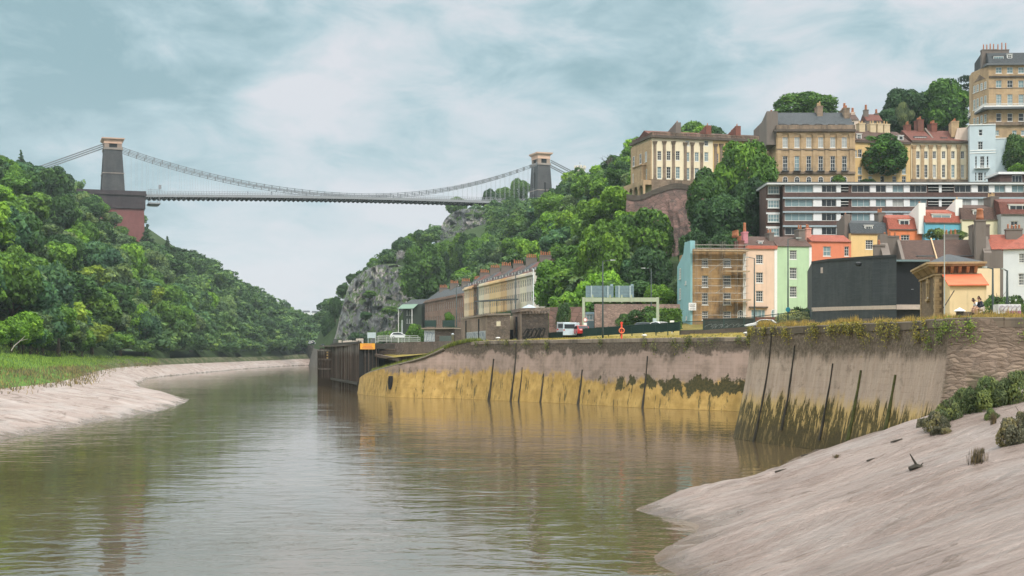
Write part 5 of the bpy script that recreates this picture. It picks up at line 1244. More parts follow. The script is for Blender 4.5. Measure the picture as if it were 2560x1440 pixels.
for py, pa, pb_ in ((629, 1728, 1866), (680, 1805, 1868), (751, 1805, 1871)):
    q = MB()
    for k in range(5): q.box(b.u(pa), b.u(pb_), -1.55 + k * .25, -1.33 + k * .25, b.v(py, 0), b.v(py, 0) + .06)
    q.box(b.u(pa), b.u(pb_), -1.62, -1.58, b.v(py, 0), b.v(py, 0) + .2); q.obj('platform', M_BOARD, sf)
for p0, p1 in (((1768, 682), (1807, 652)), ((1783, 735), (1807, 718)), ((1850, 676), (1860, 632)), ((1848, 748), (1860, 692))):
    q = MB(); q.tube([(b.u(p0[0]), -1.2, b.v(p0[1], 0)), (b.u(p1[0]), -1.2, b.v(p1[1], 0))], .05, 6); q.obj('brace', M_TUBE, sf, fixn=False)
# pink house
b = B('town_house', 'pale pink rendered town house with a wide ground floor window', 1865, row1(1865), 1943, row1(1943), z1, 622, 9, M_PINK)
for y0, y1 in ((637, 659), (681, 707), (727, 754)): b.win(1890, y0, 1907.5, y1, 3, 4, g=0)
b.win(1878, 774, 1913, 806, 4, 2, g=1); b.win(1927.5, 773, 1941, 806, 2, 3, arch=True, g=1)
b.shell(); b.band(1872, 1919, 768, .22, M_DKSTONE, .35, 'window_hood'); b.part('eaves_band', plain('red_eaves', (0.42, 0.13, 0.09), .8), lambda m: m.box(-.05, b.len - .01, -.25, .3, b.h + .002, b.h + .55))
b.roof(M_BRTILE, 2.1, .45, 0, v=b.h + .3, dep=8.8); b.dormer(1903, 605, 1911, 612, 1.3, M_WHITE, 1, 1, 1.2)
b.stack(.35, 2.0, .8, 1.3, b.h, b.h + 3.0, plain('pink_stack', (0.48, 0.2, 0.24), .8), 1, ph=1.6, pr=.24); b.stack(b.len - .25, 3.5, .8, 2.6, b.h, b.h + 3.0, M_STACK, 2)
b.part('corner_strip', M_WHITE, lambda m: m.box(b.len - .5, b.len - .01, -.06, -.003, -4, b.h))
# green house
b = B('town_house', 'pale green rendered town house with three brown paned windows, right of the pink one', 1943, row1(1943), 2029, row1(2029), z1, 616, 9, M_GREEN)
for y0, y1 in ((625.6, 648), (669, 697), (716, 743)): b.win(1974, y0, 1992, y1, 4, 4, g=0)
b.win(1972, 772, 1990, 800, 3, 3, g=0); b.shell(); b.roof(M_BRTILE, 2.0, .5, .2, dep=8.8)
b.part('corner_strip', M_WHITE, lambda m: m.box(b.len - .45, b.len - .01, -.06, -.003, -4, b.h)); b.stack(b.len - .9, 3.5, 1.1, 2.4, b.h, b.h + 3.2, M_STACK, 2)
# salmon house behind the black building
z2 = 17
b = B('town_house', 'salmon orange rendered house behind the dark shed with two small windows', 2029, 246, 2128, 247, z2 - 4, 604, 8, stucco('salmon_render', (0.62, 0.20, 0.115), amt=.28))
b.win(2058, 616, 2077, 640, 2, 2, g=1); b.win(2111, 616, 2122, 640, 2, 3, g=0); b.shell(); b.roof(M_RDTILE, 1.5, .5, .25, dep=7.5); b.stack(.3, 3, .9, 1.6, b.h, b.h + 2.6, plain('pink_stack2', (0.5, 0.25, 0.2), .8), 2, M_POT)
# ------------------------------------------------------------------ row 2
def row2(name, px0, px1, D, pt, lab, wall, roofm, rise, wins, dorm, kind='mansard', stack=None, zb=19):
    b = B('town_house', lab, px0, D, px1, D + .6, zb, pt, 8, wall)
    for w in wins: b.win(*w[:4], w[4], w[5], g=w[6] if len(w) > 6 else 0)
    b.shell(); b.cornice(out=.18, th=.22, left=False, v=b.h - .2)
    b.roof(roofm, rise, kind=kind, over=.1)
    for d_ in dorm: b.dormer(*d_[:4], .55, M_FRAME if len(d_) < 6 else d_[5], d_[4])
    if stack: stack(b)
    return b
row2('y', 2127, 2221, 254, 583, 'butter yellow house with a slate mansard roof and one window', stucco('butter_render', (0.66, 0.475, 0.225), amt=.28), M_SLATE, 2.7, [(2164, 600, 2182.5, 623, 3, 4)], [(2165, 565, 2183, 579, 4)],
     stack=lambda b: (b.stack(-.2, 3.5, 1.1, 4.5, b.h - 1, b.h + 3.6, M_STACK, 2, slope=1.2), b.stack(b.len - .4, 3.5, 1.2, 2.4, b.h, b.h + 4.1, M_STACK, 3)))
row2('o', 2222, 2311, 254, 573, 'burnt orange house with a ribbed red tile mansard roof', stucco('burnt_orange_render', (0.64, 0.2, 0.085), amt=.28), M_RDTILE, 3.0, [(2252, 587, 2274, 606, 3, 3)], [(2252, 551, 2275, 570, 2)])
row2('b', 2313, 2404, 253, 556, 'bright blue house with red tiles and a wide white dormer', stucco('azure_render', (0.12, 0.36, 0.48), amt=.28), M_RDTILE, 2.7, [(2346, 575, 2362, 600, 2, 4)], [(2334, 537, 2379, 553, 2)],
     stack=lambda b: (b.stack(-.3, 3.2, 1.3, 5.0, b.h - 2, b.h + 3.6, M_WHITE, 2, slope=1.6), b.stack(b.len - .2, 3.2, 1.3, 5.0, b.h - 2, b.h + 4.3, M_WHITE, 3, M_POTY, slope=1.6)))
row2('c', 2405, 2502, 253, 548, 'pale cream house with dark slates and a small dormer', stucco('pale_cream_render', (0.60, 0.56, 0.40), amt=.15), M_BRTILE, 3.0, [(2437, 563, 2449, 583, 2, 4), (2456, 563, 2463, 583, 1, 3)], [(2437, 527, 2458, 541, 4)],
     stack=lambda b: b.stack(b.len - .4, 3.2, 1.5, 3.2, b.h, b.h + 4.4, M_STACK, 4, M_POTY))
b = row2('g', 2503, 2600, 252, 535, 'grey sheeted house under scaffold at the right edge', stucco('grey_sheeted_render', (0.3, 0.31, 0.31), amt=.4), M_MAROON, 3.2, [(2527, 553, 2545, 575, 2, 2)], [(2527, 513, 2575, 530, 3)])
# ------------------------------------------------------------------ row of dark tiled houses in front (right)
b = B('town_house', 'low house with a long dark brown tiled roof and two white dormers', 2262, 215, 2440, 214, 13, 655, 9, stucco('buff_render', (0.45, 0.38, 0.28)))
b.shell(); b.roof(M_BRTILE, 3.7, .5, .2)
b.dormer(2298, 642, 2340, 652, .9, M_LEAD, 4, 1, 2); b.dormer(2397, 642, 2431, 652, .9, M_LEAD, 3, 1, 2)
b.part('gable_wall', M_STACK, lambda m: m.extx([(0, -6), (9, -6), (9, b.h + .2), (6, b.h + 2.8), (5.6, b.h + 4.6), (3.4, b.h + 4.6), (3.4, b.h + 3.2), (.6, b.h + 1)], -3.2, -2.0))
b.part('party_wall', M_STACK, lambda m: m.extx([(-.3, -6), (9, -6), (9, b.h + .4), (4.5, b.h + 4.2), (-.3, b.h + .4)], -.5, -.02)); b.part('party_wall', plain('buff_wall_cap', (0.5, 0.36, 0.22), .85), lambda m: m.extx([(-.25, b.h - .1), (4.5, b.h + 3.95), (4.5, b.h + 4.05), (-.25, b.h + .35)], b.u(2341), b.u(2344)))
b.stack(-1.5, 4.4, 2.6, 1.0, b.h - 2, b.h + 4.4, M_STACK, 3, along='x'); b.stack(-3.4, 3, 1.6, 1.4, b.h - 4, b.h + 2.9, M_STACK, 2)
b.stack(b.u(2395), 5, 2.2, .9, b.h + 2, b.h + 4.6, M_STACK, 3, along='x'); b.stack(b.len + 1.0, 2.4, 2.6, 2.6, b.h - 3, b.h + 5.8, M_STACK, 2, along='x')
b = B('town_house', 'house with a pink-red tiled roof behind a tall dark gable', 2462, 212, 2580, 211, 13, 624, 9, M_STACK)
b.shell(); b.roof(M_RDTILE, 2.6, .5, .1, u0=1.0); b.part('gable_wall', M_STACK, lambda m: m.extx([(-.4, -6), (9, -6), (9, b.h), (4.5, b.h + 3.2), (2.6, b.h + 2.0), (-.4, b.h - .5)], -.2, .95))
b.stack(-.5, 1.2, 1.5, 1.5, b.h - 3, b.h + 4.6, M_STACK, 1, ph=1.8, pr=.5); b.stack(b.u(2546), 3.5, 2.4, 1.2, b.h, b.h + 3.4, M_STACK, 4, along='x')
b = B('town_house', 'white rendered house with a red hipped roof at the right edge', 2508, 198, 2600, 196, 13, 624, 9, stucco('white_render', (0.62, 0.65, 0.68), amt=.06))
b.win(2547, 634, 2561, 657, 4, 4, g=0); b.win(2546, 684, 2560, 713, 4, 4, g=0); b.shell(); b.roof(M_RDTILE, 2.2, .5, .3, kind='hip')
b = B('garden_wall', 'tall cream rendered yard wall behind the stone kiosk', 2440, 160, 2500, 160, 9, 671, .5, stucco('cream_wall_render', (0.66, 0.53, 0.36), amt=.28), cat='wall'); b.shell(); 
# ------------------------------------------------------------------ dark shed
M_SHED = ashlar('charcoal_brick', (0.048, 0.058, 0.068), (0.036, 0.045, 0.053), (0.085, 0.095, 0.10), bw=.5, rh=.17, amt=.35); M_SHED2 = plain('black_cladding', (0.014, 0.017, 0.022), .5)
M_CONC = plain('pale_concrete_band', (0.45, 0.38, 0.34), .85, var=.12)
sh = thing('warehouse', 'charcoal painted warehouse with a pale concrete stripe beside the stone kiosk', 'warehouse', (X(2030, 192), 192, 8.6))
pl_ = [(0, 0)]; 
def sp2(px, D): return (X(px, D) - X(2030, 192), D - 192)
fr = [sp2(2030, 192), sp2(2070, 187.0), sp2(2125, 181.5), sp2(2180, 177.5), sp2(2241, 174.5)]
q = MB(); zt_ = Z(655, 192) - 8.6
zt2 = [Z(a, D) - 8.6 for a, D in ((655, 192), (649, 187), (645, 181.5), (641, 177.5), (638, 174.5))]
q.grid([[(p[0], p[1], -3), (p[0], p[1], t)] for p, t in zip(fr, zt2)]); bk = [(p[0] + 4, p[1] + 22) for p in fr]
q.grid([[(p[0], p[1], t), (p2[0], p2[1], t)] for p, p2, t in zip(fr, bk, zt2)]); q.grid([[(fr[-1][0], fr[-1][1], -3), (fr[-1][0], fr[-1][1], zt2[-1])], [(bk[-1][0], bk[-1][1], -3), (bk[-1][0], bk[-1][1], zt2[-1])]]); q.grid([[(bk[0][0], bk[0][1], -3), (bk[0][0], bk[0][1], zt2[0])], [(fr[0][0], fr[0][1], -3), (fr[0][0], fr[0][1], zt2[0])]])
q.obj('wall', M_SHED, sh)
zb = [(Z(a, D) - 8.6, Z(b_, D) - 8.6) for a, b_, D in ((769, 778.5, 192), (767.5, 777, 187), (766, 775, 181.5), (764.5, 774, 177.5), (763, 773, 174.5))]
q = MB(); nrm = Vector((fr[-1][1] - fr[0][1], -(fr[-1][0] - fr[0][0]), 0)).normalized() * .06
q.grid([[(p[0] + nrm.x, p[1] + nrm.y, b_), (p[0] + nrm.x, p[1] + nrm.y, a)] for p, (a, b_) in zip(fr, zb)]); q.obj('concrete_stripe', M_CONC, sh, fixn=False)
q = MB(); q.grid([[(p[0] + nrm.x * 2, p[1] + nrm.y * 2, t - .25), (p[0] + nrm.x * 2, p[1] + nrm.y * 2, t + .08), (p[0] - nrm.x * 4, p[1] - nrm.y * 4, t + .08)] for p, t in zip(fr, zt2)]); q.obj('coping', plain('dark_capping', (0.03, 0.035, 0.04), .5), sh, fixn=False)
r0 = sp2(2241, 186); r1 = sp2(2330, 184)
q = MB(); q.box(r0[0] - 1, r1[0], r0[1], r0[1] + .4, Z(762, 186) - 8.6, Z(655, 186) - 8.6)
for k in range(40): q.box(r0[0] + k * .16, r0[0] + k * .16 + .07, r0[1] - .04, r0[1] - .002, Z(762, 186) - 8.6, Z(656, 186) - 8.6)
q.obj('cladding', M_SHED2, sh); q = MB(); q.box(r0[0] - .5, r1[0], r0[1] - 1.1, r0[1] + 9, Z(655, 186) - 8.6, Z(650.5, 186) - 8.6); q.obj('roof_edge', plain('blue_grey_fascia', (0.14, 0.2, 0.22), .5), sh)
q = MB(); q.box(r0[0] - .5, r1[0], r0[1] - .8, r0[1] + .2, Z(774, 186) - 8.6, Z(762, 186) - 8.6); q.obj('plinth', M_CONC, sh)
q = MB(); q.box(r0[0] - .5, r1[0], r0[1] - .2, r0[1] + .3, -3, Z(774, 186) - 8.6 - .01); q.obj('plinth_base', M_SHED2, sh)
q = MB(); q.lathe((sp2(2142, 179)[0], sp2(2142, 179)[1] - .9, Z(661, 179) - 8.6), [(.2, -.3), (.42, -.1), (.42, .12), (.15, .25)], 10); q.obj('vent_lamp', M_SHED2, sh)
q = MB(); q.box(r0[0] + 1.95, r0[0] + 2.25, r0[1] - .12, r0[1] - .04, Z(724, 186) - 8.6, Z(722.5, 186) - 8.6); q.obj('door_handle', M_IRON, sh)
q = MB(); q.box(*[fr[1][0] * .45 + 0.15 * k for k in (0, 4)], fr[1][1] * .62 - .35, fr[1][1] * .62 - .1, Z(682, 188) - 8.6, Z(668, 188) - 8.6); q.obj('notice', plain('pale_notice', (0.6, 0.5, 0.47), .7), sh)
# ------------------------------------------------------------------ stone kiosk with yellow annexe
M_KST = ashlar('kiosk_rubble', (0.20, 0.14, 0.09), (0.13, 0.095, 0.065), (0.04, 0.03, 0.02), bw=.6, rh=.25, amt=.6); M_KTR = ashlar('kiosk_dressed', (0.40, 0.295, 0.175), (0.34, 0.25, 0.15), (0.12, 0.08, 0.04), bw=.5, rh=.3, amt=.6)
M_YEL = stucco('annexe_yellow', (0.68, 0.53, 0.32), amt=.28); M_ORR = plain('orange_felt_roof', (0.56, 0.135, 0.065), .8, var=.12, scale=1)
k = B('stone_kiosk', 'small brown stone kiosk with bracketed cornice and a yellow annexe with orange roof', 2339, 135, 2438, 134.4, 8.4, 686, 11.5, M_KST, cat='kiosk')
wl = [(5.2, 742, 710)]
kd = Z(742, 140) - 8.4; ku = Z(710, 140) - 8.4
k.side.append((k.dep - 5.9, kd, k.dep - 4.9, ku)); k.shell()
put_window(k.e, k.dep - 5.9, kd, 1.0, ku - kd, .1, rz=-math.pi / 2, org=(0, k.dep), nx=1, ny=1, g=2)
k.part('window_surround', M_KTR, lambda m: (m.box(-.1, -.003, 4.4, 4.88, kd - .2, ku + .1), m.box(-.1, -.003, 5.92, 6.4, kd - .2, ku + .1), m.extx([(4.3, ku + .1), (6.5, ku + .1), (5.9, ku + .75), (4.9, ku + .75)], -.12, -.003), m.box(-.2, -.003, 4.2, 6.6, kd - .42, kd - .2)))
k.part('quoin', M_KTR, lambda m: [m.box(-.07, (.55 if i % 2 else .35), -.07, (1.2 if i % 2 else .8), i * .36 - 1, i * .36 - .66) for i in range(int((k.h + 1) / .36))])
k.part('quoin', M_KTR, lambda m: [m.box(-.07, .3, k.dep - (.9 if i % 2 else .6), k.dep + .05, i * .36 - 1, i * .36 - .66) for i in range(int((k.h + 1) / .36))])
k.part('frieze', M_KST, lambda m: m.box(-.12, k.len + .12, -.12, k.dep + .12, k.h + .002, k.h + .75)); k.part('frieze_band', M_KTR, lambda m: (m.box(-.2, k.len + .2, -.2, k.dep + .2, k.h - .12, k.h + .05)))
for i in range(6):
    u = k.len * i / 5; k.part('bracket', M_KTR, lambda m: m.extx([(-.12, k.h + .1), (-.3, k.h + .15), (-.75, k.h + .7), (-.12, k.h + .7)], u - .14, u + .14))
for i in range(13):
    y_ = k.dep * i / 12; k.part('bracket', M_KTR, lambda m: m.extr([(-.12, k.h + .1), (-.3, k.h + .15), (-.75, k.h + .7), (-.12, k.h + .7)], y_ - .12, y_ + .12))
k.part('cornice', M_KTR, lambda m: (m.box(-.8, k.len + .8, -.8, k.dep + .8, k.h + .752, k.h + .95), m.box(-.95, k.len + .95, -.95, k.dep + .95, k.h + .952, k.h + 1.15)))
k.roof(M_SLATE, 1.1, .42, .7, kind='hip', v=k.h + 1.13)
an0, an1 = k.u(2357), k.u(2460); ax0, ax1, ay = an0 + .05, k.len + .35, -4.2
za_, zb_ = k.h - .1, Z(713, 131) - 8.4
an = k.part('annexe', M_YEL, lambda m: m.extx([(-.003, -2), (-.003, za_), (ay, zb_), (ay, -2)], ax0, ax1))
k.part('annexe_roof', M_ORR, lambda m: m.extx([(-.01, za_ + .03), (ay - .25, zb_ - .08), (ay - .25, zb_ + .02), (-.01, za_ + .15)], ax0 - .15, ax1 + .2), parent=an)
# ------------------------------------------------------------------ brick flats
M_FBR = ashlar('flats_brick', (0.125, 0.075, 0.065), (0.095, 0.058, 0.052), (0.03, 0.025, 0.022), bw=.45, rh=.15, amt=.4)
M_PANEL = plain('white_panel', (0.66, 0.67, 0.68), .5, var=.05); M_LEDGE = plain('blue_grey_ledge', (0.30, 0.37, 0.41), .6)
f = B('apartment_block', 'long flat-roofed brick apartment block with white window bands on the hillside', 1958, 270, 2640, 270, 16, 461.5, 12, M_FBR, cat='apartment block')
f.a0 = 0
Zf = [(462.5, 481), (497.5, 516.5), (532.5, 552), (568, 587)]
cols = [('w', 1962, 2033, 4), ('p', 2033, 2054, 0), ('w', 2054, 2091, 3), ('p', 2091, 2102, 0), ('r', 2102, 2121, 0), ('w', 2129, 2175, 3), ('p', 2175, 2189, 0), ('w', 2189, 2215, 2), ('p', 2215, 2231, 0), ('w', 2231, 2259, 2), ('p', 2259, 2274, 0),
        ('w', 2274, 2317, 3), ('r', 2320, 2347, 0), ('p', 2347, 2354, 0), ('r', 2354, 2384, 0), ('w', 2386, 2428, 3), ('p', 2428, 2444, 0), ('w', 2444, 2472, 2), ('p', 2472, 2486, 0), ('w', 2486, 2513, 2), ('p', 2513, 2529, 0), ('w', 2529, 2560, 2), ('p', 2560, 2575, 0), ('w', 2575, 2625, 3)]
for y0, y1 in Zf:
    for t, a, c, n in cols:
        if t == 'r': f.rects.append((f.u(a), f.v(y1, 0), f.u(c), f.v(y0, 0)))
        elif t == 'w': f.win(a, y0, c, y1, n, 1, sill=False, g=rng.choice([0, 1, 1, 1, 2]))
f.shell(reveal=.6 if False else .18)
f.part('roof_slab', M_PANEL, lambda m: m.box(-3.2, f.len, -.5, f.dep + .3, f.h + .002, f.h + .38)); f.part('roof_cap', M_LEAD, lambda m: m.box(-3.3, f.len, -.6, f.dep + .4, f.h + .382, f.h + .46))
for y0, y1 in Zf:
    for t, a, c, n in cols:
        if t == 'p': f.part('white_panel', M_PANEL, lambda m: m.box(f.u(a), f.u(c), -.06, -.003, f.v(y1, 0), f.v(y0, 0)))
        if t == 'r': f.part('balcony_rail', M_FRAME, lambda m: (m.box(f.u(a), f.u(c), -.05, 0.0, f.v(y1, 0) + .9, f.v(y1, 0) + 1.0), m.box(f.u(a), f.u(c), -.05, 0, f.v(y1, 0) + .4, f.v(y1, 0) + .46)))
    f.part('ledge', M_LEDGE, lambda m: m.box(-.1, f.len, -.3, -.004, f.v(y0, 0) + .02, f.v(y0, 0) + .34))
lb = f.part('end_bay', M_FBR, lambda m: m.box(-3.0, -.35, 1.5, 9, -6, f.h))
for y0, y1 in Zf:
    o = put_window(f.e, -2.7, f.v(y1, 0) - .1, 2.2, 1.5, 1.38, nx=4, ny=2, g=1, sill=True)
f.part('end_band', M_PANEL, lambda m: [m.box(-3.03, -.36, 1.44, 1.49, f.v(y1, 0) + 1.45, f.v(y1, 0) + 1.75) for y0, y1 in Zf])
pent = B('penthouse', 'dark brick rooftop penthouse with a white roof edge at the right end of the flats', 2500, 274, 2640, 274, 37, 436, 7, M_FBR, cat='penthouse')
pent.win(2530, 438, 2556, 456, 3, 1, g=0); pent.win(2562, 438, 2590, 456, 3, 1, g=0); pent.shell(); pent.part('roof_slab', M_PANEL, lambda m: m.box(-.5, pent.len, -.5, 7.5, pent.h + .002, pent.h + .45))
# ------------------------------------------------------------------ hilltop cream terrace
M_CREAM = stucco('cream_stucco', (0.72, 0.63, 0.46), (0.2, 0.15, 0.1), .2); M_OCST = stucco('ochre_stucco', (0.60, 0.42, 0.20), (0.2, 0.14, 0.08), .25)
M_BATH = ashlar('bath_stone', (0.46, 0.33, 0.20), (0.40, 0.28, 0.165), (0.13, 0.095, 0.065), amt=.45); M_BATHD = ashlar('sooty_bath_stone', (0.27, 0.20, 0.145), (0.20, 0.15, 0.11), (0.06, 0.05, 0.04), amt=.8)
TP = (math.radians(15))
def wt(px):
    kx = (px - CX) / F; x0, y0 = X(1630, 332), 332.0; t_ = math.tan(TP); u = (kx * y0 - x0) / (1 - kx * t_); return y0 + u * t_
zt_ = 43.5; VC = 343
bounds = [1630, 1706, 1782, 1855, 1928]; labs = ['cream pilastered end house of the hilltop terrace, at its left corner', 'second cream pilastered house of the hilltop terrace', 'ochre pilastered house of the hilltop terrace, half behind trees', 'last ochre house of the hilltop terrace, beside the big tree']
wxs = [(1648.5, 1671.5, 1694.5), (1718.5, 1742, 1766), (1791, 1815, 1839), (1866, 1890, 1915)]
for i in range(4):
    D0, D1 = wt(bounds[i]), wt(bounds[i + 1]); m_ = M_CREAM if i < 2 else M_OCST
    e_c = Z(VC, 332) 
    b = B('terrace_house', labs[i], bounds[i], D0, bounds[i + 1], D1, zt_, HY - (e_c - EZ) / D0 * F, 14, m_, group='houses of the hilltop cream terrace')
    k_ = 332 / D0
    def yy(y): return HY - (HY - y) * k_
    for wx in wxs[i]:
        b.win(wx - 5, yy(377.5), wx + 5, yy(400), 2, 4, g=0 if i != 1 else 1); b.win(wx - 5.2, yy(417), wx + 5.2, yy(446), 2, 4)
        if i in (1, 3) and wx != wxs[i][1]: b.win(wx - 5, yy(348), wx + 5, yy(361), 2, 2)
        b.win(wx - 5.5, yy(464), wx + 5.5, yy(486), 2, 3, arch=True)
    b.shell()
    for wx in [bounds[i] + 7] + [w_ + 12 for w_ in wxs[i][:2]]: b.pilaster(wx, 7, yy(353), yy(448), M_BATHD)
    b.part('basement', M_BATHD, lambda m: m.box(-.12, b.len, -.14, -.003, -6, b.v(yy(448), 0)))
    b.cornice(out=.6, th=.6, v=b.h - .1, mat=M_DKSTONE, left=(i == 0)); b.parapet(1.3, M_BATHD, balus=True); b.roof([M_MAROON, M_MAROON, M_BRTILE, M_BRTILE][i], 2.2, .45, 0, v=b.h + .2, dep=12)
    if i == 0:
        for tt in (2.6, 6.4, 11.2):
            b.sw.append((b.dep - tt - 1.2, b.v(400, 0), 1.2, 2.4, 2, 2, False)); b.sw.append((b.dep - tt - 1.2, b.v(446, 0), 1.2, 2.6, 2, 2, False))
        for u_, v_, w_, h_, nx, ny, ar in b.sw: put_window(b.e, u_, v_, w_, h_, -.35, rz=-math.pi / 2, org=(0, b.dep), nx=nx, ny=ny)
        b.part('side_wall', M_BATH, lambda m: (m.box(-.28, -.003, 0, 14, b.v(448, 0), b.h - .62), m.box(-1.4, -.003, 3.2, 9, b.v(448, 0), b.v(409, 0)), m.box(-1.7, -.003, 2.9, 9.3, b.v(409, 0), b.v(407, 0))))
        # arched loggia at the foot of the side wall
        def logg(m):
            a0, a1 = b.v(497, 0) + .5, b.v(450, 0); m.box(-2.2, -.003, 0, 14, a1 - 1.1, a1); n = 4
            for q in range(n + 1): m.box(-2.2, -1.7, 14 * q / n - .35 if q else 0, min(14, 14 * q / n + .35), a0 - 6, a1 - 1.1)
            for q in range(n):
                c_, w_ = 14 * (q + .5) / n, 14 / n / 2 - .35
                for s_ in range(6):
                    t0, t1 = math.pi * s_ / 6, math.pi * (s_ + 1) / 6
                    m.add([(-2.15, c_ - w_ * math.cos(t0), a1 - 1.1 - w_ + w_ * math.sin(t0)), (-2.15, c_ - w_ * math.cos(t1), a1 - 1.1 - w_ + w_ * math.sin(t1)), (-2.15, c_ - w_ * math.cos(t1), a1 - 1.1), (-2.15, c_ - w_ * math.cos(t0), a1 - 1.1)], [(0, 1, 2, 3)])
        b.part('loggia', M_BATH, logg)
    st = [(b.len - .6, M_STACK, 1.3, 4.0), (b.len - .6, M_BRICK, 1.3, 3.6), (b.len - .5, M_BRICK, 1.3, 3.8), (b.len - .2, M_STACK, 1.5, 6.0)][i]
    b.stack(st[0], 4.5, st[2], 7, b.h, b.h + st[3], st[1], 6, slope=1.9)
# ------------------------------------------------------------------ crescent: slate roofed stone block, ochre houses, pilastered cream house, pale blue house
zc = 42.5
b = B('crescent_house', 'honey stone crescent block with tall windows and a blue slate roof with dormers', 1941, 300, 2138, 300, zc, 326, 13, M_BATH, cat='building')
cx_ = (1963, 1992.5, 2022, 2052, 2082, 2111)
b.rows(cx_, ((343, 369),), 13, nx=2, ny=3, g=2); b.rows(cx_, ((390, 427),), 12, nx=2, ny=4)
for c_ in cx_: b.win(c_ - 6.5, 441, c_ + 6.5, 462, 2, 3, arch=True, g=0)
b.shell(); b.cornice(out=.55, th=.5, v=b.h - .3); b.part('attic_band', M_BATHD, lambda m: m.box(0, b.len, 0, .4, b.h + .21, b.h + 1.2)); b.roof(M_SLATE, 4.4, .5, .0, v=b.h + .5)
for p in (1948, 1977.5, 2007, 2037, 2067, 2096.5, 2128): b.pilaster(p, 9, 335, 372, M_BATH); b.pilaster(p, 9, 376, 430, M_BATH, False)
b.band(1941, 2138, 432, .5, M_BATHD, .3); b.band(1941, 2138, 374, .3, M_BATHD, .12)
for p in (1963, 1992, 2022, 2052, 2082, 2111): b.balcony(p - 9, p + 9, 421, 428.5, M_LEAD, .7)
for p in (1960, 1990, 2018, 2050, 2082, 2108): b.dormer(p - 6, 312, p + 6, 318.5, 1.2, M_LEAD, 3, 1, 1.5)
b.stack(-.8, 5, 2.4, 9, b.h - 3, b.h + 4.2, M_STACK, 6, slope=2.0, pr=.22); b.stack(b.len * .62, 6.5, 1.2, 3, b.h + 3.5, b.h + 6.2, M_BATHD, 5, M_POTY, ph=1, along='y'); b.stack(b.len - .8, 6.5, 1.2, 5, b.h + 1, b.h + 5.6, M_BATHD, 5, ph=.8)
b = B('crescent_house', 'plain ochre crescent house with brown roof, behind the round tree', 2138, 303, 2276, 306, zc, 352, 12, M_OCST, cat='house')
b.win(2134, 375, 2143, 393, 2, 2); b.rows((2150, 2176, 2206, 2236, 2260), ((373, 393), (417, 435), (440, 456)), 10, nx=2, ny=2); b.shell(); b.cornice(out=.35, th=.35, left=False)
b.roof(M_BRTILE, 3.2, .5, .1, v=b.h + .1)
b.dormer(2148, 336, 2158, 348, 1.0, M_FRAME, 2, 2, 2); b.dormer(2253, 340, 2263, 350, 1.0, M_FRAME, 1, 1, 2)
for u_ in (2184, 2212, 2230, 2247): b.stack(b.u(u_), 6, 1.4, 1.6, b.h + 2, b.h + 4.9, plain('buff_stack', (0.5, 0.4, 0.26), .85), 2, M_POTY, along='x')
b = B('crescent_house', 'cream crescent house with six flat pilasters and a maroon roof', 2278, 308, 2425, 309, zc, 356, 12, M_CREAM, cat='house')
cx_ = (2295, 2315, 2336, 2359, 2382.5, 2406.5)
b.rows(cx_, ((378, 396),), 9, nx=2, ny=4, g=0); b.rows(cx_, ((412, 444),), 8, nx=2, ny=4); b.shell(); b.cornice(out=.6, th=.5, v=b.h - .1, left=False)
for p in (2285, 2306, 2326.5, 2347, 2372, 2396.5, 2420): b.pilaster(p, 8, 363, 448, M_BATH)
b.part('basement', M_BATHD, lambda m: m.box(0, b.len, -.3, -.003, -6, b.v(448, 0))); b.roof(M_MAROON, 3.2, .5, .3, v=b.h + .4, kind='gable')
b.part('party_wall', M_STACK, lambda m: m.extx([(0, b.h + .4), (6, b.h + 4.2), (6, b.h + 3.2), (1, b.h + .3)], b.u(2336), b.u(2340)))
b.dormer(2292, 343, 2320, 350, 1.2, M_LEAD, 6, 1, 1.5); b.dormer(2359, 346, 2371, 349.5, 1.2, M_LEAD, 3, 1, 1.5); b.dormer(2392, 346, 2403, 349.5, 1.2, M_LEAD, 3, 1, 1.5)
b.stack(b.u(2324), 6.5, 1.3, 2.6, b.h + 2.5, b.h + 6.0, M_BRICK, 4); b.stack(b.u(2358), 6.5, 1.3, 2.6, b.h + 2.5, b.h + 5.2, M_BRICK, 4); b.stack(b.u(2294), 6.5, 1.2, 1.6, b.h + 2, b.h + 4.9, M_BRICK, 3)
b = B('crescent_house', 'tall pale blue rendered house closing the right end of the crescent', 2424, 306, 2489, 305, zc, 313, 12, stucco('ice_blue_render', (0.46, 0.54, 0.58), amt=.05), cat='house')
b.win(2447, 324, 2456, 339, 1, 2, g=0); b.win(2445, 354, 2457, 374, 2, 3, g=0); b.win(2450, 391, 2461, 420, 2, 4, g=0); b.win(2438, 391, 2442, 420, 1, 4, g=0); b.win(2467, 391, 2471, 420, 1, 4, g=0); b.win(2445, 431, 2457, 452, 2, 3, g=0); b.win(2438, 431, 2441, 452, 1, 3, g=0); b.win(2461, 431, 2464, 452, 1, 3, g=0)
b.shell(); b.band(2424, 2489, 377, .18, M_WHITE, .08); b.band(2424, 2489, 383, .18, M_WHITE, .08); b.balcony(2436, 2474, 416, 422, M_WHITE, .6); b.cornice(out=.15, th=.2, mat=M_WHITE, v=b.h - .05)
b.part('side_gable', stucco('pinkish_side_render', (0.6, 0.48, 0.4), amt=.28), lambda m: m.extr([(-2.8, b.h - 2.6), (-2.2, b.h - .1), (-.003, b.h), (-.003, -2), (-2.8, -2)], 3, 11)); b.stack(-2.6, 6, 1.6, 5, b.h - 2, b.h + 1.6, M_BATH, 5, along='y')
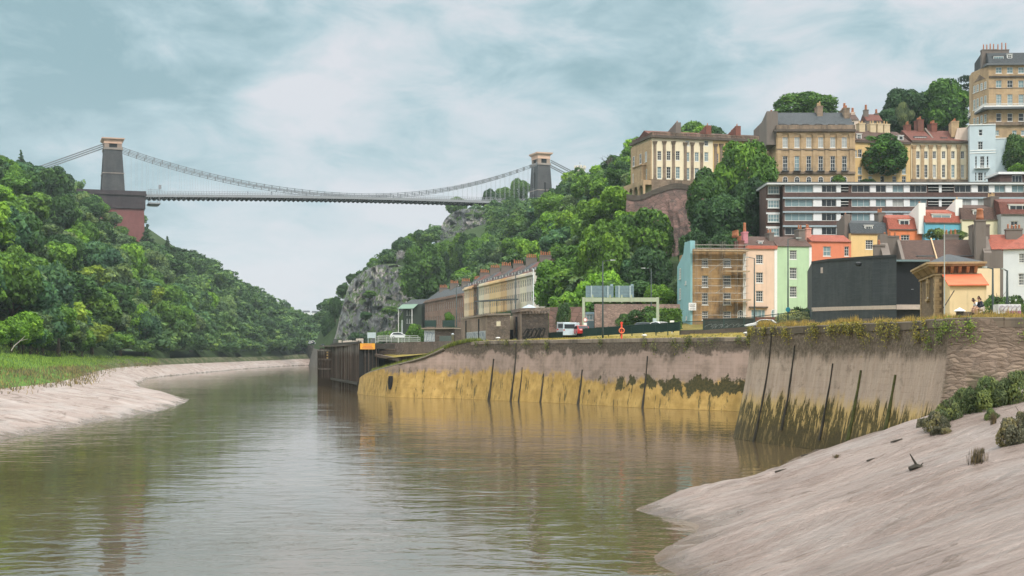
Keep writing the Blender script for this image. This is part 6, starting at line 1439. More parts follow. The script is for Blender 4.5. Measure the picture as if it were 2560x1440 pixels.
b2 = B('house_wing', 'lower windowless wing of the pale blue house, on its right', 2489, 306, 2518, 305.5, zc, 345, 11, stucco('ice_blue_render', (0.46, 0.54, 0.58)), cat='house wing'); b2.shell(); b2.cornice(out=.1, th=.2, mat=M_WHITE, left=False)
# ------------------------------------------------------------------ tall corner block, top right
b = B('corner_block', 'tall honey stone corner block with a white first floor balcony on the skyline', 2472, 330, 2640, 329, 57, 163, 13, M_BATH, cat='building')
cx_ = (2497, 2525, 2553, 2581, 2609)
b.rows(cx_, ((168, 183),), 15, nx=2, ny=2, g=1); b.rows(cx_, ((201, 219),), 14, nx=2, ny=2); b.rows(cx_, ((236, 263),), 13, nx=3, ny=4, g=1); b.rows(cx_, ((283, 303),), 13, nx=1, ny=2, g=0); b.rows((2492, 2536, 2558, 2590), ((326, 338),), 11, nx=2, ny=2, g=1)
b.shell(); b.cornice(out=.7, th=.45, v=b.h - .1, mat=M_LEAD); b.band(2472, 2640, 192, .35, M_DKSTONE, .3); b.band(2472, 2640, 220.5, .15, M_BATHD, .1); b.band(2472, 2640, 310, .8, M_BATHD, .45)
b.part('balcony', M_LEAD, lambda m: m.box(-1.6, b.len, -1.6, 13, b.v(275, 0), b.v(270, 0))); 
def rail(m):
    v0, v1 = b.v(270, 0), b.v(262, 0)
    m.box(-1.6, b.len, -1.6, -1.54, v1 - .1, v1); m.box(-1.6, -1.54, -1.6, 13, v1 - .1, v1); m.box(-1.6, b.len, -1.6, -1.55, v0, v0 + .3); m.box(-1.6, -1.55, -1.6, 13, v0, v0 + .3)
    for k_ in range(70): u = -1.6 + k_ * .28; m.box(u, u + .06, -1.6, -1.55, v0, v1)
    for k_ in range(48): y_ = -1.6 + k_ * .3; m.box(-1.6, -1.55, y_, y_ + .06, v0, v1)
b.part('balcony_railing', M_WHITE, rail)
sp_ = b.part('angled_wing', M_BATH, lambda m: m.extz([(-.003, 0.0), (-.003, 13), (-1.2, 13), (-1.9, 8)], -6, b.h - .12))
wa = math.atan2(-8, 1.9); 
for v0, v1 in ((201, 219), (236, 263), (283, 303)):
    for t in (.9, 2.5, 4.4, 6.2):
        put_window(b.e, t, b.v(v1, 0), .95, (b.v(v0, 0) - b.v(v1, 0)), -.06, rz=wa, org=(-1.9, 8), nx=2, ny=3, g=1)
b.part('pediment', M_BATHD, lambda m: m.add([(-2.0 + 1.9 * t_ / 8.2, 8 - t_ * 8 / 8.2, b.v(192, 0) + z_) for t_, z_ in ((1.5, 0), (6.5, 0), (4, 1.3))] + [(-1.8 + 1.9 * t_ / 8.2, 8 - t_ * 8 / 8.2, b.v(192, 0) + z_) for t_, z_ in ((1.5, 0), (6.5, 0), (4, 1.3))], [(0, 1, 2), (5, 4, 3), (0, 3, 4, 1), (1, 4, 5, 2), (2, 5, 3, 0)]))
b.roof(M_SLATE, 3.9, .35, .3, kind='mansard', v=b.h + .3); b.dormer(2486, 141, 2511, 154, .8, M_LEAD, 4, 1, 2.5); b.dormer(2521, 137, 2532, 146, .8, M_FRAME, 2, 2, 2.5)
b.stack(.8, 3.2, 3.4, 1.4, b.h, b.h + 4.3, M_STACK, 4, along='x', ph=1.5); b.stack(4.4, 5, 3.0, 1.4, b.h + 1, b.h + 4.6, M_STACK, 3, along='x', ph=2.0)
# houses peeping over the crescent
for pa, pb_, D, pt, lab, wm, rm, rise in ((2112, 2147, 350, 300, 'pale pink gabled house peeping over the slate roof, with two pots', stucco('pinkish_side_render', (0.6, 0.48, 0.4)), M_BRTILE, 2.2), (2166, 2206, 372, 302, 'small house with a maroon roof peeping between the trees', M_STACK, M_MAROON, 2.4)):
    b = B('hill_house', lab, pa, D, pb_, D, 50, pt, 8, wm); b.win(pa + 14, pt + 4, pa + 24, pt + 12, 2, 1); b.shell(); b.roof(rm, rise, .5, .2); b.stack(.6, 3, 1.2, 1.2, b.h, b.h + 3.4, wm, 1, ph=1.4, pr=.3); b.stack(b.len - .6, 4, 1.0, 1.0, b.h, b.h + 2.6, wm, 1, ph=1.4, pr=.3)
# retaining wall and cliff below the hilltop terrace
M_RET = rubble('red_brown_rubble', (0.26, 0.16, 0.14), (0.15, 0.105, 0.095), (0.08, 0.06, 0.055), .7, (0.05, 0.045, 0.042), amt=.85)
rt = thing('retaining_wall', 'tall battered rubble retaining wall and rock face under the cream hilltop terrace', 'wall', (X(1566, 330), 330, 0))
top = [(1566, 322, 497), (1600, 321, 500), (1640, 319, 484), (1690, 317, 470), (1740, 315, 477), (1800, 314, 470), (1935, 312, 462)]
A = []
r3 = np.random.RandomState(3)
for px, D, pt in catmull(top, 6):
    row = []
    for k_ in range(14):
        t = k_ / 13; z = Z(pt, D) - t * 34; off = 4.5 * t + (fbm(px / 9, z / 3) - .47) * (2.2 if t > .12 else .2); row.append((X(px, D) - X(1566, 330) + (off * -.5), D - 330 - off, z))
    A.append([(row[0][0] + 1.0, row[0][1] + 5, row[0][2])] + row)
q = MB(); q.grid(A); q.obj('wall_face', M_RET, rt)
q = MB(); q.grid([[(X(px, D) - X(1566, 330) + dx, D - 330 + dy, Z(pt, D) + dz_) for dx, dy, dz_ in ((0, -.2, -.1), (0, -.2, 1.1), (.0, .3, 1.1), (.0, .3, -.1))] for px, D, pt in catmull(top, 3)]); q.obj('parapet', M_DKSTONE, rt)
# ------------------------------------------------------------------ lower terraces seen in perspective
def persp_terrace(p0, p1, n, e_top, z0, cols, dep, roofm, labf, grp, name, storeys, nwin, chim=True, wallmats=None, attic=True):
    """p0 far-left end (px, D), p1 near-right end; houses front the river (to the left)"""
    a = Vector((X(*p0), p0[1])); c = Vector((X(*p1), p1[1])); d = c - a
    for i in range(n):
        q0 = a + d * (i / n); q1 = a + d * ((i + 1) / n)
        px0, D0, px1, D1 = q0.x / q0.y * F + CX, q0.y, q1.x / q1.y * F + CX, q1.y
        m_ = cols[i % len(cols)]
        b = B(name, labf(i, n), px0, D0, px1, D1, z0, HY - e_top / D0 * F, dep, m_, group=grp)
        L_ = b.len; H_ = b.h
        for s_ in range(storeys):
            v0 = H_ * (s_ + .25) / (storeys + .15) ; hh = H_ / storeys * (.58 if s_ < storeys - 1 else .45)
            for k_ in range(nwin):
                u = L_ * (k_ + .5) / nwin; b.rects.append((u - .65, v0, u + .65, v0 + hh)); b.wins.append((u - .65, v0, 1.3, hh, .16, 1, 2, False, 0, False))
        b.shell(); b.cornice(out=.45, th=.45, v=b.h - .9, left=(i == 0), mat=m_); 
        rf = b.roof(roofm[i % len(roofm)], 3.5, .48, 0, v=b.h - .2)
        rf.scale = (1, 1, 1)
        if attic: 
            for k_ in range(2):
                u = L_ * (.3 + .4 * k_); o = b.part('dormer', M_LEAD, lambda m: m.box(u - .6, u + .6, 1.0, 3, b.h - .1, b.h + 1.3)); put_window(o, u - .5, b.h, 1.0, 1.1, .93, nx=2, ny=1, sill=False)
        if chim and i % 2 == 0: b.stack(L_ - .3, dep * .5, .6, 3.0, b.h - .2, b.h + 4.3 + (i % 3) * .3, [M_STACK, M_BRICK, M_STACK, M_DKSTONE][i % 4], 5, [M_POT, M_POTY][i % 2], ph=1.1, pr=.2)
    return b
CT = [stucco('terrace_cream', (0.76, 0.60, 0.42)), stucco('terrace_ochre', (0.68, 0.45, 0.25)), rubble('terrace_bare_brick', (0.15, 0.10, 0.07), (0.3, 0.14, 0.06), (0.08, 0.06, 0.05), 1.5), stucco('terrace_ivory', (0.72, 0.65, 0.5)), stucco('terrace_cream', (0, 0, 0)), stucco('terrace_butter', (0.74, 0.53, 0.28)), stucco('terrace_butter', (0, 0, 0)),
      stucco('terrace_rust', (0.62, 0.40, 0.20), (0.4, 0.14, 0.05), .6), stucco('terrace_stone', (0.55, 0.44, 0.32)), stucco('terrace_pinkish', (0.64, 0.54, 0.45)), stucco('terrace_ivory', (0, 0, 0)), stucco('terrace_grey', (0.6, 0.56, 0.5))]
tn = ['cream', 'ochre', 'bare sooty brick', 'ivory', 'cream', 'butter yellow', 'butter yellow', 'rust stained', 'stone coloured', 'pinkish', 'ivory', 'greyish white']
persp_terrace((1160, 432), (1334, 347), 12, 20.6, 11.0, CT, 10, [M_SLATE, M_MAROON, M_BRTILE], lambda i, n: f'{tn[i]} house, number {i + 1} from the far end of the lower cream terrace' if False else f'{tn[i]} terraced house, {["far left end", "second from far end", "dark gap house third along", "fourth from far end", "fifth from far end", "sixth, near the middle", "seventh, just past the middle", "eighth, with orange stains", "ninth, above the canopy", "tenth along", "next to the near end", "near right end"][i]} of the lower terrace', 'houses of the lower cream terrace', 'terrace_house', 4, 3)
BT = [ashlar('brown_bath', (0.30, 0.185, 0.14), (0.25, 0.155, 0.12), amt=.5), ashlar('brown_bath2', (0.34, 0.22, 0.16), (0.28, 0.18, 0.14), amt=.5)]
persp_terrace((1062, 500), (1158, 437), 7, 19.2, 10.5, BT, 10, [M_SLATE], lambda i, n: f'brown stone terraced house, {["far left end", "second from the far end", "third from the far end", "middle one", "fifth from the far end", "next to the cream terrace end", "joined to the cream terrace"][i]} of the brown terrace', 'houses of the brown stone terrace', 'brown_terrace_house', 3, 3, attic=False)
# awning on the cream terrace
q = thing('canopy', 'grey lead canopy over the balcony of the lower cream terrace', 'canopy', P(1262, 752, 366)); m = MB(); m.extz([(-6, 8), (3.5, -6), (1.6, -7.2), (-8, 7)], 0, .3); m.extz([(-6, 8), (3.5, -6), (1.9, -7.0), (-7.8, 7)], -4.6, -4.3); m.obj('canopy_roof', M_LEAD, q)
for t in range(6):
    m = MB(); m.tube([(-7.6 + t * 1.85, 6.6 - t * 2.75, -4.3), (-7.6 + t * 1.85, 6.6 - t * 2.75, 0)], .09, 6); m.obj('canopy_post', M_SHED, q)
# white house with a green canopy at the far left of the terraces
b = B('canopied_house', 'dark old house with a pale green verandah roof at the foot of the cliff', 1008, 505, 1054, 500, 10.5, 762, 9, plain('dark_green_paint', (0.05, 0.065, 0.05), .7), cat='house')
b.rows((1018, 1024, 1030), ((776, 788), (797, 808)), 3.5, nx=1, ny=2, g=2); b.shell(); b.roof(M_SLATE, 2.0, .5, .2); b.part('verandah_roof', plain('pale_green_copper', (0.15, 0.23, 0.18), .7), lambda m: m.extx([(0, b.h), (-2.6, b.h - 1.6), (-2.6, b.h - 1.45), (0, b.h + .15)], -.5, b.len * .8)); b.part('verandah_post', M_WHITE, lambda m: (m.box(-.3, -.1, -2.5, -2.3, -3, b.h - 1.6), m.box(b.len * .7, b.len * .7 + .2, -2.5, -2.3, -3, b.h - 1.6)))
# ------------------------------------------------------------------ rock cliffs
def rock_mat(name, a, c, pale, green):
    b = NB(name); v = b.coord('World'); n = b.noise(b.coord('World', (1, 1, .35)), .16, 8, .7, .6); n2 = b.noise(v, .09, 6, .65); n3 = b.noise(v, .6, 6, .7)
    col = b.ramp(n, [(.35, a), (.6, c)]); col = b.mix(b.math('MULTIPLY', b.step(n2, .53, .6), b.step(n3, .35, .5)), col, pale)
    g = b.n.new('ShaderNodeNewGeometry'); nz_ = b.sep(g.outputs['Normal'])[2]
    col = b.mix(b.step(b.math('ADD', b.math('MULTIPLY', nz_, .55), b.noise(b.coord('World'), .12, 6, .7)), .78, .88), col, green)
    m = b.fin(col, .95, 0, .2); b.bump(b.math('ADD', n, b.math('MULTIPLY', n3, .4)), .9, 3.0); return m
M_ROCK = rock_mat('limestone_cliff', (0.10, 0.105, 0.115), (0.22, 0.225, 0.235), (0.42, 0.385, 0.375), (0.06, 0.095, 0.035))
def cliff(label, tops, ybase, D0, lean, amp, seed, back=22):
    T = catmull(tops, 8); A = []; ox, oy = X(T[0][0], D0), D0
    for i, (px, pt) in enumerate(T):
        row = []; n = 34
        for k in range(n + 1):
            t = k / n; py = ybase + (pt - ybase) * t; D = D0 + lean * t ** 1.3 + (T[-1][0] - px) * -.03
            s_ = px / 11 + seed; dn = amp * (fbm(s_, py / 17 + seed, 5) - .5) + amp * .45 * abs(math.sin(px / 13 + py / 60 + fbm(px / 20, py / 20) * 4))
            D += dn * min(1, t * 4); row.append((X(px, D) - ox, D - oy, Z(py, D)))
        e = row[-1]; row.append((e[0] + 3, e[1] + back * .4, e[2] + 1)); row.append((e[0] + 6, e[1] + back, e[2] - 6)); A.append(row)
    t = thing('rock_cliff', label, 'cliff', (ox, oy, 0)); q = MB(); q.grid(A); q.obj('rock_face', M_ROCK, t, smooth=False); return t
cliff('tall grey limestone cliff with pale scars and grassy ledges above the riverside road', [(834, 852), (842, 826), (851, 788), (862, 745), (877, 706), (900, 684), (926, 670), (948, 662), (972, 664), (1000, 676), (1030, 690), (1056, 710)], 866, 590, 22, 10, 3)
cliff('grey crag under the bridge deck beside the right tower', [(1092, 600), (1106, 560), (1122, 538), (1150, 524), (1180, 522), (1208, 530), (1228, 552), (1244, 590)], 640, 682, 12, 9, 9, 30)
cliff('smaller pale crag on the gorge edge left of the bridge crag', [(985, 640), (1000, 616), (1016, 606), (1032, 612), (1046, 640)], 668, 640, 6, 6, 5, 16)
def far_tree(px, pb, D, pt, w, tone, lab, v=1): ptree('hero', v % 3, px, pb, D, pt, w, tone, lab)
for px, pb, D, pt, w, tone, lab in ((838, 800, 640, 735, 34, 'dark', 'dark tree clinging left of the tall cliff, low'), (856, 742, 640, 708, 28, 'dark', 'dark tree on the left edge of the tall cliff'), (880, 712, 640, 680, 30, 'dark', 'small dark tree on the shoulder of the tall cliff'), (822, 860, 660, 770, 36, 'dark', 'dark tree at the river bend left of the cliff foot'),
                                    (935, 676, 640, 640, 34, 'mid', 'tree on top of the tall cliff'), (968, 672, 640, 622, 44, 'dark', 'dark tree on top of the tall cliff, right of the other'), (1004, 650, 650, 590, 50, 'dark', 'dark tree behind the small pale crag'), (1040, 640, 650, 572, 60, 'mid', 'tree on the gorge edge right of the small pale crag'),
                                    (925, 745, 596, 722, 34, 'mid', 'bush on a ledge in the middle of the tall cliff'), (975, 790, 590, 762, 40, 'mid', 'bush at the right of the tall cliff face'), (915, 800, 588, 775, 30, 'dark', 'dark ledge bush low on the tall cliff'), (895, 862, 588, 826, 50, 'dark', 'bush at the foot of the tall cliff'), (965, 862, 580, 822, 60, 'mid', 'rounded bush at the cliff foot near the road')):
    far_tree(px, pb, D, pt, w, tone, lab, rng.randrange(7))

# ------------------------------------------------------------------ timber pier
M_PIER = None
def pier_mat():
    b = NB('pier_timber'); o = b.sep(b.coord('Object')); u = b.math('ADD', o[0], b.math('MULTIPLY', o[1], .8)); z = o[2]
    pl = b.noise(b.comb(b.math('MULTIPLY', u, 2.2), b.math('MULTIPLY', z, .06), 0.0), 1.2, 5, .7); n = b.noise(b.coord('Object', (1, 1, .5)), .5, 6, .7)
    col = b.ramp(pl, [(.35, (0.03, 0.02, 0.014)), (.55, (0.085, 0.057, 0.042)), (.72, (0.22, 0.165, 0.135))])
    col = b.mix(b.step(b.math('ADD', z, b.math('MULTIPLY', n, 3)), 7.2, 8.6), col, b.ramp(pl, [(.35, (0.06, 0.055, 0.05)), (.65, (0.27, 0.23, 0.205))]))
    col = b.mix(b.math('SUBTRACT', 1.0, b.step(b.math('ADD', z, n), 1.6, 2.3)), col, (0.06, 0.04, 0.025)); return b.fin(col, .8, 0, .3)
M_PIER = pier_mat()
pr = thing('timber_pier', 'dark brown timber-piled jetty with vertical planks at the lock mouth', 'jetty', (0, 0, 0))
PA, PM, PB = Vector((-39.3, 285, 0)), Vector((X(832, 271), 271, 0)), Vector((-24.5, 226, 0)); d = (PB - PM).normalized(); nr_ = Vector((d.y, -d.x, 0)); nr_ = nr_ if nr_.x < 0 else -nr_
q = MB(); Lm = (PB - PM).length; n = 78; r4 = random.Random(8)
for k in range(n):
    a = PM + d * (Lm * k / n); b_ = PM + d * (Lm * (k + .9) / n); o_ = r4.choice([0, 0, .06, .14, .3]); zt_ = 8.0 + r4.uniform(-.25, .1)
    q.add([(a.x + nr_.x * o_, a.y + nr_.y * o_, -2), (b_.x + nr_.x * o_, b_.y + nr_.y * o_, -2), (b_.x + nr_.x * o_, b_.y + nr_.y * o_, zt_), (a.x + nr_.x * o_, a.y + nr_.y * o_, zt_),
           (a.x - nr_.x * .3, a.y - nr_.y * .3, -2), (b_.x - nr_.x * .3, b_.y - nr_.y * .3, -2), (b_.x - nr_.x * .3, b_.y - nr_.y * .3, zt_), (a.x - nr_.x * .3, a.y - nr_.y * .3, zt_)], [(0, 1, 2, 3), (7, 6, 5, 4), (0, 4, 5, 1), (1, 5, 6, 2), (2, 6, 7, 3), (3, 7, 4, 0)])
q.obj('plank_wall', M_PIER, pr)
q = MB(); q.bar(PM + Vector((0, 0, 8.15)) + nr_ * .1, PB + Vector((0, 0, 8.15)) + nr_ * .1, .6, .32); q.obj('cap_beam', plain('dark_beam', (0.045, 0.04, 0.036), .8, var=.3), pr)
q = MB(); q.bar(PM + Vector((0, 0, 1.5)) + nr_ * .35, PB + Vector((0, 0, 1.5)) + nr_ * .35, .3, .45); q.obj('waling', M_FEND, pr)
# open latticed end with platforms
q = MB(); d2 = (PM - PA).normalized(); L2 = (PM - PA).length
for k in range(9):
    a = PA + d2 * (L2 * k / 8); q.bar((a.x, a.y, -2), (a.x, a.y, 7.6 + r4.uniform(-.5, .4)), .55 if k in (0, 8) else .38)
for z_ in (3.3, 5.2, 7.0): q.bar(PA + Vector((0, 0, z_)), PM + Vector((0, 0, z_)), .4, .35)
for k in range(7): a = PA + d2 * (L2 * (k + .2) / 8); b_ = PA + d2 * (L2 * (k + 1.1) / 8); q.bar((a.x, a.y, 3.4 if k % 2 else 5.0), (b_.x, b_.y, 5.2 if k % 2 else 3.4), .22)
q.obj('pile_frame', M_PIER, pr)
q = MB(); q.add([(PA.x + 1.2, PA.y + 1, -2), (PM.x + .6, PM.y, -2), (PM.x + .6, PM.y, 7.4), (PA.x + 1.2, PA.y + 1, 7.4)], [(0, 1, 2, 3)]); q.obj('back_boarding', M_FEND, pr)
q = MB(); m_ = PA + d2 * L2 * .62
for k in range(3): q.bar((m_.x, m_.y - .3, 6.6 - k * .55), (m_.x + 1.7, m_.y - 3.5, 6.6 - k * .55), .25, .28)
q.obj('marker_board', plain('faded_amber_paint', (0.5, 0.33, 0.12), .8), pr)
# side recess, its dark interior painted as a near-black face; deck
q = MB(); q.box(PB.x, PB.x + 3.0, PB.y - .1, PB.y + .3, -2, 8.0); q.box(PB.x - .15, PB.x + .35, PB.y - .35, PB.y - .1, -2, 8.1)
q.obj('recess_face', plain('timber_recess_shade', (0.016, 0.016, 0.016), .8, var=.3), pr)
q = MB()
for k in range(4): q.box(PB.x + .75 + k * .6, PB.x + .85 + k * .6, PB.y - .2, PB.y - .1, -1, 7.6)
q.obj('side_strip', M_PIER, pr)
q = MB(); A = [(PA.x, PA.y), (PB.x, PB.y), (PB.x + 3, PB.y), (-20, 232), (-30, 290), (PA.x + 4, PA.y + 4)]; q.extz(A, 7.7, 7.95); q.obj('deck', plain('pier_deck', (0.12, 0.10, 0.085), .9, var=.3), pr)
q = MB(); q.box(PB.x + .1, PB.x + 5.6, PB.y - .5, PB.y - .15, 7.1, 7.95); q.obj('head_beam', plain('dark_beam', (0.04, 0.04, 0.04), .8), pr)
# yellow notice on the pier head
nb = thing('notice_board', 'orange-yellow warning notice with dark lettering on the corner of the timber jetty', 'sign', (PB.x + .05, PB.y - .62, 7.02)); w_ = 37 / F * 226
q = MB(); q.box(0, w_, 0, .06, 0, .95); q.obj('board', plain('amber_sign', (0.78, 0.38, 0.05), .5, var=.05), nb)
text('WARNING', .3, M_REDT, nb, (w_ / 2, -.014, .62)); q = MB(); q.box(.5, w_ - .5, -.012, -.002, .40, .47); q.box(.3, w_ - .3, -.012, -.002, .22, .29); q.box(.3, w_ - .3, -.012, -.002, .1, .15); q.obj('print_line', M_REDT, nb)
# white stools, rails and posts along the pier edge
M_STONEW = plain('pale_quay_fitting', (0.5, 0.44, 0.38), .7, var=.15)
def pal(px, D, w, h, lab, k=0):
    t = thing('mooring_stand', lab, 'mooring stand', (X(px, D), D, 7.95), 0, 'pale mooring stands along the jetty edge'); q = MB(); q.box(-w/2, -w/2 + .3, -.2, .2, 0, h); q.box(w/2 - .3, w/2, -.2, .2, 0, h); q.obj('upright', M_STONEW, t) if False else None
    a = MB(); a.box(-w/2, -w/2 + .28, -.2, .2, 0, h - .3); a.obj('upright', M_STONEW, t); a = MB(); a.box(w/2 - .28, w/2, -.2, .2, 0, h - .3); a.obj('upright', M_STONEW, t); a = MB(); a.box(-w/2, w/2, -.25, .25, h - .298, h); a.obj('top_bar', M_STONEW, t)
for i, (px, D, w, h) in enumerate(((850, 262, .5, .9), (867, 252, 1.4, .7), (876, 247, .5, .75), (888, 241, .9, .6), (897, 236, .9, .9), (903, 233, .7, .9))):
    pal(px, D, w, h, ['upright pale block nearest the open end of the jetty', 'wide pale frame second from the open end of the jetty', 'narrow pale frame third from the open end of the jetty', 'low pale frame fourth from the open end of the jetty', 'tall pale frame fifth along the jetty', 'pale frame beside the orange notice'][i])
def rail(name, pts, z, h, label, mat, nrail=3, post=2.2, rr=.04):
    a0 = pts[0]; t = thing(name, label, 'railing', (a0[0], a0[1], z))
    for (x0, y0), (x1, y1) in zip(pts[:-1], pts[1:]):
        q = MB()
        for k in range(nrail): zz = h * (k + 1) / nrail; q.tube([(x0 - a0[0], y0 - a0[1], zz), (x1 - a0[0], y1 - a0[1], zz)], rr, 5)
        q.obj('rail', mat, t, fixn=False); L_ = math.hypot(x1 - x0, y1 - y0); n = max(1, int(L_ / post))
        for k in range(n + 1): u = k / n; q = MB(); q.tube([(x0 + (x1 - x0) * u - a0[0], y0 + (y1 - y0) * u - a0[1], 0), (x0 + (x1 - x0) * u - a0[0], y0 + (y1 - y0) * u - a0[1], h)], rr * 1.3, 5); q.obj('post', mat, t, fixn=False)
    return t
M_PALE = plain('pale_rail_paint', (0.42, 0.44, 0.40), .5)
rail('railing', [(X(938, 238), 238), (X(1050, 246), 246)], 8.1, 1.1, 'pale green pipe railing between the jetty and the graffiti hut', M_PALE)
rail('railing', [(X(945, 262), 262), (X(1045, 262), 262)], 8.4, 1.3, 'second pipe railing behind the jetty railing', M_PALE)
rail('railing', [(X(833, 272), 272), (X(862, 262), 262)], 7.95, 1.2, 'dark railing at the open end of the jetty', plain('dark_rail', (0.05, 0.05, 0.05), .6), 2, 1.0, .05)
for i, (a, b_, w) in enumerate((((938, 880, 229), (1050, 886, 224), .5), ((940, 872, 231), (1045, 876, 228), .4), ((940, 888, 226), (1000, 900, 219), .45), ((962, 866, 233), (1040, 866, 231), .35))):
    q = MB(); A0 = Vector(P(*a)); A1 = Vector(P(*b_)); q.bar((0, 0, 0), A1 - A0, w, w); setp(q.obj('timber_beam', plain('weathered_beam', (0.12, 0.095, 0.08), .9, var=.4), loc=A0), ['longest grey timber lying on the slipway', 'dark timber under the dock wall behind the slipway', 'short sloping timber near the slip edge', 'pale crooked timber highest above the slipway'][i], 'timber', 'old timbers above the slipway')
q = MB(); q.tube([(LW[i, 0], LW[i, 1] - .2, min(LWz[i], 8) + .05) for i in range(4, 52, 4)], .22, 6); setp(q.obj('edge_timber', plain('slip_edge', (0.14, 0.12, 0.085), .9, var=.3), fixn=False), 'long curved edging timber along the falling top of the quay wall', 'timber')
# oval culvert in the wall
ci = int(np.argmin(np.abs(LW[:60, 0] / LW[:60, 1] * F + CX - 990))); tt_ = LWP[ci + 1] - LWP[ci]; tt_ = tt_ / np.linalg.norm(tt_); oo_ = (tt_[1], -tt_[0])
q = MB(); pts = [(LWP[ci][0] + oo_[0] * 1.0 + tt_[0] * .35 * math.cos(a), LWP[ci][1] + oo_[1] * 1.0 + tt_[1] * .35 * math.cos(a), 2.1 + 1.0 * math.sin(a)) for a in [2 * math.pi * k / 14 for k in range(14)]]
c0 = pts[0]; q.add([(p[0] - c0[0], p[1] - c0[1], p[2] - c0[2]) for p in pts] + [(p[0] - c0[0] - oo_[0] * .8, p[1] - c0[1] - oo_[1] * .8, p[2] - c0[2]) for p in pts], [tuple(range(14)), tuple(range(27, 13, -1))] + [(k, (k + 1) % 14, 14 + (k + 1) % 14, 14 + k) for k in range(14)]); setp(q.obj('culvert_opening', M_DARKIN, loc=c0), 'dark oval culvert mouth low in the left end of the quay wall', 'culvert')

# ------------------------------------------------------------------ blockhouse and ruin wall on the quay
M_RUIN = rubble('quay_rubble', (0.25, 0.195, 0.165), (0.16, 0.13, 0.115), (0.075, 0.062, 0.055), 1.6); M_RUIND = rubble('dark_quay_rubble', (0.125, 0.10, 0.09), (0.075, 0.062, 0.06), (0.045, 0.04, 0.036), 1.5); M_RBRICK = ashlar('pale_quay_brick', (0.32, 0.245, 0.2), (0.25, 0.19, 0.16), bw=.35, rh=.13)
M_GRW = plain('pale_graffiti_paint', (0.38, 0.42, 0.46), .7, var=.25, scale=4); M_GRB = plain('black_graffiti_paint', (0.018, 0.018, 0.02), .6)
def block(name, lab, c, l, r_, zt, D, mat_l, mat_f, pyt):
    """two visible walls: left wall from pixel l (further) to the corner c, front wall from c to r_"""
    z0 = 8.0; x0, y0 = X(c[0], c[1]), c[1]; t = thing(name, lab, 'stone building', (x0, y0, z0)); h = Z(pyt, c[1]) - z0
    a = (X(l[0], l[1]) - x0, l[1] - y0); b_ = (X(r_[0], r_[1]) - x0, r_[1] - y0); e = (a[0] + b_[0], a[1] + b_[1])
    q = MB(); q.grid([[(*a, -1), (*a, h)], [(0, 0, -1), (0, 0, h)]]); q.obj('left_wall', mat_l, t)
    q = MB(); q.grid([[(0, 0, -1), (0, 0, h)], [(*b_, -1), (*b_, h)], [(*e, -1), (*e, h)], [(*a, -1), (*a, h)]]); q.add([(0, 0, h - .01), (*b_, h - .01), (*e, h - .01), (*a, h - .01)], [(0, 1, 2, 3)]); q.obj('wall', mat_f, t)
    return t, a, b_, e, h
t, a, b_, e, h = block('stone_store', 'long low stone store with pale graffiti on its brick side, left of the blockhouse', (1218, 208), (1153, 232), (1275, 205), 0, 208, M_RBRICK, M_RUIN, 789)
q = MB(); q.extz([(a[0] * 1.02, a[1] * 1.02), (-.2, -.25), (b_[0] + .1, b_[1] - .2), (e[0], e[1])], h, h + .28); q.obj('coping', plain('flat_cope', (0.24, 0.2, 0.17), .9), t)
da = Vector((a[0], a[1], 0)).normalized(); La = math.hypot(*a); na = Vector((da.y, -da.x, 0)); na = na if na.x < 0 else -na; na = Vector((-abs(na.x), -abs(na.y), 0)) if na.y > 0 else na
def onface(u0, u1, v0, v1, off): 
    return [(da.x * u0 + na.x * off, da.y * u0 + na.y * off, v0), (da.x * u1 + na.x * off, da.y * u1 + na.y * off, v0), (da.x * u1 + na.x * off, da.y * u1 + na.y * off, v1), (da.x * u0 + na.x * off, da.y * u0 + na.y * off, v1)]
for u in (.78, .28): q = MB(); q.add(onface(La * u, La * u + .5, .2, h - .3, .12) + onface(La * u, La * u + .5, .2, h - .3, .003), [(0, 1, 2, 3), (7, 6, 5, 4), (0, 4, 5, 1), (1, 5, 6, 2), (2, 6, 7, 3), (3, 7, 4, 0)]); q.obj('downpipe', M_SHED2, t)
def scribble(mat, parent, fn, n, w, h_, seed, th=.1, name='graffiti'):
    """looping spray strokes: fn maps (u, v) on the wall to a point"""
    r = random.Random(seed); q = MB()
    for k in range(n):
        cu, cv = w * (k + .5) / n, h_ * .5; pts = []; ph = r.uniform(0, 6); fr_ = r.uniform(1.2, 2.4)
        for s_ in range(15): a_ = s_ / 14 * 6.28 * fr_ / 1.6 + ph; pts.append(fn(cu + w / n * .75 * math.cos(a_) * r.uniform(.7, 1.1), cv + h_ * .48 * math.sin(a_ * 1.1) * r.uniform(.7, 1.1)))
        for p0, p1 in zip(pts[:-1], pts[1:]): q.bar(p0, p1, .01, th)
    return q.obj(name, mat, parent, fixn=False)
q = MB(); q.add(onface(La * .05, La * .78, 0, 1.75, .02), [(0, 1, 2, 3)]); q.obj('graffiti', M_GRW, t, fixn=False)
scribble(plain('grey_blue_spray', (0.2, 0.24, 0.3), .7), t, lambda u, v: Vector(onface(La * .06 + u, 0, .1 + v, 0, .05)[0]), 9, La * .7, 1.55, 2, .09)
q = MB(); q.box(1.4, 2.1, b_[1] * .55 - .12, b_[1] * .55 - .03, h - 1.6, h - .9); q.obj('plaque', plain('cream_plaque', (0.55, 0.5, 0.38), .7), t)
t, a, b_, e, h = block('blockhouse', 'dark rounded stone blockhouse with crenel-like eaves and black graffiti', (1304, 203), (1281, 212), (1371, 200), 0, 203, M_RBRICK, M_RUIND, 779)
q = MB(); q.extz([(a[0] - .15, a[1]), (-.2, -.3), (b_[0] + .25, b_[1] - .25), (e[0] + .2, e[1])], h + .002, h + .5); q.obj('parapet', M_RUIN, t)
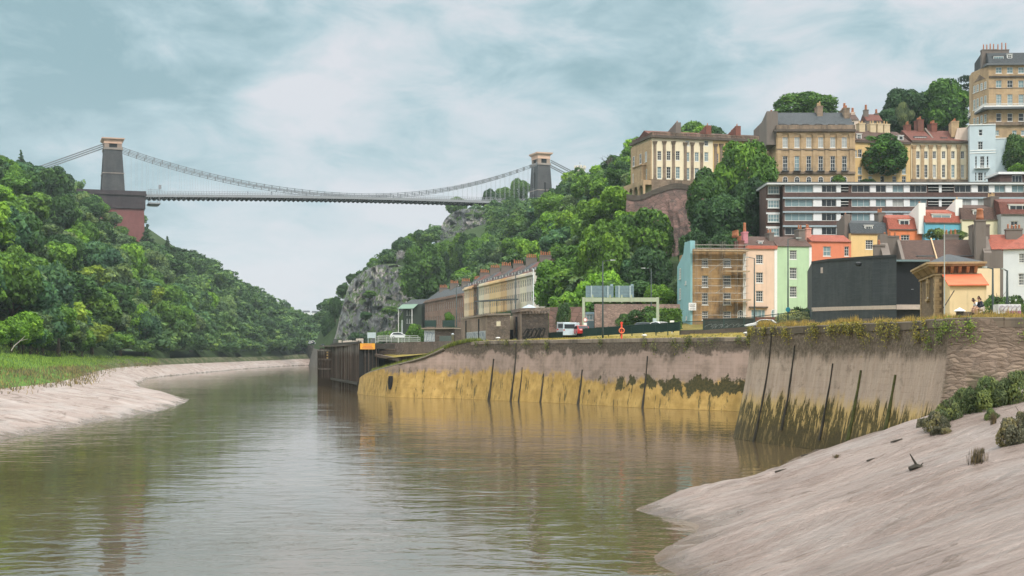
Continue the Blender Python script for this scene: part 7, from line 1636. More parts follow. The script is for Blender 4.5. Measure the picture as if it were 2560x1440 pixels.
for k in range(10): q = MB(); u = k / 9; q.box(b_[0] * u - .16, b_[0] * u + .16, b_[1] * u - .24, b_[1] * u - .003, h - .35, h - .002); q.obj('corbel', M_RUIN, t)
q = MB(); q.box(a[0] * .5 - .25, a[0] * .5 + .1, a[1] * .5 - .5, a[1] * .5 - .1, 0, h - .6); q.obj('downpipe', M_SHED2, t)
scribble(M_GRB, t, lambda u, v: Vector((.3 + u, b_[1] * (.3 + u) / b_[0] - .03, .5 + v)), 5, 2.9, 1.5, 5, .2)
q = MB(); q.lathe((b_[0] * .3, 2.2, h + .3), [(1.5, 0), (.9, .45), (.1, .8)], 12); q.obj('roof_cone', plain('pale_blue_lead', (0.33, 0.38, 0.42), .6), t)
b = B('link_wall', 'narrow cream gap wall with a dark gate between the stone store and the blockhouse', 1271, 210, 1284, 210, 8.0, 790, .6, stucco('buff_render', (0.45, 0.38, 0.28)), cat='wall'); b.shell(); b.part('gate', M_SHED2, lambda m: m.box(.05, b.len - .05, -.06, -.003, 0, 1.9))
# graffiti hut
b = B('graffiti_hut', 'small flat-roofed hut with white graffiti and a dark corrugated door on the quay', 1060, 236, 1137, 234, 8.05, 823, 4, M_RUIND, cat='hut'); b.shell()
b.part('roof_slab', plain('flat_cope', (0.24, 0.2, 0.17), .9), lambda m: m.box(-.3, b.len + .1, -.4, 4.2, b.h + .002, b.h + .22)); b.part('graffiti', M_GRW, lambda m: m.box(.05, 2.0, -.03, -.003, .0, b.h - .1)); scribble(plain('grey_blue_spray', (0.2, 0.24, 0.3), .7), b.e, lambda u, v: Vector((.1 + u, -.05, .1 + v)), 4, 1.8, 1.9, 9, .07)
def door(m):
    m.box(b.u(1099), b.u(1128), -.05, -.003, 0, 1.25)
    for k in range(12): u = b.u(1099) + k * .16; m.box(u, u + .07, -.1, -.052, 0, 1.25)
b.part('corrugated_door', plain('grey_green_metal', (0.11, 0.14, 0.135), .6), door)
for i, (p0, p1) in enumerate(((1062, 1091), (1106, 1137))):
    q = MB(); D = 246; w_ = X(p1, D) - X(p0, D); q.box(0, w_, 0, .12, 0, 1.15); q.bar((.2, .06, -2.6), (.2, .06, 0), .12); q.bar((w_ - .2, .06, -2.6), (w_ - .2, .06, 0), .12)
    setp(q.obj('dark_board', plain('dark_green_board', (0.022, 0.045, 0.04), .5), loc=(X(p0, D), D, Z(817, D))), ['dark green board above the left half of the graffiti hut', 'dark green board above the right half of the graffiti hut'][i], 'sign')
q = MB(); q.lathe((0, 0, 0), [(.2, 0), (.2, 1.3), (.26, 1.32), (.22, 1.5), (.05, 1.6)], 12); setp(q.obj('bollard', plain('pale_blue_grey', (0.4, 0.45, 0.5), .6), loc=(X(1132, 231), 231, 8.1), smooth=True), 'pale blue-grey bollard at the right end of the graffiti hut', 'bollard')
# stone wall behind the gantry with an opening
b = B('garden_wall', 'reddish rubble garden wall stepping up behind the sign gantry', 1372, 232, 1460, 230, 8.6, 768, .8, M_RET, cat='wall'); b.shell()
b = B('garden_wall', 'tall pinkish rubble wall behind the gantry, right part', 1487, 231, 1700, 232, 8.8, 760, .8, rubble('pink_rubble', (0.33, 0.235, 0.205), (0.21, 0.15, 0.13), (0.13, 0.095, 0.085), 1.8), cat='wall'); b.shell()
b = B('garden_shed', 'blue-grey shed front in the gap between the two rubble walls', 1462, 233, 1486, 233, 8.6, 780, 2, plain('blue_shed_boards', (0.16, 0.24, 0.29), .7), cat='shed'); b.win(1465, 786, 1483, 800, 2, 1, g=1); b.shell()
b = B('boundary_wall', 'dark boundary wall with faded tags in front of the scaffolded and pink houses', 1757, 206, 1945, 204, 9.3, 795.5, .4, rubble('dark_tagged_wall', (0.055, 0.06, 0.055), (0.03, 0.032, 0.032), (0.02, 0.02, 0.02), 1.2), cat='wall'); b.h = b.h; b.shell(); b.cornice(out=.06, th=.15, mat=M_DKSTONE)
scribble(plain('faded_spray', (0.2, 0.22, 0.22), .7), b.e, lambda u, v: Vector((.3 + u, -.03, .5 + v)), 8, 6.5, .9, 15, .05)
b = B('boundary_wall', 'reddish brick end of the boundary wall behind the white car', 1946, 204, 2032, 203, 9.3, 791, .4, rubble('dark_tagged_wall', (0, 0, 0), (0, 0, 0), (0, 0, 0)), cat='wall'); b.part('brick_panel', M_BRICK, lambda m: m.box(-3.4, -.2, -.45, -.06, -2, b.h - .1)); b.shell()

# ------------------------------------------------------------------ gantry
gt = thing('sign_gantry', 'pale green portal gantry carrying two road sign backs over the road', 'gantry', (X(1459, 206), 206, 8.4)); M_GAN = stucco('gantry_paint', (0.34, 0.39, 0.29), (0.15, 0.17, 0.13), .5)
Lg = X(1644, 206) - X(1459, 206); zb0 = Z(754.5, 206) - 8.4; zb1 = Z(744, 206) - 8.4
q = MB(); q.box(-.2, .18, -.25, .25, -.5, zb1 + .05); q.obj('leg', M_GAN, gt); q = MB(); q.box(Lg - .2, Lg + .2, -.3, .3, -.5, zb1 + .05); q.obj('leg', M_GAN, gt)
q = MB(); q.box(.22, Lg - .2, -.3, .3, zb0, zb1); q.obj('beam', M_GAN, gt)
for px in (1481, 1525, 1554, 1578): q = MB(); u = X(px, 206) - X(1459, 206); q.box(u - .12, u + .12, -.38, -.302, zb0 - .1, zb1 + .4); q.obj('beam_strap', M_GAN, gt)
M_SGB = plain('sign_back_grey', (0.26, 0.36, 0.41), .5, .3); M_RIB = plain('sign_rib_grey', (0.15, 0.215, 0.25), .5)
for p0, p1 in ((1464.5, 1533.5), (1538.5, 1584.5)):
    u0, u1 = X(p0, 206) - X(1459, 206), X(p1, 206) - X(1459, 206); v0, v1 = Z(743, 206) - 8.4, Z(714.5, 206) - 8.4
    q = MB(); q.box(u0, u1, .12, .18, v0, v1); s_ = q.obj('sign_panel', M_SGB, gt); q = MB()
    for k in range(8): q.box(u0 + .03, u1 - .03, .06, .118, v0 + (v1 - v0) * (k + .4) / 8, v0 + (v1 - v0) * (k + .4) / 8 + .05)
    q.obj('sign_rib', M_RIB, s_)
    for f_ in (.2, .8): q = MB(); u = u0 + (u1 - u0) * f_; q.box(u - .09, u + .09, -.05, .058, v0 - .2, v1 + .02); q.obj('sign_post', plain('sign_post_pale', (0.36, 0.45, 0.47), .5), s_)
    q = MB(); q.box(u1 - .45, u1 - .05, -.02, .1, v1 - .1, v1 + .25); q.obj('lamp_box', M_SGB, s_)
q = MB(); q.box(Lg - .75, Lg - .2, -.6, -.31, 2.5, 3.1); q.obj('control_box', plain('sign_post_pale', (0.36, 0.45, 0.47), .5), gt)
rs_ = thing('road_sign', 'round traffic sign above a small plate fixed beside the left gantry leg', 'road sign', (X(1463, 204.5), 204.5, 8.4)); q = MB(); q.tube([(0, 0, -.2), (0, 0, 3.2)], .04, 6); q.obj('post', M_IRON, rs_, fixn=False)
q = MB(); q.tube([(0, -.06, 2.85), (0, -.1, 2.85)], .32, 16); q.obj('disc', plain('red_ring', (0.5, 0.08, 0.07), .5), rs_, fixn=False); q = MB(); q.tube([(0, -.102, 2.85), (0, -.12, 2.85)], .23, 16); q.obj('disc_face', M_WHITE, rs_, fixn=False); q = MB(); q.box(-.24, .24, -.1, -.06, 1.95, 2.4); q.obj('plate', M_WHITE, rs_)
q = MB(); q.tube([(0, 0, 0), (0, 0, 1.3)], .04, 6); q.box(-.28, .28, -.05, .0, 1.3, 1.85); setp(q.obj('notice_post', M_WHITE, loc=(X(1680, 188), 188, 8.9), fixn=False), 'small white notice on a post behind the green fence', 'sign')

# ------------------------------------------------------------------ green mesh fence
M_GRN = plain('dark_green_metal', (0.016, 0.045, 0.04), .5)
fpts = [(1372, 205, 8.35), (1447, 196, 8.5), (1464, 193, 8.6), (1551, 184, 8.75), (1640, 176, 8.9), (1700, 171, 9.0), (1760, 168, 9.05), (1860, 165, 9.35), (1945, 163, 9.75), (2032, 161, 10.15)]
fe = thing('fence', 'dark green panelled fence running along the back of the quay', 'fence', (X(1372, 205), 205, 0)); ox, oy = X(1372, 205), 205
for i, (a, b_) in enumerate(zip(fpts[:-1], fpts[1:])):
    xa, xb = X(a[0], a[1]) - ox, X(b_[0], b_[1]) - ox; ya, yb = a[1] - oy, b_[1] - oy; h = 1.15 if i else 1.0
    q = MB(); q.bar((xa, ya, a[2] + h), (xb, yb, b_[2] + h), .07, .07); q.bar((xa, ya, a[2] + .12), (xb, yb, b_[2] + .12), .05, .06); q.obj('rail', M_GRN, fe, fixn=False)
    n = max(2, int(math.hypot(xb - xa, yb - ya) / .13)); q = MB()
    for k in range(n): t_ = (k + .5) / n; x_, y_, z_ = xa + (xb - xa) * t_, ya + (yb - ya) * t_, a[2] + (b_[2] - a[2]) * t_; w_ = .09 if i < 5 else .025; q.box(x_ - w_ / 2, x_ + w_ / 2, y_ - .01, y_ + .01, z_ + .12, z_ + h)
    q.obj('bar_panel', M_GRN, fe, fixn=False)
    n = max(1, int(math.hypot(xb - xa, yb - ya) / 2.6))
    for k in range(n): t_ = k / n; x_, y_, z_ = xa + (xb - xa) * t_, ya + (yb - ya) * t_, a[2] + (b_[2] - a[2]) * t_; q = MB(); q.box(x_ - .06, x_ + .06, y_ - .06, y_ + .06, z_ - .4, z_ + h + .1); q.obj('post', M_GRN, fe)
kb = MB(); kb.grid([[(X(a[0], a[1]) - ox + dx, a[1] - oy + dy, a[2] + dz_) for dx, dy, dz_ in ((0, -.35, -.7), (0, -.35, .08), (0, .2, .08), (0, .2, -.7))] for a in fpts[5:]]); kb.obj('footing', M_DKSTONE, fe)

# ------------------------------------------------------------------ lamp posts, poles
M_POST = plain('dark_column_paint', (0.03, 0.045, 0.045), .5); M_LAMP = plain('lamp_head_grey', (0.35, 0.38, 0.38), .4)
def lamp(px, D, pt, arm, lab, zb=None, name='street_lamp', mat=None, r=.09):
    zb = h1(X(px, D), D) if zb is None else zb; h = Z(pt, D) - zb; t = thing(name, lab, 'street lamp', (X(px, D), D, zb)); q = MB()
    q.tube([(0, 0, -.5), (0, 0, 1.2), (0, 0, h)], [r * 1.5, r * 1.3, r * .8], 8); q.obj('column', mat or M_POST, t, smooth=True)
    if arm: q = MB(); q.tube([(0, 0, h - .05), (arm * .8, 0, h + .1)], .05, 6); q.obj('arm', mat or M_POST, t, fixn=False); q = MB(); q.extr([(arm * .75, h + .02), (arm * 1.25, h + .08), (arm * 1.25, h + .16), (arm * .75, h + .2)], -.14, .14); q.obj('lantern', M_LAMP, t)
    return t
lamp(1507, 180, 652.5, 1.3, 'tall street lamp in front of the gantry signs, arm to the right'); lamp(1628, 225, 672, -1.3, 'street lamp behind the gantry with its arm to the left')
lamp(1886, 196, 645, -1.1, 'street lamp in front of the pink house'); lamp(1970, 196, 597, 1.5, 'tallest street lamp, in front of the green house')
lamp(1289, 215, 686, .5, 'street lamp in front of the lower cream terrace'); lamp(1195, 240, 707, -.4, 'street lamp in front of the sooty brick house'); lamp(1141, 250, 715, .4, 'street lamp in front of the brown stone terrace')
lamp(1333.5, 210, 672, 0, 'thick grey pole at the near end of the lower cream terrace', mat=M_LAMP, name='utility_pole'); lamp(1005, 300, 800, 0, 'pale pole in front of the canopied house', mat=M_LAMP, name='utility_pole')
lamp(2482, 120, 671, -.7, 'lamp post right of the yellow annexe with a short arm'); lamp(2518, 112, 676, -.35, 'lamp post in front of the white house at the right edge')
for px, pt in ((898, 780), (936, 778), (915, 806), (877, 815), (970, 785), (960, 800)): lamp(px, 330, pt, .4, f'thin lamp post by the riverside road {dict([(898, "left of the pale sign"), (936, "beside the pale sign"), (915, "low, left of the pale sign"), (877, "furthest left at the cliff foot"), (970, "right of the pale sign"), (960, "short, right of the pale sign")])[px]}', zb=8.5, r=.06)
fpole = thing('flagpole', 'thin grey flagpole stayed beside the stone kiosk', 'flagpole', (X(2361, 127), 127, 8.4)); q = MB(); q.tube([(0, 0, 1), (0, 0, Z(562, 127) - 8.4)], [.07, .035], 8); q.obj('pole', M_LAMP, fpole, fixn=False); q = MB(); q.tube([(.9, 0, 3.6), (-.1, 0, 2.0)], .05, 6); q.obj('brace', M_DKSTONE, fpole, fixn=False)
# blue disc on the lamp by the blossom shrub
q = MB(); q.tube([(0, 0, 0), (0, -.04, 0)], .34, 18); setp(q.obj('blue_disc_sign', plain('teal_sign', (0.02, 0.22, 0.3), .5), loc=(X(1970, 195.7), 195.7, Z(774, 195.7)), fixn=False), 'round teal sign on the tallest street lamp by the blossom shrub', 'sign')
q = MB(); q.box(-.9, .9, 0, .08, .8, 2.0); q.box(-.8, -.7, 0, .08, -1, .8); q.box(.7, .8, 0, .08, -1, .8); setp(q.obj('square_road_sign', plain('pale_sign_back', (0.45, 0.52, 0.54), .5), loc=(X(929, 300), 300, 8.9)), 'pale square road sign in front of the cliff', 'sign')
# life ring
lr = thing('life_ring_post', 'red life ring post standing on the edge of the long quay wall', 'life ring', (X(1554, 168), 168, 8.1)); q = MB(); q.box(-.1, .1, -.06, .06, -.05, 2.0); q.box(-.16, .16, -.08, .08, 1.8, 1.96); q.obj('post', plain('signal_red', (0.66, 0.065, 0.03), .5, var=.05), lr)
q = MB(); A = [[((.30 + .06 * math.cos(b2)) * math.cos(a2), -.14 + .07 * math.sin(b2), .95 + (.30 + .06 * math.cos(b2)) * math.sin(a2)) for b2 in [2 * math.pi * j / 8 for j in range(9)]] for a2 in [2 * math.pi * i / 20 for i in range(21)]]; q.grid(A); q.obj('ring', plain('ring_orange', (0.75, 0.2, 0.08), .5), lr, smooth=True)

# ------------------------------------------------------------------ vehicles
M_TYRE = plain('tyre', (0.02, 0.02, 0.02), .9); M_RIM = plain('rim', (0.4, 0.4, 0.42), .3, .6); M_TAIL = plain('tail_lamp', (0.4, 0.02, 0.02), .3)
def car(x, y, z, rz, paint, label, van=False, L_=4.2, name='parked_car', cat='car', group=None):
    t = thing(name, label, cat, (x, y, z), rz, group); w = .86 if not van else .98; h = 1.45 if not van else 2.2; s = L_ / 4.2
    if van: prof = [(-2.1, .35), (-2.1, 2.15), (.95, 2.2), (1.5, 1.35), (2.05, 1.05), (2.1, .35)]; gl = [(.9, 1.35), (.75, 2.0), (1.0, 2.0), (1.42, 1.38)]
    else: prof = [(-2.1, .32), (-2.12, .75), (-1.95, 1.0), (-1.55, 1.38), (-.5, 1.47), (.25, 1.4), (1.0, .98), (1.85, .82), (2.1, .62), (2.1, .3)]; gl = [(-1.62, .98), (-1.35, 1.32), (-.45, 1.41), (.2, 1.34), (.85, .98)]
    q = MB(); n = len(prof)
    def ring(yw, sh): return [(a * s, yw * (1 - (.14 * max(0, (b_ - .95)) / .5 if not van else .05 * max(0, b_ - 1.2))) , b_) for a, b_ in prof]
    vs = ring(-w, 0) + ring(w, 0); q.add(vs, [tuple(range(n)), tuple(range(2 * n - 1, n - 1, -1))] + [((i + 1) % n, i, n + i, n + (i + 1) % n) for i in range(n)])
    bo = q.obj('body', paint, t); bv = bo.modifiers.new('b', 'BEVEL'); bv.width = .05; bv.segments = 2
    q = MB()
    for sd in (-1, 1):
        q.add([(a * s, sd * (w * (1 - (.14 * max(0, (b_ - .95)) / .5 if not van else .05 * max(0, b_ - 1.2))) + .012), b_) for a, b_ in gl], [tuple(range(len(gl)))])
    if not van: q.add([(a, sd * w * .8, b_) for a, b_, sd in ((.28 * s, 1.40, -1), (.95 * s, 1.01, -1), (.95 * s, 1.01, 1), (.28 * s, 1.40, 1))], [(0, 1, 2, 3)]); q.add([(a, sd * w * .8, b_) for a, b_, sd in ((-1.6 * s, 1.38, -1), (-1.99 * s, 1.02, -1), (-1.99 * s, 1.02, 1), (-1.6 * s, 1.38, 1))], [(0, 1, 2, 3)])
    else: q.add([(a, sd * w * .8, b_) for a, b_, sd in ((1.02 * s, 2.1, -1), (1.52 * s, 1.36, -1), (1.52 * s, 1.36, 1), (1.02 * s, 2.1, 1))], [(0, 1, 2, 3)]); q.add([(-2.12 * s, -w * .75, 1.3), (-2.12 * s, w * .75, 1.3), (-2.12 * s, w * .75, 1.9), (-2.12 * s, -w * .75, 1.9)], [(0, 1, 2, 3)])
    q.obj('window', G_DARK, bo, fixn=False)
    for xx in (-1.3, 1.3):
        for sd in (-1, 1):
            q = MB(); q.tube([(xx * s, sd * (w - .16), .31), (xx * s, sd * (w + .02), .31)], .31, 14); wh = q.obj('wheel', M_TYRE, t, fixn=False); q = MB(); q.tube([(xx * s, sd * (w + .021), .31), (xx * s, sd * (w + .035), .31)], .19, 10); q.obj('rim', M_RIM, wh, fixn=False)
    for sd in (-1, 1): q = MB(); q.cbox((-2.1 * s, sd * w * .8, .85 if not van else 1.1), (.06, .2, .2)); q.obj('tail_light', M_TAIL, t); q = MB(); q.cbox((2.06 * s, sd * w * .75, .7), (.08, .28, .14)); q.obj('headlight', M_WHITE, t)
    return t
PW = plain('white_car_paint', (0.68, 0.69, 0.72), .25, 0, .03, spec=.6); PB_ = plain('dark_car_paint', (0.03, 0.04, 0.055), .2, 0, .03, spec=.6); PS = plain('silver_car_paint', (0.4, 0.43, 0.46), .3, .4, .03)
def zr(px, D): return h1(X(px, D), D)
car(X(1902, 187), 187, Z(823.5, 187) - .12, math.pi, PW, 'white hatchback parked in front of the dark boundary wall')
car(X(1430, 199), 199, Z(845, 199), math.radians(80), plain('pale_blue_van_paint', (0.5, 0.6, 0.68), .3), 'pale blue and white van behind the fence left of the gantry leg', True, 5, 'parked_van', 'van'); car(X(1410, 206), 206, Z(843, 206), math.radians(85), PS, 'silver van just left of the pale blue van', True, 5, 'parked_van', 'van')
car(X(1655, 190), 190, Z(831, 190), math.radians(-60), PW, 'white car behind the fence below the right gantry leg'); car(X(1618, 193), 193, Z(832, 193), 0, PB_, 'dark car behind the fence left of the right gantry leg')
car(X(1452, 196), 196, Z(840, 196), math.radians(100), plain('red_car_paint', (0.4, 0.03, 0.03), .3), 'small red car right of the pale blue van', L_=3.6)
car(X(1000, 300), 300, Z(848, 300), 0, PW, 'white car behind the pipe railings below the canopied house'); car(X(1078, 320), 320, 9, .3, PB_, 'dark car by the shrubs left of the brown terrace')
for i, (px, D, pb) in enumerate(((757, 830, 860), (768, 836, 860.5), (778, 822, 861), (787, 815, 861.5), (797, 800, 862), (806, 780, 862.5), (812, 700, 864), (818, 640, 865))):
    car(X(px, D), D, Z(pb, D), math.radians(100 + i * 12), [PW, PS, PW, PB_][i % 4], ['white car furthest left on the far riverside road', 'silver car second in the far road queue', 'white car third in the far road queue', 'dark car fourth in the far road queue', 'white car fifth in the far road queue', 'silver car sixth in the far road queue', 'white car just beyond the jetty end', 'dark car nearest the jetty on the far road'][i], i % 2 == 0, 4.6 + (i % 2), group='traffic on the far riverside road', name='distant_car')
# far road embankment, rock shelter and far houses
q = MB(); q.grid([[(X(px, D), D, z_) for z_ in (1, Z(pt, D))] + [(X(px, D) + 2, D + 12, Z(pt, D))] for px, D, pt in ((735, 840, 862), (760, 832, 862.5), (800, 800, 864), (822, 700, 866), (838, 620, 868))]); setp(q.obj('embankment_wall', ST_FAR, fixn=False), 'grey stone embankment carrying the road across the river bend', 'wall')
q = MB(); A = [(X(px, D), D, Z(py, D)) for px, D, py in ((793, 900, 858), (795, 880, 842), (803, 850, 834), (814, 820, 829), (826, 790, 824))]; q.grid([[(a[0], a[1], a[2]), (a[0], a[1], a[2] - 1.6), (a[0] + 9, a[1] + 14, a[2] - 1.6), (a[0] + 9, a[1] + 14, a[2])] for a in A]); q.obj('x', M_LEAD) if False else setp(q.obj('rock_shelter', plain('dark_canopy_edge', (0.035, 0.045, 0.05), .7), fixn=False), 'curved dark roof of the rockfall shelter over the far road', 'shelter')
for i, (px, py, w, h) in enumerate(((764, 781, 17, 5), (785, 782, 12, 5), (793, 793, 12, 8), (748, 779, 4, 6))):
    D = 1560; b = B('far_house', ['wide white house among trees on the farthest ridge', 'white house right of the widest one on the farthest ridge', 'lowest white house on the farthest ridge', 'smallest pale house on the farthest ridge'][i], px - w / 2, D, px + w / 2, D, Z(py + h, D), py, 8, stucco('far_white_render', (0.75, 0.75, 0.74)), group='houses on the farthest ridge'); b.rows([px - w * .25, px + w * .2], ((py + 1.5, py + 3.5),), 1.6, nx=1, ny=1, g=0, sill=False); b.shell(); b.roof(M_SLATE, 2.2, .5, .2)

# ------------------------------------------------------------------ people
def skinned(name, verts, edges, rad, mat, parent, sub=1):
    me = bpy.data.meshes.new(name); me.from_pydata(verts, edges, []); o = bpy.data.objects.new(name, me); COL.objects.link(o)
    m = o.modifiers.new('s', 'SKIN'); 
    for i, v in enumerate(me.skin_vertices[0].data): r = rad[i]; v.radius = (r, r) if not isinstance(r, tuple) else r; v.use_root = (i == 0)
    s = o.modifiers.new('u', 'SUBSURF'); s.levels = sub; s.render_levels = sub
    dg = bpy.context.evaluated_depsgraph_get(); m2 = bpy.data.meshes.new_from_object(o.evaluated_get(dg)); bpy.data.objects.remove(o); m2.name = name; m2.materials.clear(); m2.materials.append(mat); m2.polygons.foreach_set('use_smooth', [True] * len(m2.polygons))
    return link(name, m2, parent)
M_SKIN = plain('skin', (0.50, 0.30, 0.22), .6, var=.04); M_HAIR = plain('dark_hair', (0.022, 0.016, 0.013), .6); M_NAVY = plain('navy_cloth', (0.02, 0.025, 0.042), .9); M_TEE = plain('white_cotton', (0.68, 0.70, 0.72), .9, var=.05); M_SHORT = plain('pale_shorts', (0.55, 0.47, 0.42), .9); M_SHOE = plain('white_shoe', (0.6, 0.6, 0.58), .7)
def sitter(loc, rz, label, lean, top, topm, shortm, hairm, longhair, cap=None):
    t = thing('person', label, 'person', loc, rz); l = lean
    def S(x, y, z): return (x, y, z)
    ch = (-.10 - l * .5, 0, .80 - l * .15); nk = (-.13 - l * .95, 0, .97 - l * .25); hd = (-.17 - l * 1.2, 0, 1.10 - l * .32); ht = (-.18 - l * 1.2, 0, 1.20 - l * .33)
    V_ = [(0, 0, .45), (-.03 - l * .2, 0, .62), ch, nk, hd, ht]; E = [(0, 1), (1, 2), (2, 3), (3, 4), (4, 5)]; Rd = [.14, .125, .145, .055, .088, .07]
    for sd in (-1, 1):
        b0 = len(V_); V_ += [(-.06, sd * .1, .46), (-.44, sd * .12, .50), (-.42, sd * .12, .28), (-.40, sd * .12, .08), (-.56, sd * .13, .04)]; Rd += [.09, .062, .052, .04, .035]; E += [(0, b0), (b0, b0 + 1), (b0 + 1, b0 + 2), (b0 + 2, b0 + 3), (b0 + 3, b0 + 4)]
        b0 = len(V_); sh = (ch[0] - l * .15, sd * .19, ch[2] + .09); el = (ch[0] - .06 - l * .25, sd * .24, ch[2] - .2); wr = (-.40 - l * .25, sd * .07, .585); V_ += [sh, el, wr, (wr[0] - .06, sd * .04, wr[2] - .015)]; Rd += [.06, .042, .028, .028]; E += [(2, b0), (b0, b0 + 1), (b0 + 1, b0 + 2), (b0 + 2, b0 + 3)]
        hb = b0 + 3; hp = V_[hb]
        for f in range(4):
            c0 = len(V_); ln = (.034, .04, .037, .03)[f]; V_ += [(hp[0] - .03, hp[1] + sd * (.024 - f * .015), hp[2] - .004), (hp[0] - .03 - ln, hp[1] + sd * (.022 - f * .015), hp[2] - .03)]; Rd += [.009, .008]; E += [(hb, c0), (c0, c0 + 1)]
        c0 = len(V_); V_ += [(hp[0] + .005, hp[1] - sd * .04, hp[2] + .01), (hp[0] - .03, hp[1] - sd * .055, hp[2])]; Rd += [.011, .009]; E += [(hb, c0), (c0, c0 + 1)]
    c0 = len(V_); V_ += [(hd[0] - .1, 0, hd[2] + .005)]; Rd += [.018]; E += [(4, c0)]
    bd = skinned('body', V_, E, Rd, M_SKIN, t)
    q = MB()
    for sd in (-1, 1): q.lathe((hd[0] - .085, sd * .03, hd[2] + .03), [(.004, -.008), (.011, 0), (.004, .008)], 6); q.lathe((hd[0] + .005, sd * .088, hd[2]), [(.006, -.03), (.018, 0), (.008, .03)], 6)
    q.box(hd[0] - .092, hd[0] - .08, -.022, .022, hd[2] - .05, hd[2] - .042); q.obj('face_detail', plain('lip', (0.3, 0.13, 0.11), .6), bd)
    # clothes
    V2 = [(0, 0, .44), (-.03 - l * .2, 0, .62), ch, (nk[0] + .02, 0, nk[2] - .06)]; E2 = [(0, 1), (1, 2), (2, 3)]; R2 = [.17, .155, .17, .085]
    for sd in (-1, 1):
        b0 = len(V2); V2 += [(ch[0] - l * .15, sd * .19, ch[2] + .09), (ch[0] - .06 - l * .25, sd * .24, ch[2] - .2), (-.36 - l * .25, sd * .09, .60)] if not top == 'tee' else [(ch[0] - l * .15, sd * .19, ch[2] + .09), (ch[0] - .04 - l * .2, sd * .225, ch[2] - .06)]
        R2 += [.082, .062, .045] if top != 'tee' else [.078, .07]; E2 += [(2, b0), (b0, b0 + 1)] + ([(b0 + 1, b0 + 2)] if top != 'tee' else [])
    skinned(top if top != 'tee' else 'tee_shirt', V2, E2, R2, topm, t)
    V3 = [(0, 0, .42)]; E3 = []; R3 = [.165]
    for sd in (-1, 1): b0 = len(V3); V3 += [(-.08, sd * .1, .46), (-.30, sd * .115, .49)]; R3 += [.115, .092]; E3 += [(0, b0), (b0, b0 + 1)]
    skinned('shorts', V3, E3, R3, shortm, t)
    V4 = [(hd[0] + .03, 0, hd[2] + .055), (hd[0] - .03, 0, hd[2] + .085)] + ([(hd[0] + .09, 0, hd[2] - .04), (hd[0] + .12, 0, hd[2] - .16)] if longhair else [(hd[0] + .06, 0, hd[2] - .01)])
    skinned('hair', V4, [(1, 0), (0, 2)] + ([(2, 3)] if longhair else []), [.09, .08] + ([.08, .055] if longhair else [.065]), hairm, t)
    for sd in (-1, 1): skinned('shoe', [(-.40, sd * .12, .05), (-.50, sd * .125, .045), (-.60, sd * .13, .035)], [(0, 1), (1, 2)], [.05, .047, .036], M_SHOE, t)
    return t
gp = 8.48
bp = sitter((X(2456, 86), 86, gp + .05), math.radians(8), 'seated person in a dark navy hoodie with long brown hair, on the quay edge', .05, 'hoodie', M_NAVY, M_SHORT, plain('brown_hair', (0.06, 0.03, 0.022), .6), True)
q = MB(); q.box(-.16, -.13, -.185, -.172, .74, .86); q.box(-.08, -.05, -.185, -.172, .74, .86); q.obj('print', M_WHITE, bp)
sitter((X(2449, 87), 87.0, gp + .02), math.radians(5), 'seated person in a white t-shirt with short dark hair, bent forward, on the left', .2, 'tee', M_TEE, M_SHORT, M_HAIR, False)
q = MB(); q.box(-.45, .9, -.3, .35, -.3, .30); q.box(-1.0, -.5, -.1, .5, -.3, .35); setp(q.obj('stone_block', M_DKSTONE, loc=(X(2452, 86.3), 86.5, gp)), 'low stone blocks on which the two people sit', 'stone block')
q = MB(); q.box(0, 1.45, 0, 1.0, -.3, .95); pbk = q.obj('painted_block', plain('white_tagged_paint', (0.55, 0.55, 0.58), .7, var=.2, scale=6), loc=(X(2496, 90), 90, gp)); setp(pbk, 'pale concrete block covered in pink and grey graffiti, right of the seated people', 'concrete block')
q = MB(); q.box(.5, 1.44, -.015, -.002, .0, .52); q.obj('pink_paint', plain('magenta_spray', (0.32, 0.12, 0.22), .7, var=.4, scale=5), pbk); scribble(plain('grey_spray', (0.28, 0.22, 0.3), .7), pbk, lambda u, v: Vector((.08 + u, -.03, .45 + v)), 5, 1.3, .42, 21, .025)
cp = thing('capstan', 'low capstan with a white conical cap on the quay edge, left of the seated people', 'capstan', (X(2399, 82), 82, gp - .1)); q = MB(); q.lathe((0, 0, 0), [(.24, 0), (.2, .25), (.26, .34)], 14); q.obj('barrel', M_DKSTONE, cp, smooth=True); q = MB(); q.lathe((0, 0, .341), [(.34, 0), (.33, .05), (.1, .16), (.02, .22)], 16); q.obj('cap', M_WHITE, cp)
for i, (px, D, py) in enumerate(((2015, 118, 807), (1866, 148, 828), (1245, 192, 848), (1611, 166, 842))):
    q = MB(); q.lathe((0, 0, 0), [(.2, 0), (.16, .2), (.34, .26), (.3, .38), (.05, .44)], 14); setp(q.obj('mooring_bollard', plain('white_bollard', (0.66, 0.64, 0.6), .5), loc=(X(px, D), D, 8.15), smooth=True), ['white mooring bollard in the grass near the bastion corner', 'white mooring bollard just left of the bastion', 'white mooring bollard before the stone store', 'white mooring bollard right of the life ring'][i], 'bollard', 'white mooring bollards along the quay')
q = MB(); q.lathe((0, 0, 0), [(.3, 0), (.28, .12), (.18, .22), (.03, .27)], 14); setp(q.obj('white_dome', PW, loc=(X(2262, 95), 95, 8.32), smooth=True), 'small white dome in the yellow grass before the dark shed', 'dome cover')
for px, D, lab in ((2030, 112, 'left'), (2170, 96, 'right')):
    q = MB(); q.box(-.35, .35, -.2, .2, 0, .35); setp(q.obj('stone_block', M_DKSTONE, loc=(X(px, D), D, 8.3)), f'small loose stone in the yellow grass on the bastion, {lab} one', 'stone')

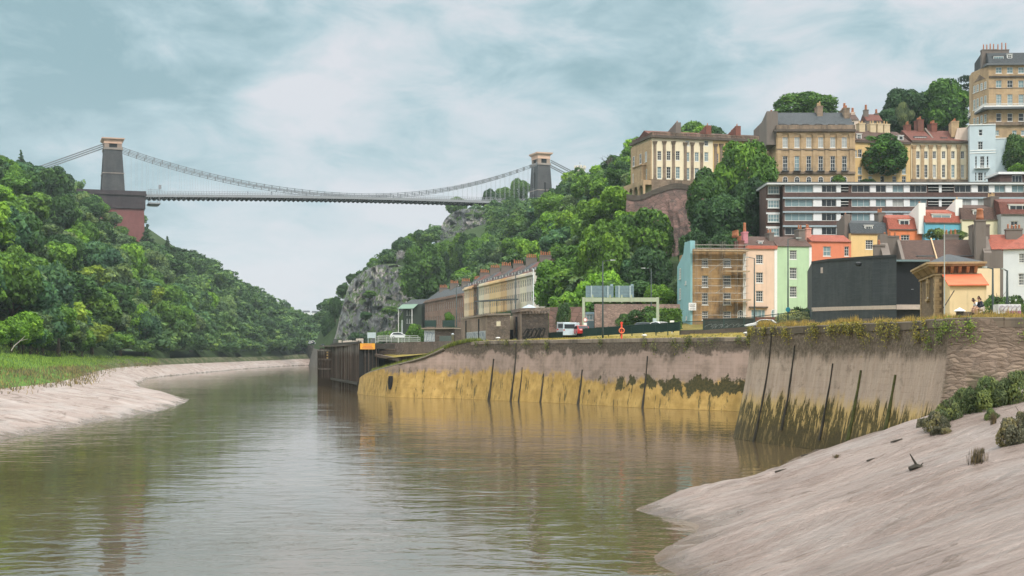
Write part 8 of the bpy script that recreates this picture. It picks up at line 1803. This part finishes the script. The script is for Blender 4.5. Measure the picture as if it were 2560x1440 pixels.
# ------------------------------------------------------------------ plants on the mud, driftwood
def mud_hit(px, py):
    for D in np.arange(18, 110, .15):
        if Z(py, D) <= float(mud_h(np.array(X(px, D)), np.array(D))): return X(px, D), D, Z(py, D)
    return X(px, 78), 78, 4
M_PL = {}
spots = [(2305, 1068, 26, 40), (2340, 1075, 60, 62), (2372, 1050, 60, 70), (2400, 1035, 66, 80), (2440, 1030, 70, 92), (2470, 1020, 70, 95), (2505, 1010, 70, 90), (2540, 1005, 70, 95), (2430, 985, 90, 60), (2490, 975, 90, 50), (2545, 968, 80, 50), (2532, 1110, 80, 85), (2565, 1085, 60, 90), (2480, 1048, 36, 40), (2354, 1082, 50, 34)]
for i, (px, py, w, h) in enumerate(spots):
    x, y, z = mud_hit(px, py); wm = w / F * y; hm = h / F * y
    tone = (0.085, 0.115, 0.05) if i not in (0, 1, 11, 12, 14) else (0.105, 0.105, 0.068)
    where = ['leftmost small clump touching the wall foot', 'grey-brown clump second from left at the wall foot', 'green clump below the joint of the wall', 'green clump right of the wall joint', 'green clump in the middle of the thicket', 'clump in the middle right of the thicket', 'clump near the right edge, lower row', 'clump at the right edge, lower row', 'upper clump against the rough masonry', 'upper clump under the seated people', 'upper clump at the right edge', 'isolated grey bush out on the mud at the right edge', 'bush cut by the right edge of the picture', 'small sprig below the thicket', 'low grey clump at the left tip of the thicket'][i]
    tree('bush', i % 2, x, y, z - .15, wm * 1.15, hm * 1.05, tone, 'weedy shrub on the mudbank: ' + where, 'mud_shrub', 'shrub', group='shrubs growing at the foot of the bastion')
def blades(name, pts, hts, wid, cols, seed, lean=.35):
    r = np.random.RandomState(seed); n = len(pts); pts = np.asarray(pts); a = r.rand(n) * 6.28; ln = r.rand(n) * lean
    d = np.stack([np.cos(a), np.sin(a), np.zeros(n)], 1); b = np.stack([-np.sin(a), np.cos(a), np.zeros(n)], 1); a2 = r.rand(n) * 6.28; l = np.stack([np.cos(a2), np.sin(a2), np.zeros(n)], 1) * (ln * hts)[:, None]
    up = np.array([0, 0, 1.0]) * hts[:, None]; w = (wid * r.uniform(.6, 1.4, n))[:, None]
    V = np.stack([pts - d * w / 2, pts + d * w / 2, pts + l * .5 + up * .6 + d * w * .35, pts + l + up, pts + l * .5 + up * .6 - d * w * .35], 1).reshape(-1, 3)
    Qd = np.arange(n * 5).reshape(n, 5); return V, Qd, np.repeat(r.rand(n), 5)
def blade_obj(name, label_kind, pts, hts, wid, col, seed, lean=.35):
    V, Qd, T = blades(name, pts, hts, wid, None, seed, lean); o = link(name, np_mesh(name, V, Qd, M_LEAF, attr=T)); o.color = (*col, 1); o['kind'] = 'stuff'; o['label'] = label_kind; return o
rb_ = np.random.RandomState(4)
# spartina-like sprigs on the near mud
for i, (px, py, w, h) in enumerate(((2444, 1158, 46, 44), (2455, 1135, 12, 20), (2094, 1142, 22, 10), (2484, 1060, 16, 34))):
    x, y, z = mud_hit(px, py); n = 160; wm = w / F * y; pts = np.stack([rb_.normal(0, wm * .22, n), rb_.normal(0, wm * .2, n), np.zeros(n) - .05], 1)
    V, Qd, T = blades('x', pts, h / F * y * rb_.uniform(.5, 1.1, n), .018, None, i, .25); o = link('mud_sprig', np_mesh('mud_sprig', V, Qd, M_LEAF, attr=T), loc=(x, y, z)); o.color = (0.12, 0.10, 0.07, 1)
    setp(o, ['large upright sprig standing alone on the open mud', 'thin sprig behind the largest one on the mud', 'tiny sprig near the top edge of the mudbank', 'sprig just below the thicket at the wall'][i], 'plant', 'isolated sprigs on the mudbank')
x, y, z = mud_hit(2292, 1172); q = MB(); q.tube([(-.25, 0, .02), (0, 0, .1), (.3, .05, .03)], [.07, .1, .06], 7); q.tube([(.02, 0, .1), (-.1, .02, .3), (-.22, 0, .5)], [.05, .035, .015], 6); q.tube([(.1, 0, .1), (.2, -.02, .22)], [.03, .012], 5)
setp(q.obj('driftwood', M_FEND, loc=(x, y, z - .02), fixn=False), 'dark forked piece of driftwood on the near mudbank', 'driftwood')
for i, (px, py) in enumerate(((2240, 1105), (1950, 1180), (2180, 1152), (2010, 1140))):
    x, y, z = mud_hit(px, py); q = MB(); q.tube([(-.2, 0, 0), (0, .03, .05), (.25, 0, .12)], [.03, .045, .02], 6); setp(q.obj('driftwood', M_FEND, loc=(x, y, z), fixn=False), ['small stick under the mossy fender on the mud', 'small dark lump near the water edge of the mud', 'little stick left of the forked driftwood', 'tiny dark stub at the far tip of the mud'][i], 'driftwood')
# grass along the walls
def along(path, i0, i1, n, back, r):
    k = r.uniform(i0, i1 - 1.001, n); i = k.astype(int); f = (k - i)[:, None]; p = path[i] * (1 - f) + path[i + 1] * f; t = path[i + 1] - path[i]; t /= np.linalg.norm(t, axis=1)[:, None]; nn = np.stack([-t[:, 1], t[:, 0]], 1); o = (back[0] + (back[1] - back[0]) * r.rand(n) ** 1.6)[:, None]; return p + nn * o
r5 = np.random.RandomState(12)
p = along(BP, 24, len(BP), 42000, (.45, 8), r5); cl_ = fbm(p[:, 0] / 1.1, p[:, 1] / 1.1, 3); k = cl_ > .38; p = p[k]; cl_ = cl_[k]; cl_ = np.where((p[:, 0] > 23.4) & (p[:, 1] < 82), .38 + (cl_ - .38) * .35, cl_)
z = np.where(np.zeros(len(p)) > 1, 0, np.maximum(H(p[:, 0], p[:, 1]), 8.05)); blade_obj('dry_grass', 'tall dry yellow grass fringing the top of the bastion', np.column_stack([p, z - .03]), .2 + 1.3 * np.clip(cl_ - .38, 0, .5) * r5.uniform(.7, 1.5, len(p)), .026, (0.30, 0.235, 0.085), 1)
p = along(LWP, 66, len(LWP) - 2, 22000, (.4, 9), r5); cl_ = fbm(p[:, 0] / 1.6, p[:, 1] / 1.6, 3); k = cl_ > .42; p = p[k]; cl_ = cl_[k]; z = np.maximum(H(p[:, 0], p[:, 1]), 8.05)
blade_obj('dry_grass', 'short yellow green grass along the top of the long quay wall', np.column_stack([p, z - .03]), .1 + .55 * np.clip(cl_ - .4, 0, .5) * r5.uniform(.6, 1.4, len(p)), .035, (0.30, 0.26, 0.08), 2)
p = along(LWP, 20, 64, 9000, (-.1, 2.2), r5); ii = np.array([int(np.argmin((LWP[:, 0] - a) ** 2 + (LWP[:, 1] - b_) ** 2)) for a, b_ in p]); blade_obj('slip_grass', 'green grass sloping down the end of the quay wall', np.column_stack([p, LWz[ii] - .05]), r5.uniform(.2, .75, len(p)), .05, (0.15, 0.19, 0.045), 3)
# plants hanging on the bastion face below the coping
def wallplants(path, i0, i1, n, zlo, zhi, bat, seed, col, label, sz, name='wall_plants'):
    r = np.random.RandomState(seed); P_, N_ = [], []
    for c in range(n):
        k = r.uniform(i0, i1 - 1.1); i = int(k); p0 = path[i] + (path[i + 1] - path[i]) * (k - i); t = path[i + 1] - path[i]; t = t / np.linalg.norm(t); o = np.array([t[1], -t[0]]); zc_ = zhi - (zhi - zlo) * r.rand() ** 2; m = int(r.uniform(25, 90)); s = r.uniform(.1, .3) * sz
        du = r.normal(0, s, m); dv = r.normal(0, s * 1.3, m) - s * .5; of = .12 + np.abs(r.normal(0, .12, m)) + bat * np.maximum(0, (8.1 - zc_) / 8.1) ** 1.5
        P_.append(np.stack([p0[0] + t[0] * du + o[0] * of, p0[1] + t[1] * du + o[1] * of, np.minimum(zc_ + dv, 8.25)], 1)); N_.append(np.tile([o[0], o[1], .4], (m, 1)))
    P_ = np.concatenate(P_); N_ = np.concatenate(N_) + r.normal(size=P_.shape) * .5; N_ /= np.linalg.norm(N_, axis=1)[:, None]; T_ = np.cross(N_, r.normal(size=P_.shape)); T_ /= np.linalg.norm(T_, axis=1)[:, None]; Bn = np.cross(N_, T_); s = r.uniform(.03, .08, len(P_))[:, None] * sz
    V = np.stack([P_ - T_ * s, P_ - Bn * s * .6, P_ + T_ * s, P_ + Bn * s * .6], 1).reshape(-1, 3); o = link(name, np_mesh(name, V, np.arange(len(P_) * 4).reshape(-1, 4), M_LEAF, attr=np.repeat(r.rand(len(P_)), 4))); o.color = (*col, 1); o['kind'] = 'stuff'; o['label'] = label
wallplants(BP, 26, 88, 70, 7.2, 8.15, 1.35, 7, (0.20, 0.19, 0.05), 'yellow green weeds hanging over the top of the bastion face', 1.1)
wallplants(BP, 84, 110, 12, 6.8, 7.9, 1.35, 8, (0.13, 0.19, 0.045), 'leafy weeds in the joints of the near rough wall', 1.1)
wallplants(LWP, 64, 118, 26, 7.2, 8.0, .9, 9, (0.12, 0.14, 0.05), 'small weeds along the top joints of the long wall', 1.6)
# ------------------------------------------------------------------ left bank marsh grass
r6 = np.random.RandomState(31); n = 80000; si = r6.uniform(9, 9 * 10, n); P6 = np.zeros((n, 3)); ht6 = np.zeros(n); tt6 = r6.rand(n)
ii = si.astype(int); LSi = LSr[ii]; dd = LSi[:, 2] + LSi[:, 4] * (tt6 ** .8 * 1.28 - .10)
for j in range(n):
    P6[j] = left_pt(ii[j], dd[j])
P6[:, :2] += r6.normal(0, 1.2, (n, 2)); cl6 = fbm(P6[:, 0] / 4, P6[:, 1] / 7, 4); k = (cl6 > .30)
zoff = 1.1 * (fbm(P6[:, 0] / 3.5, P6[:, 1] / 3.5 * .7) - .47); P6[:, 2] += zoff - .15; ht6 = .2 + .75 * np.clip(cl6 - .3, 0, .45)
low6 = tt6 < .2
blade_obj('marsh_grass', 'lush green marsh grass on the left river bank', P6[k & ~low6], ht6[k & ~low6], .075, (0.15, 0.25, 0.055), 5, .6)
blade_obj('brown_reeds', 'brownish tufts along the mud edge of the left bank', P6[k & low6 & (cl6 > .40)], ht6[k & low6 & (cl6 > .40)] * 1.1, .08, (0.17, 0.15, 0.09), 6, .5)
q = MB(); q.tube([(0, 0, -.3), (.5, 0, .5), (1.4, .2, 1.3), (2.2, .2, 2.1)], [.09, .08, .06, .03], 6); q.tube([(1.4, .2, 1.3), (2.6, .3, 1.6)], [.05, .02], 5); setp(q.obj('driftwood', plain('bleached_wood', (0.42, 0.38, 0.33), .9), loc=P(28, 872, 225), fixn=False), 'bleached bare branch leaning on the grass at the left edge', 'driftwood')
# big weed clump on the bastion top
# ------------------------------------------------------------------ haze
hb_ = MB(); hb_.box(-1400, 900, -60, 2500, -5.5, 175); hz_ = hb_.obj('haze', None); hz_.data.materials.clear()
hm = bpy.data.materials.new('haze'); hm.use_nodes = True; hm.node_tree.nodes.clear(); pv = hm.node_tree.nodes.new('ShaderNodeVolumePrincipled'); ho = hm.node_tree.nodes.new('ShaderNodeOutputMaterial'); hm.node_tree.links.new(pv.outputs[0], ho.inputs['Volume'])
pv.inputs['Color'].default_value = (0.78, 0.92, 0.97, 1); pv.inputs['Density'].default_value = 0.00010; pv.inputs['Anisotropy'].default_value = 0.2; hz_.data.materials.append(hm); hz_['kind'] = 'stuff'
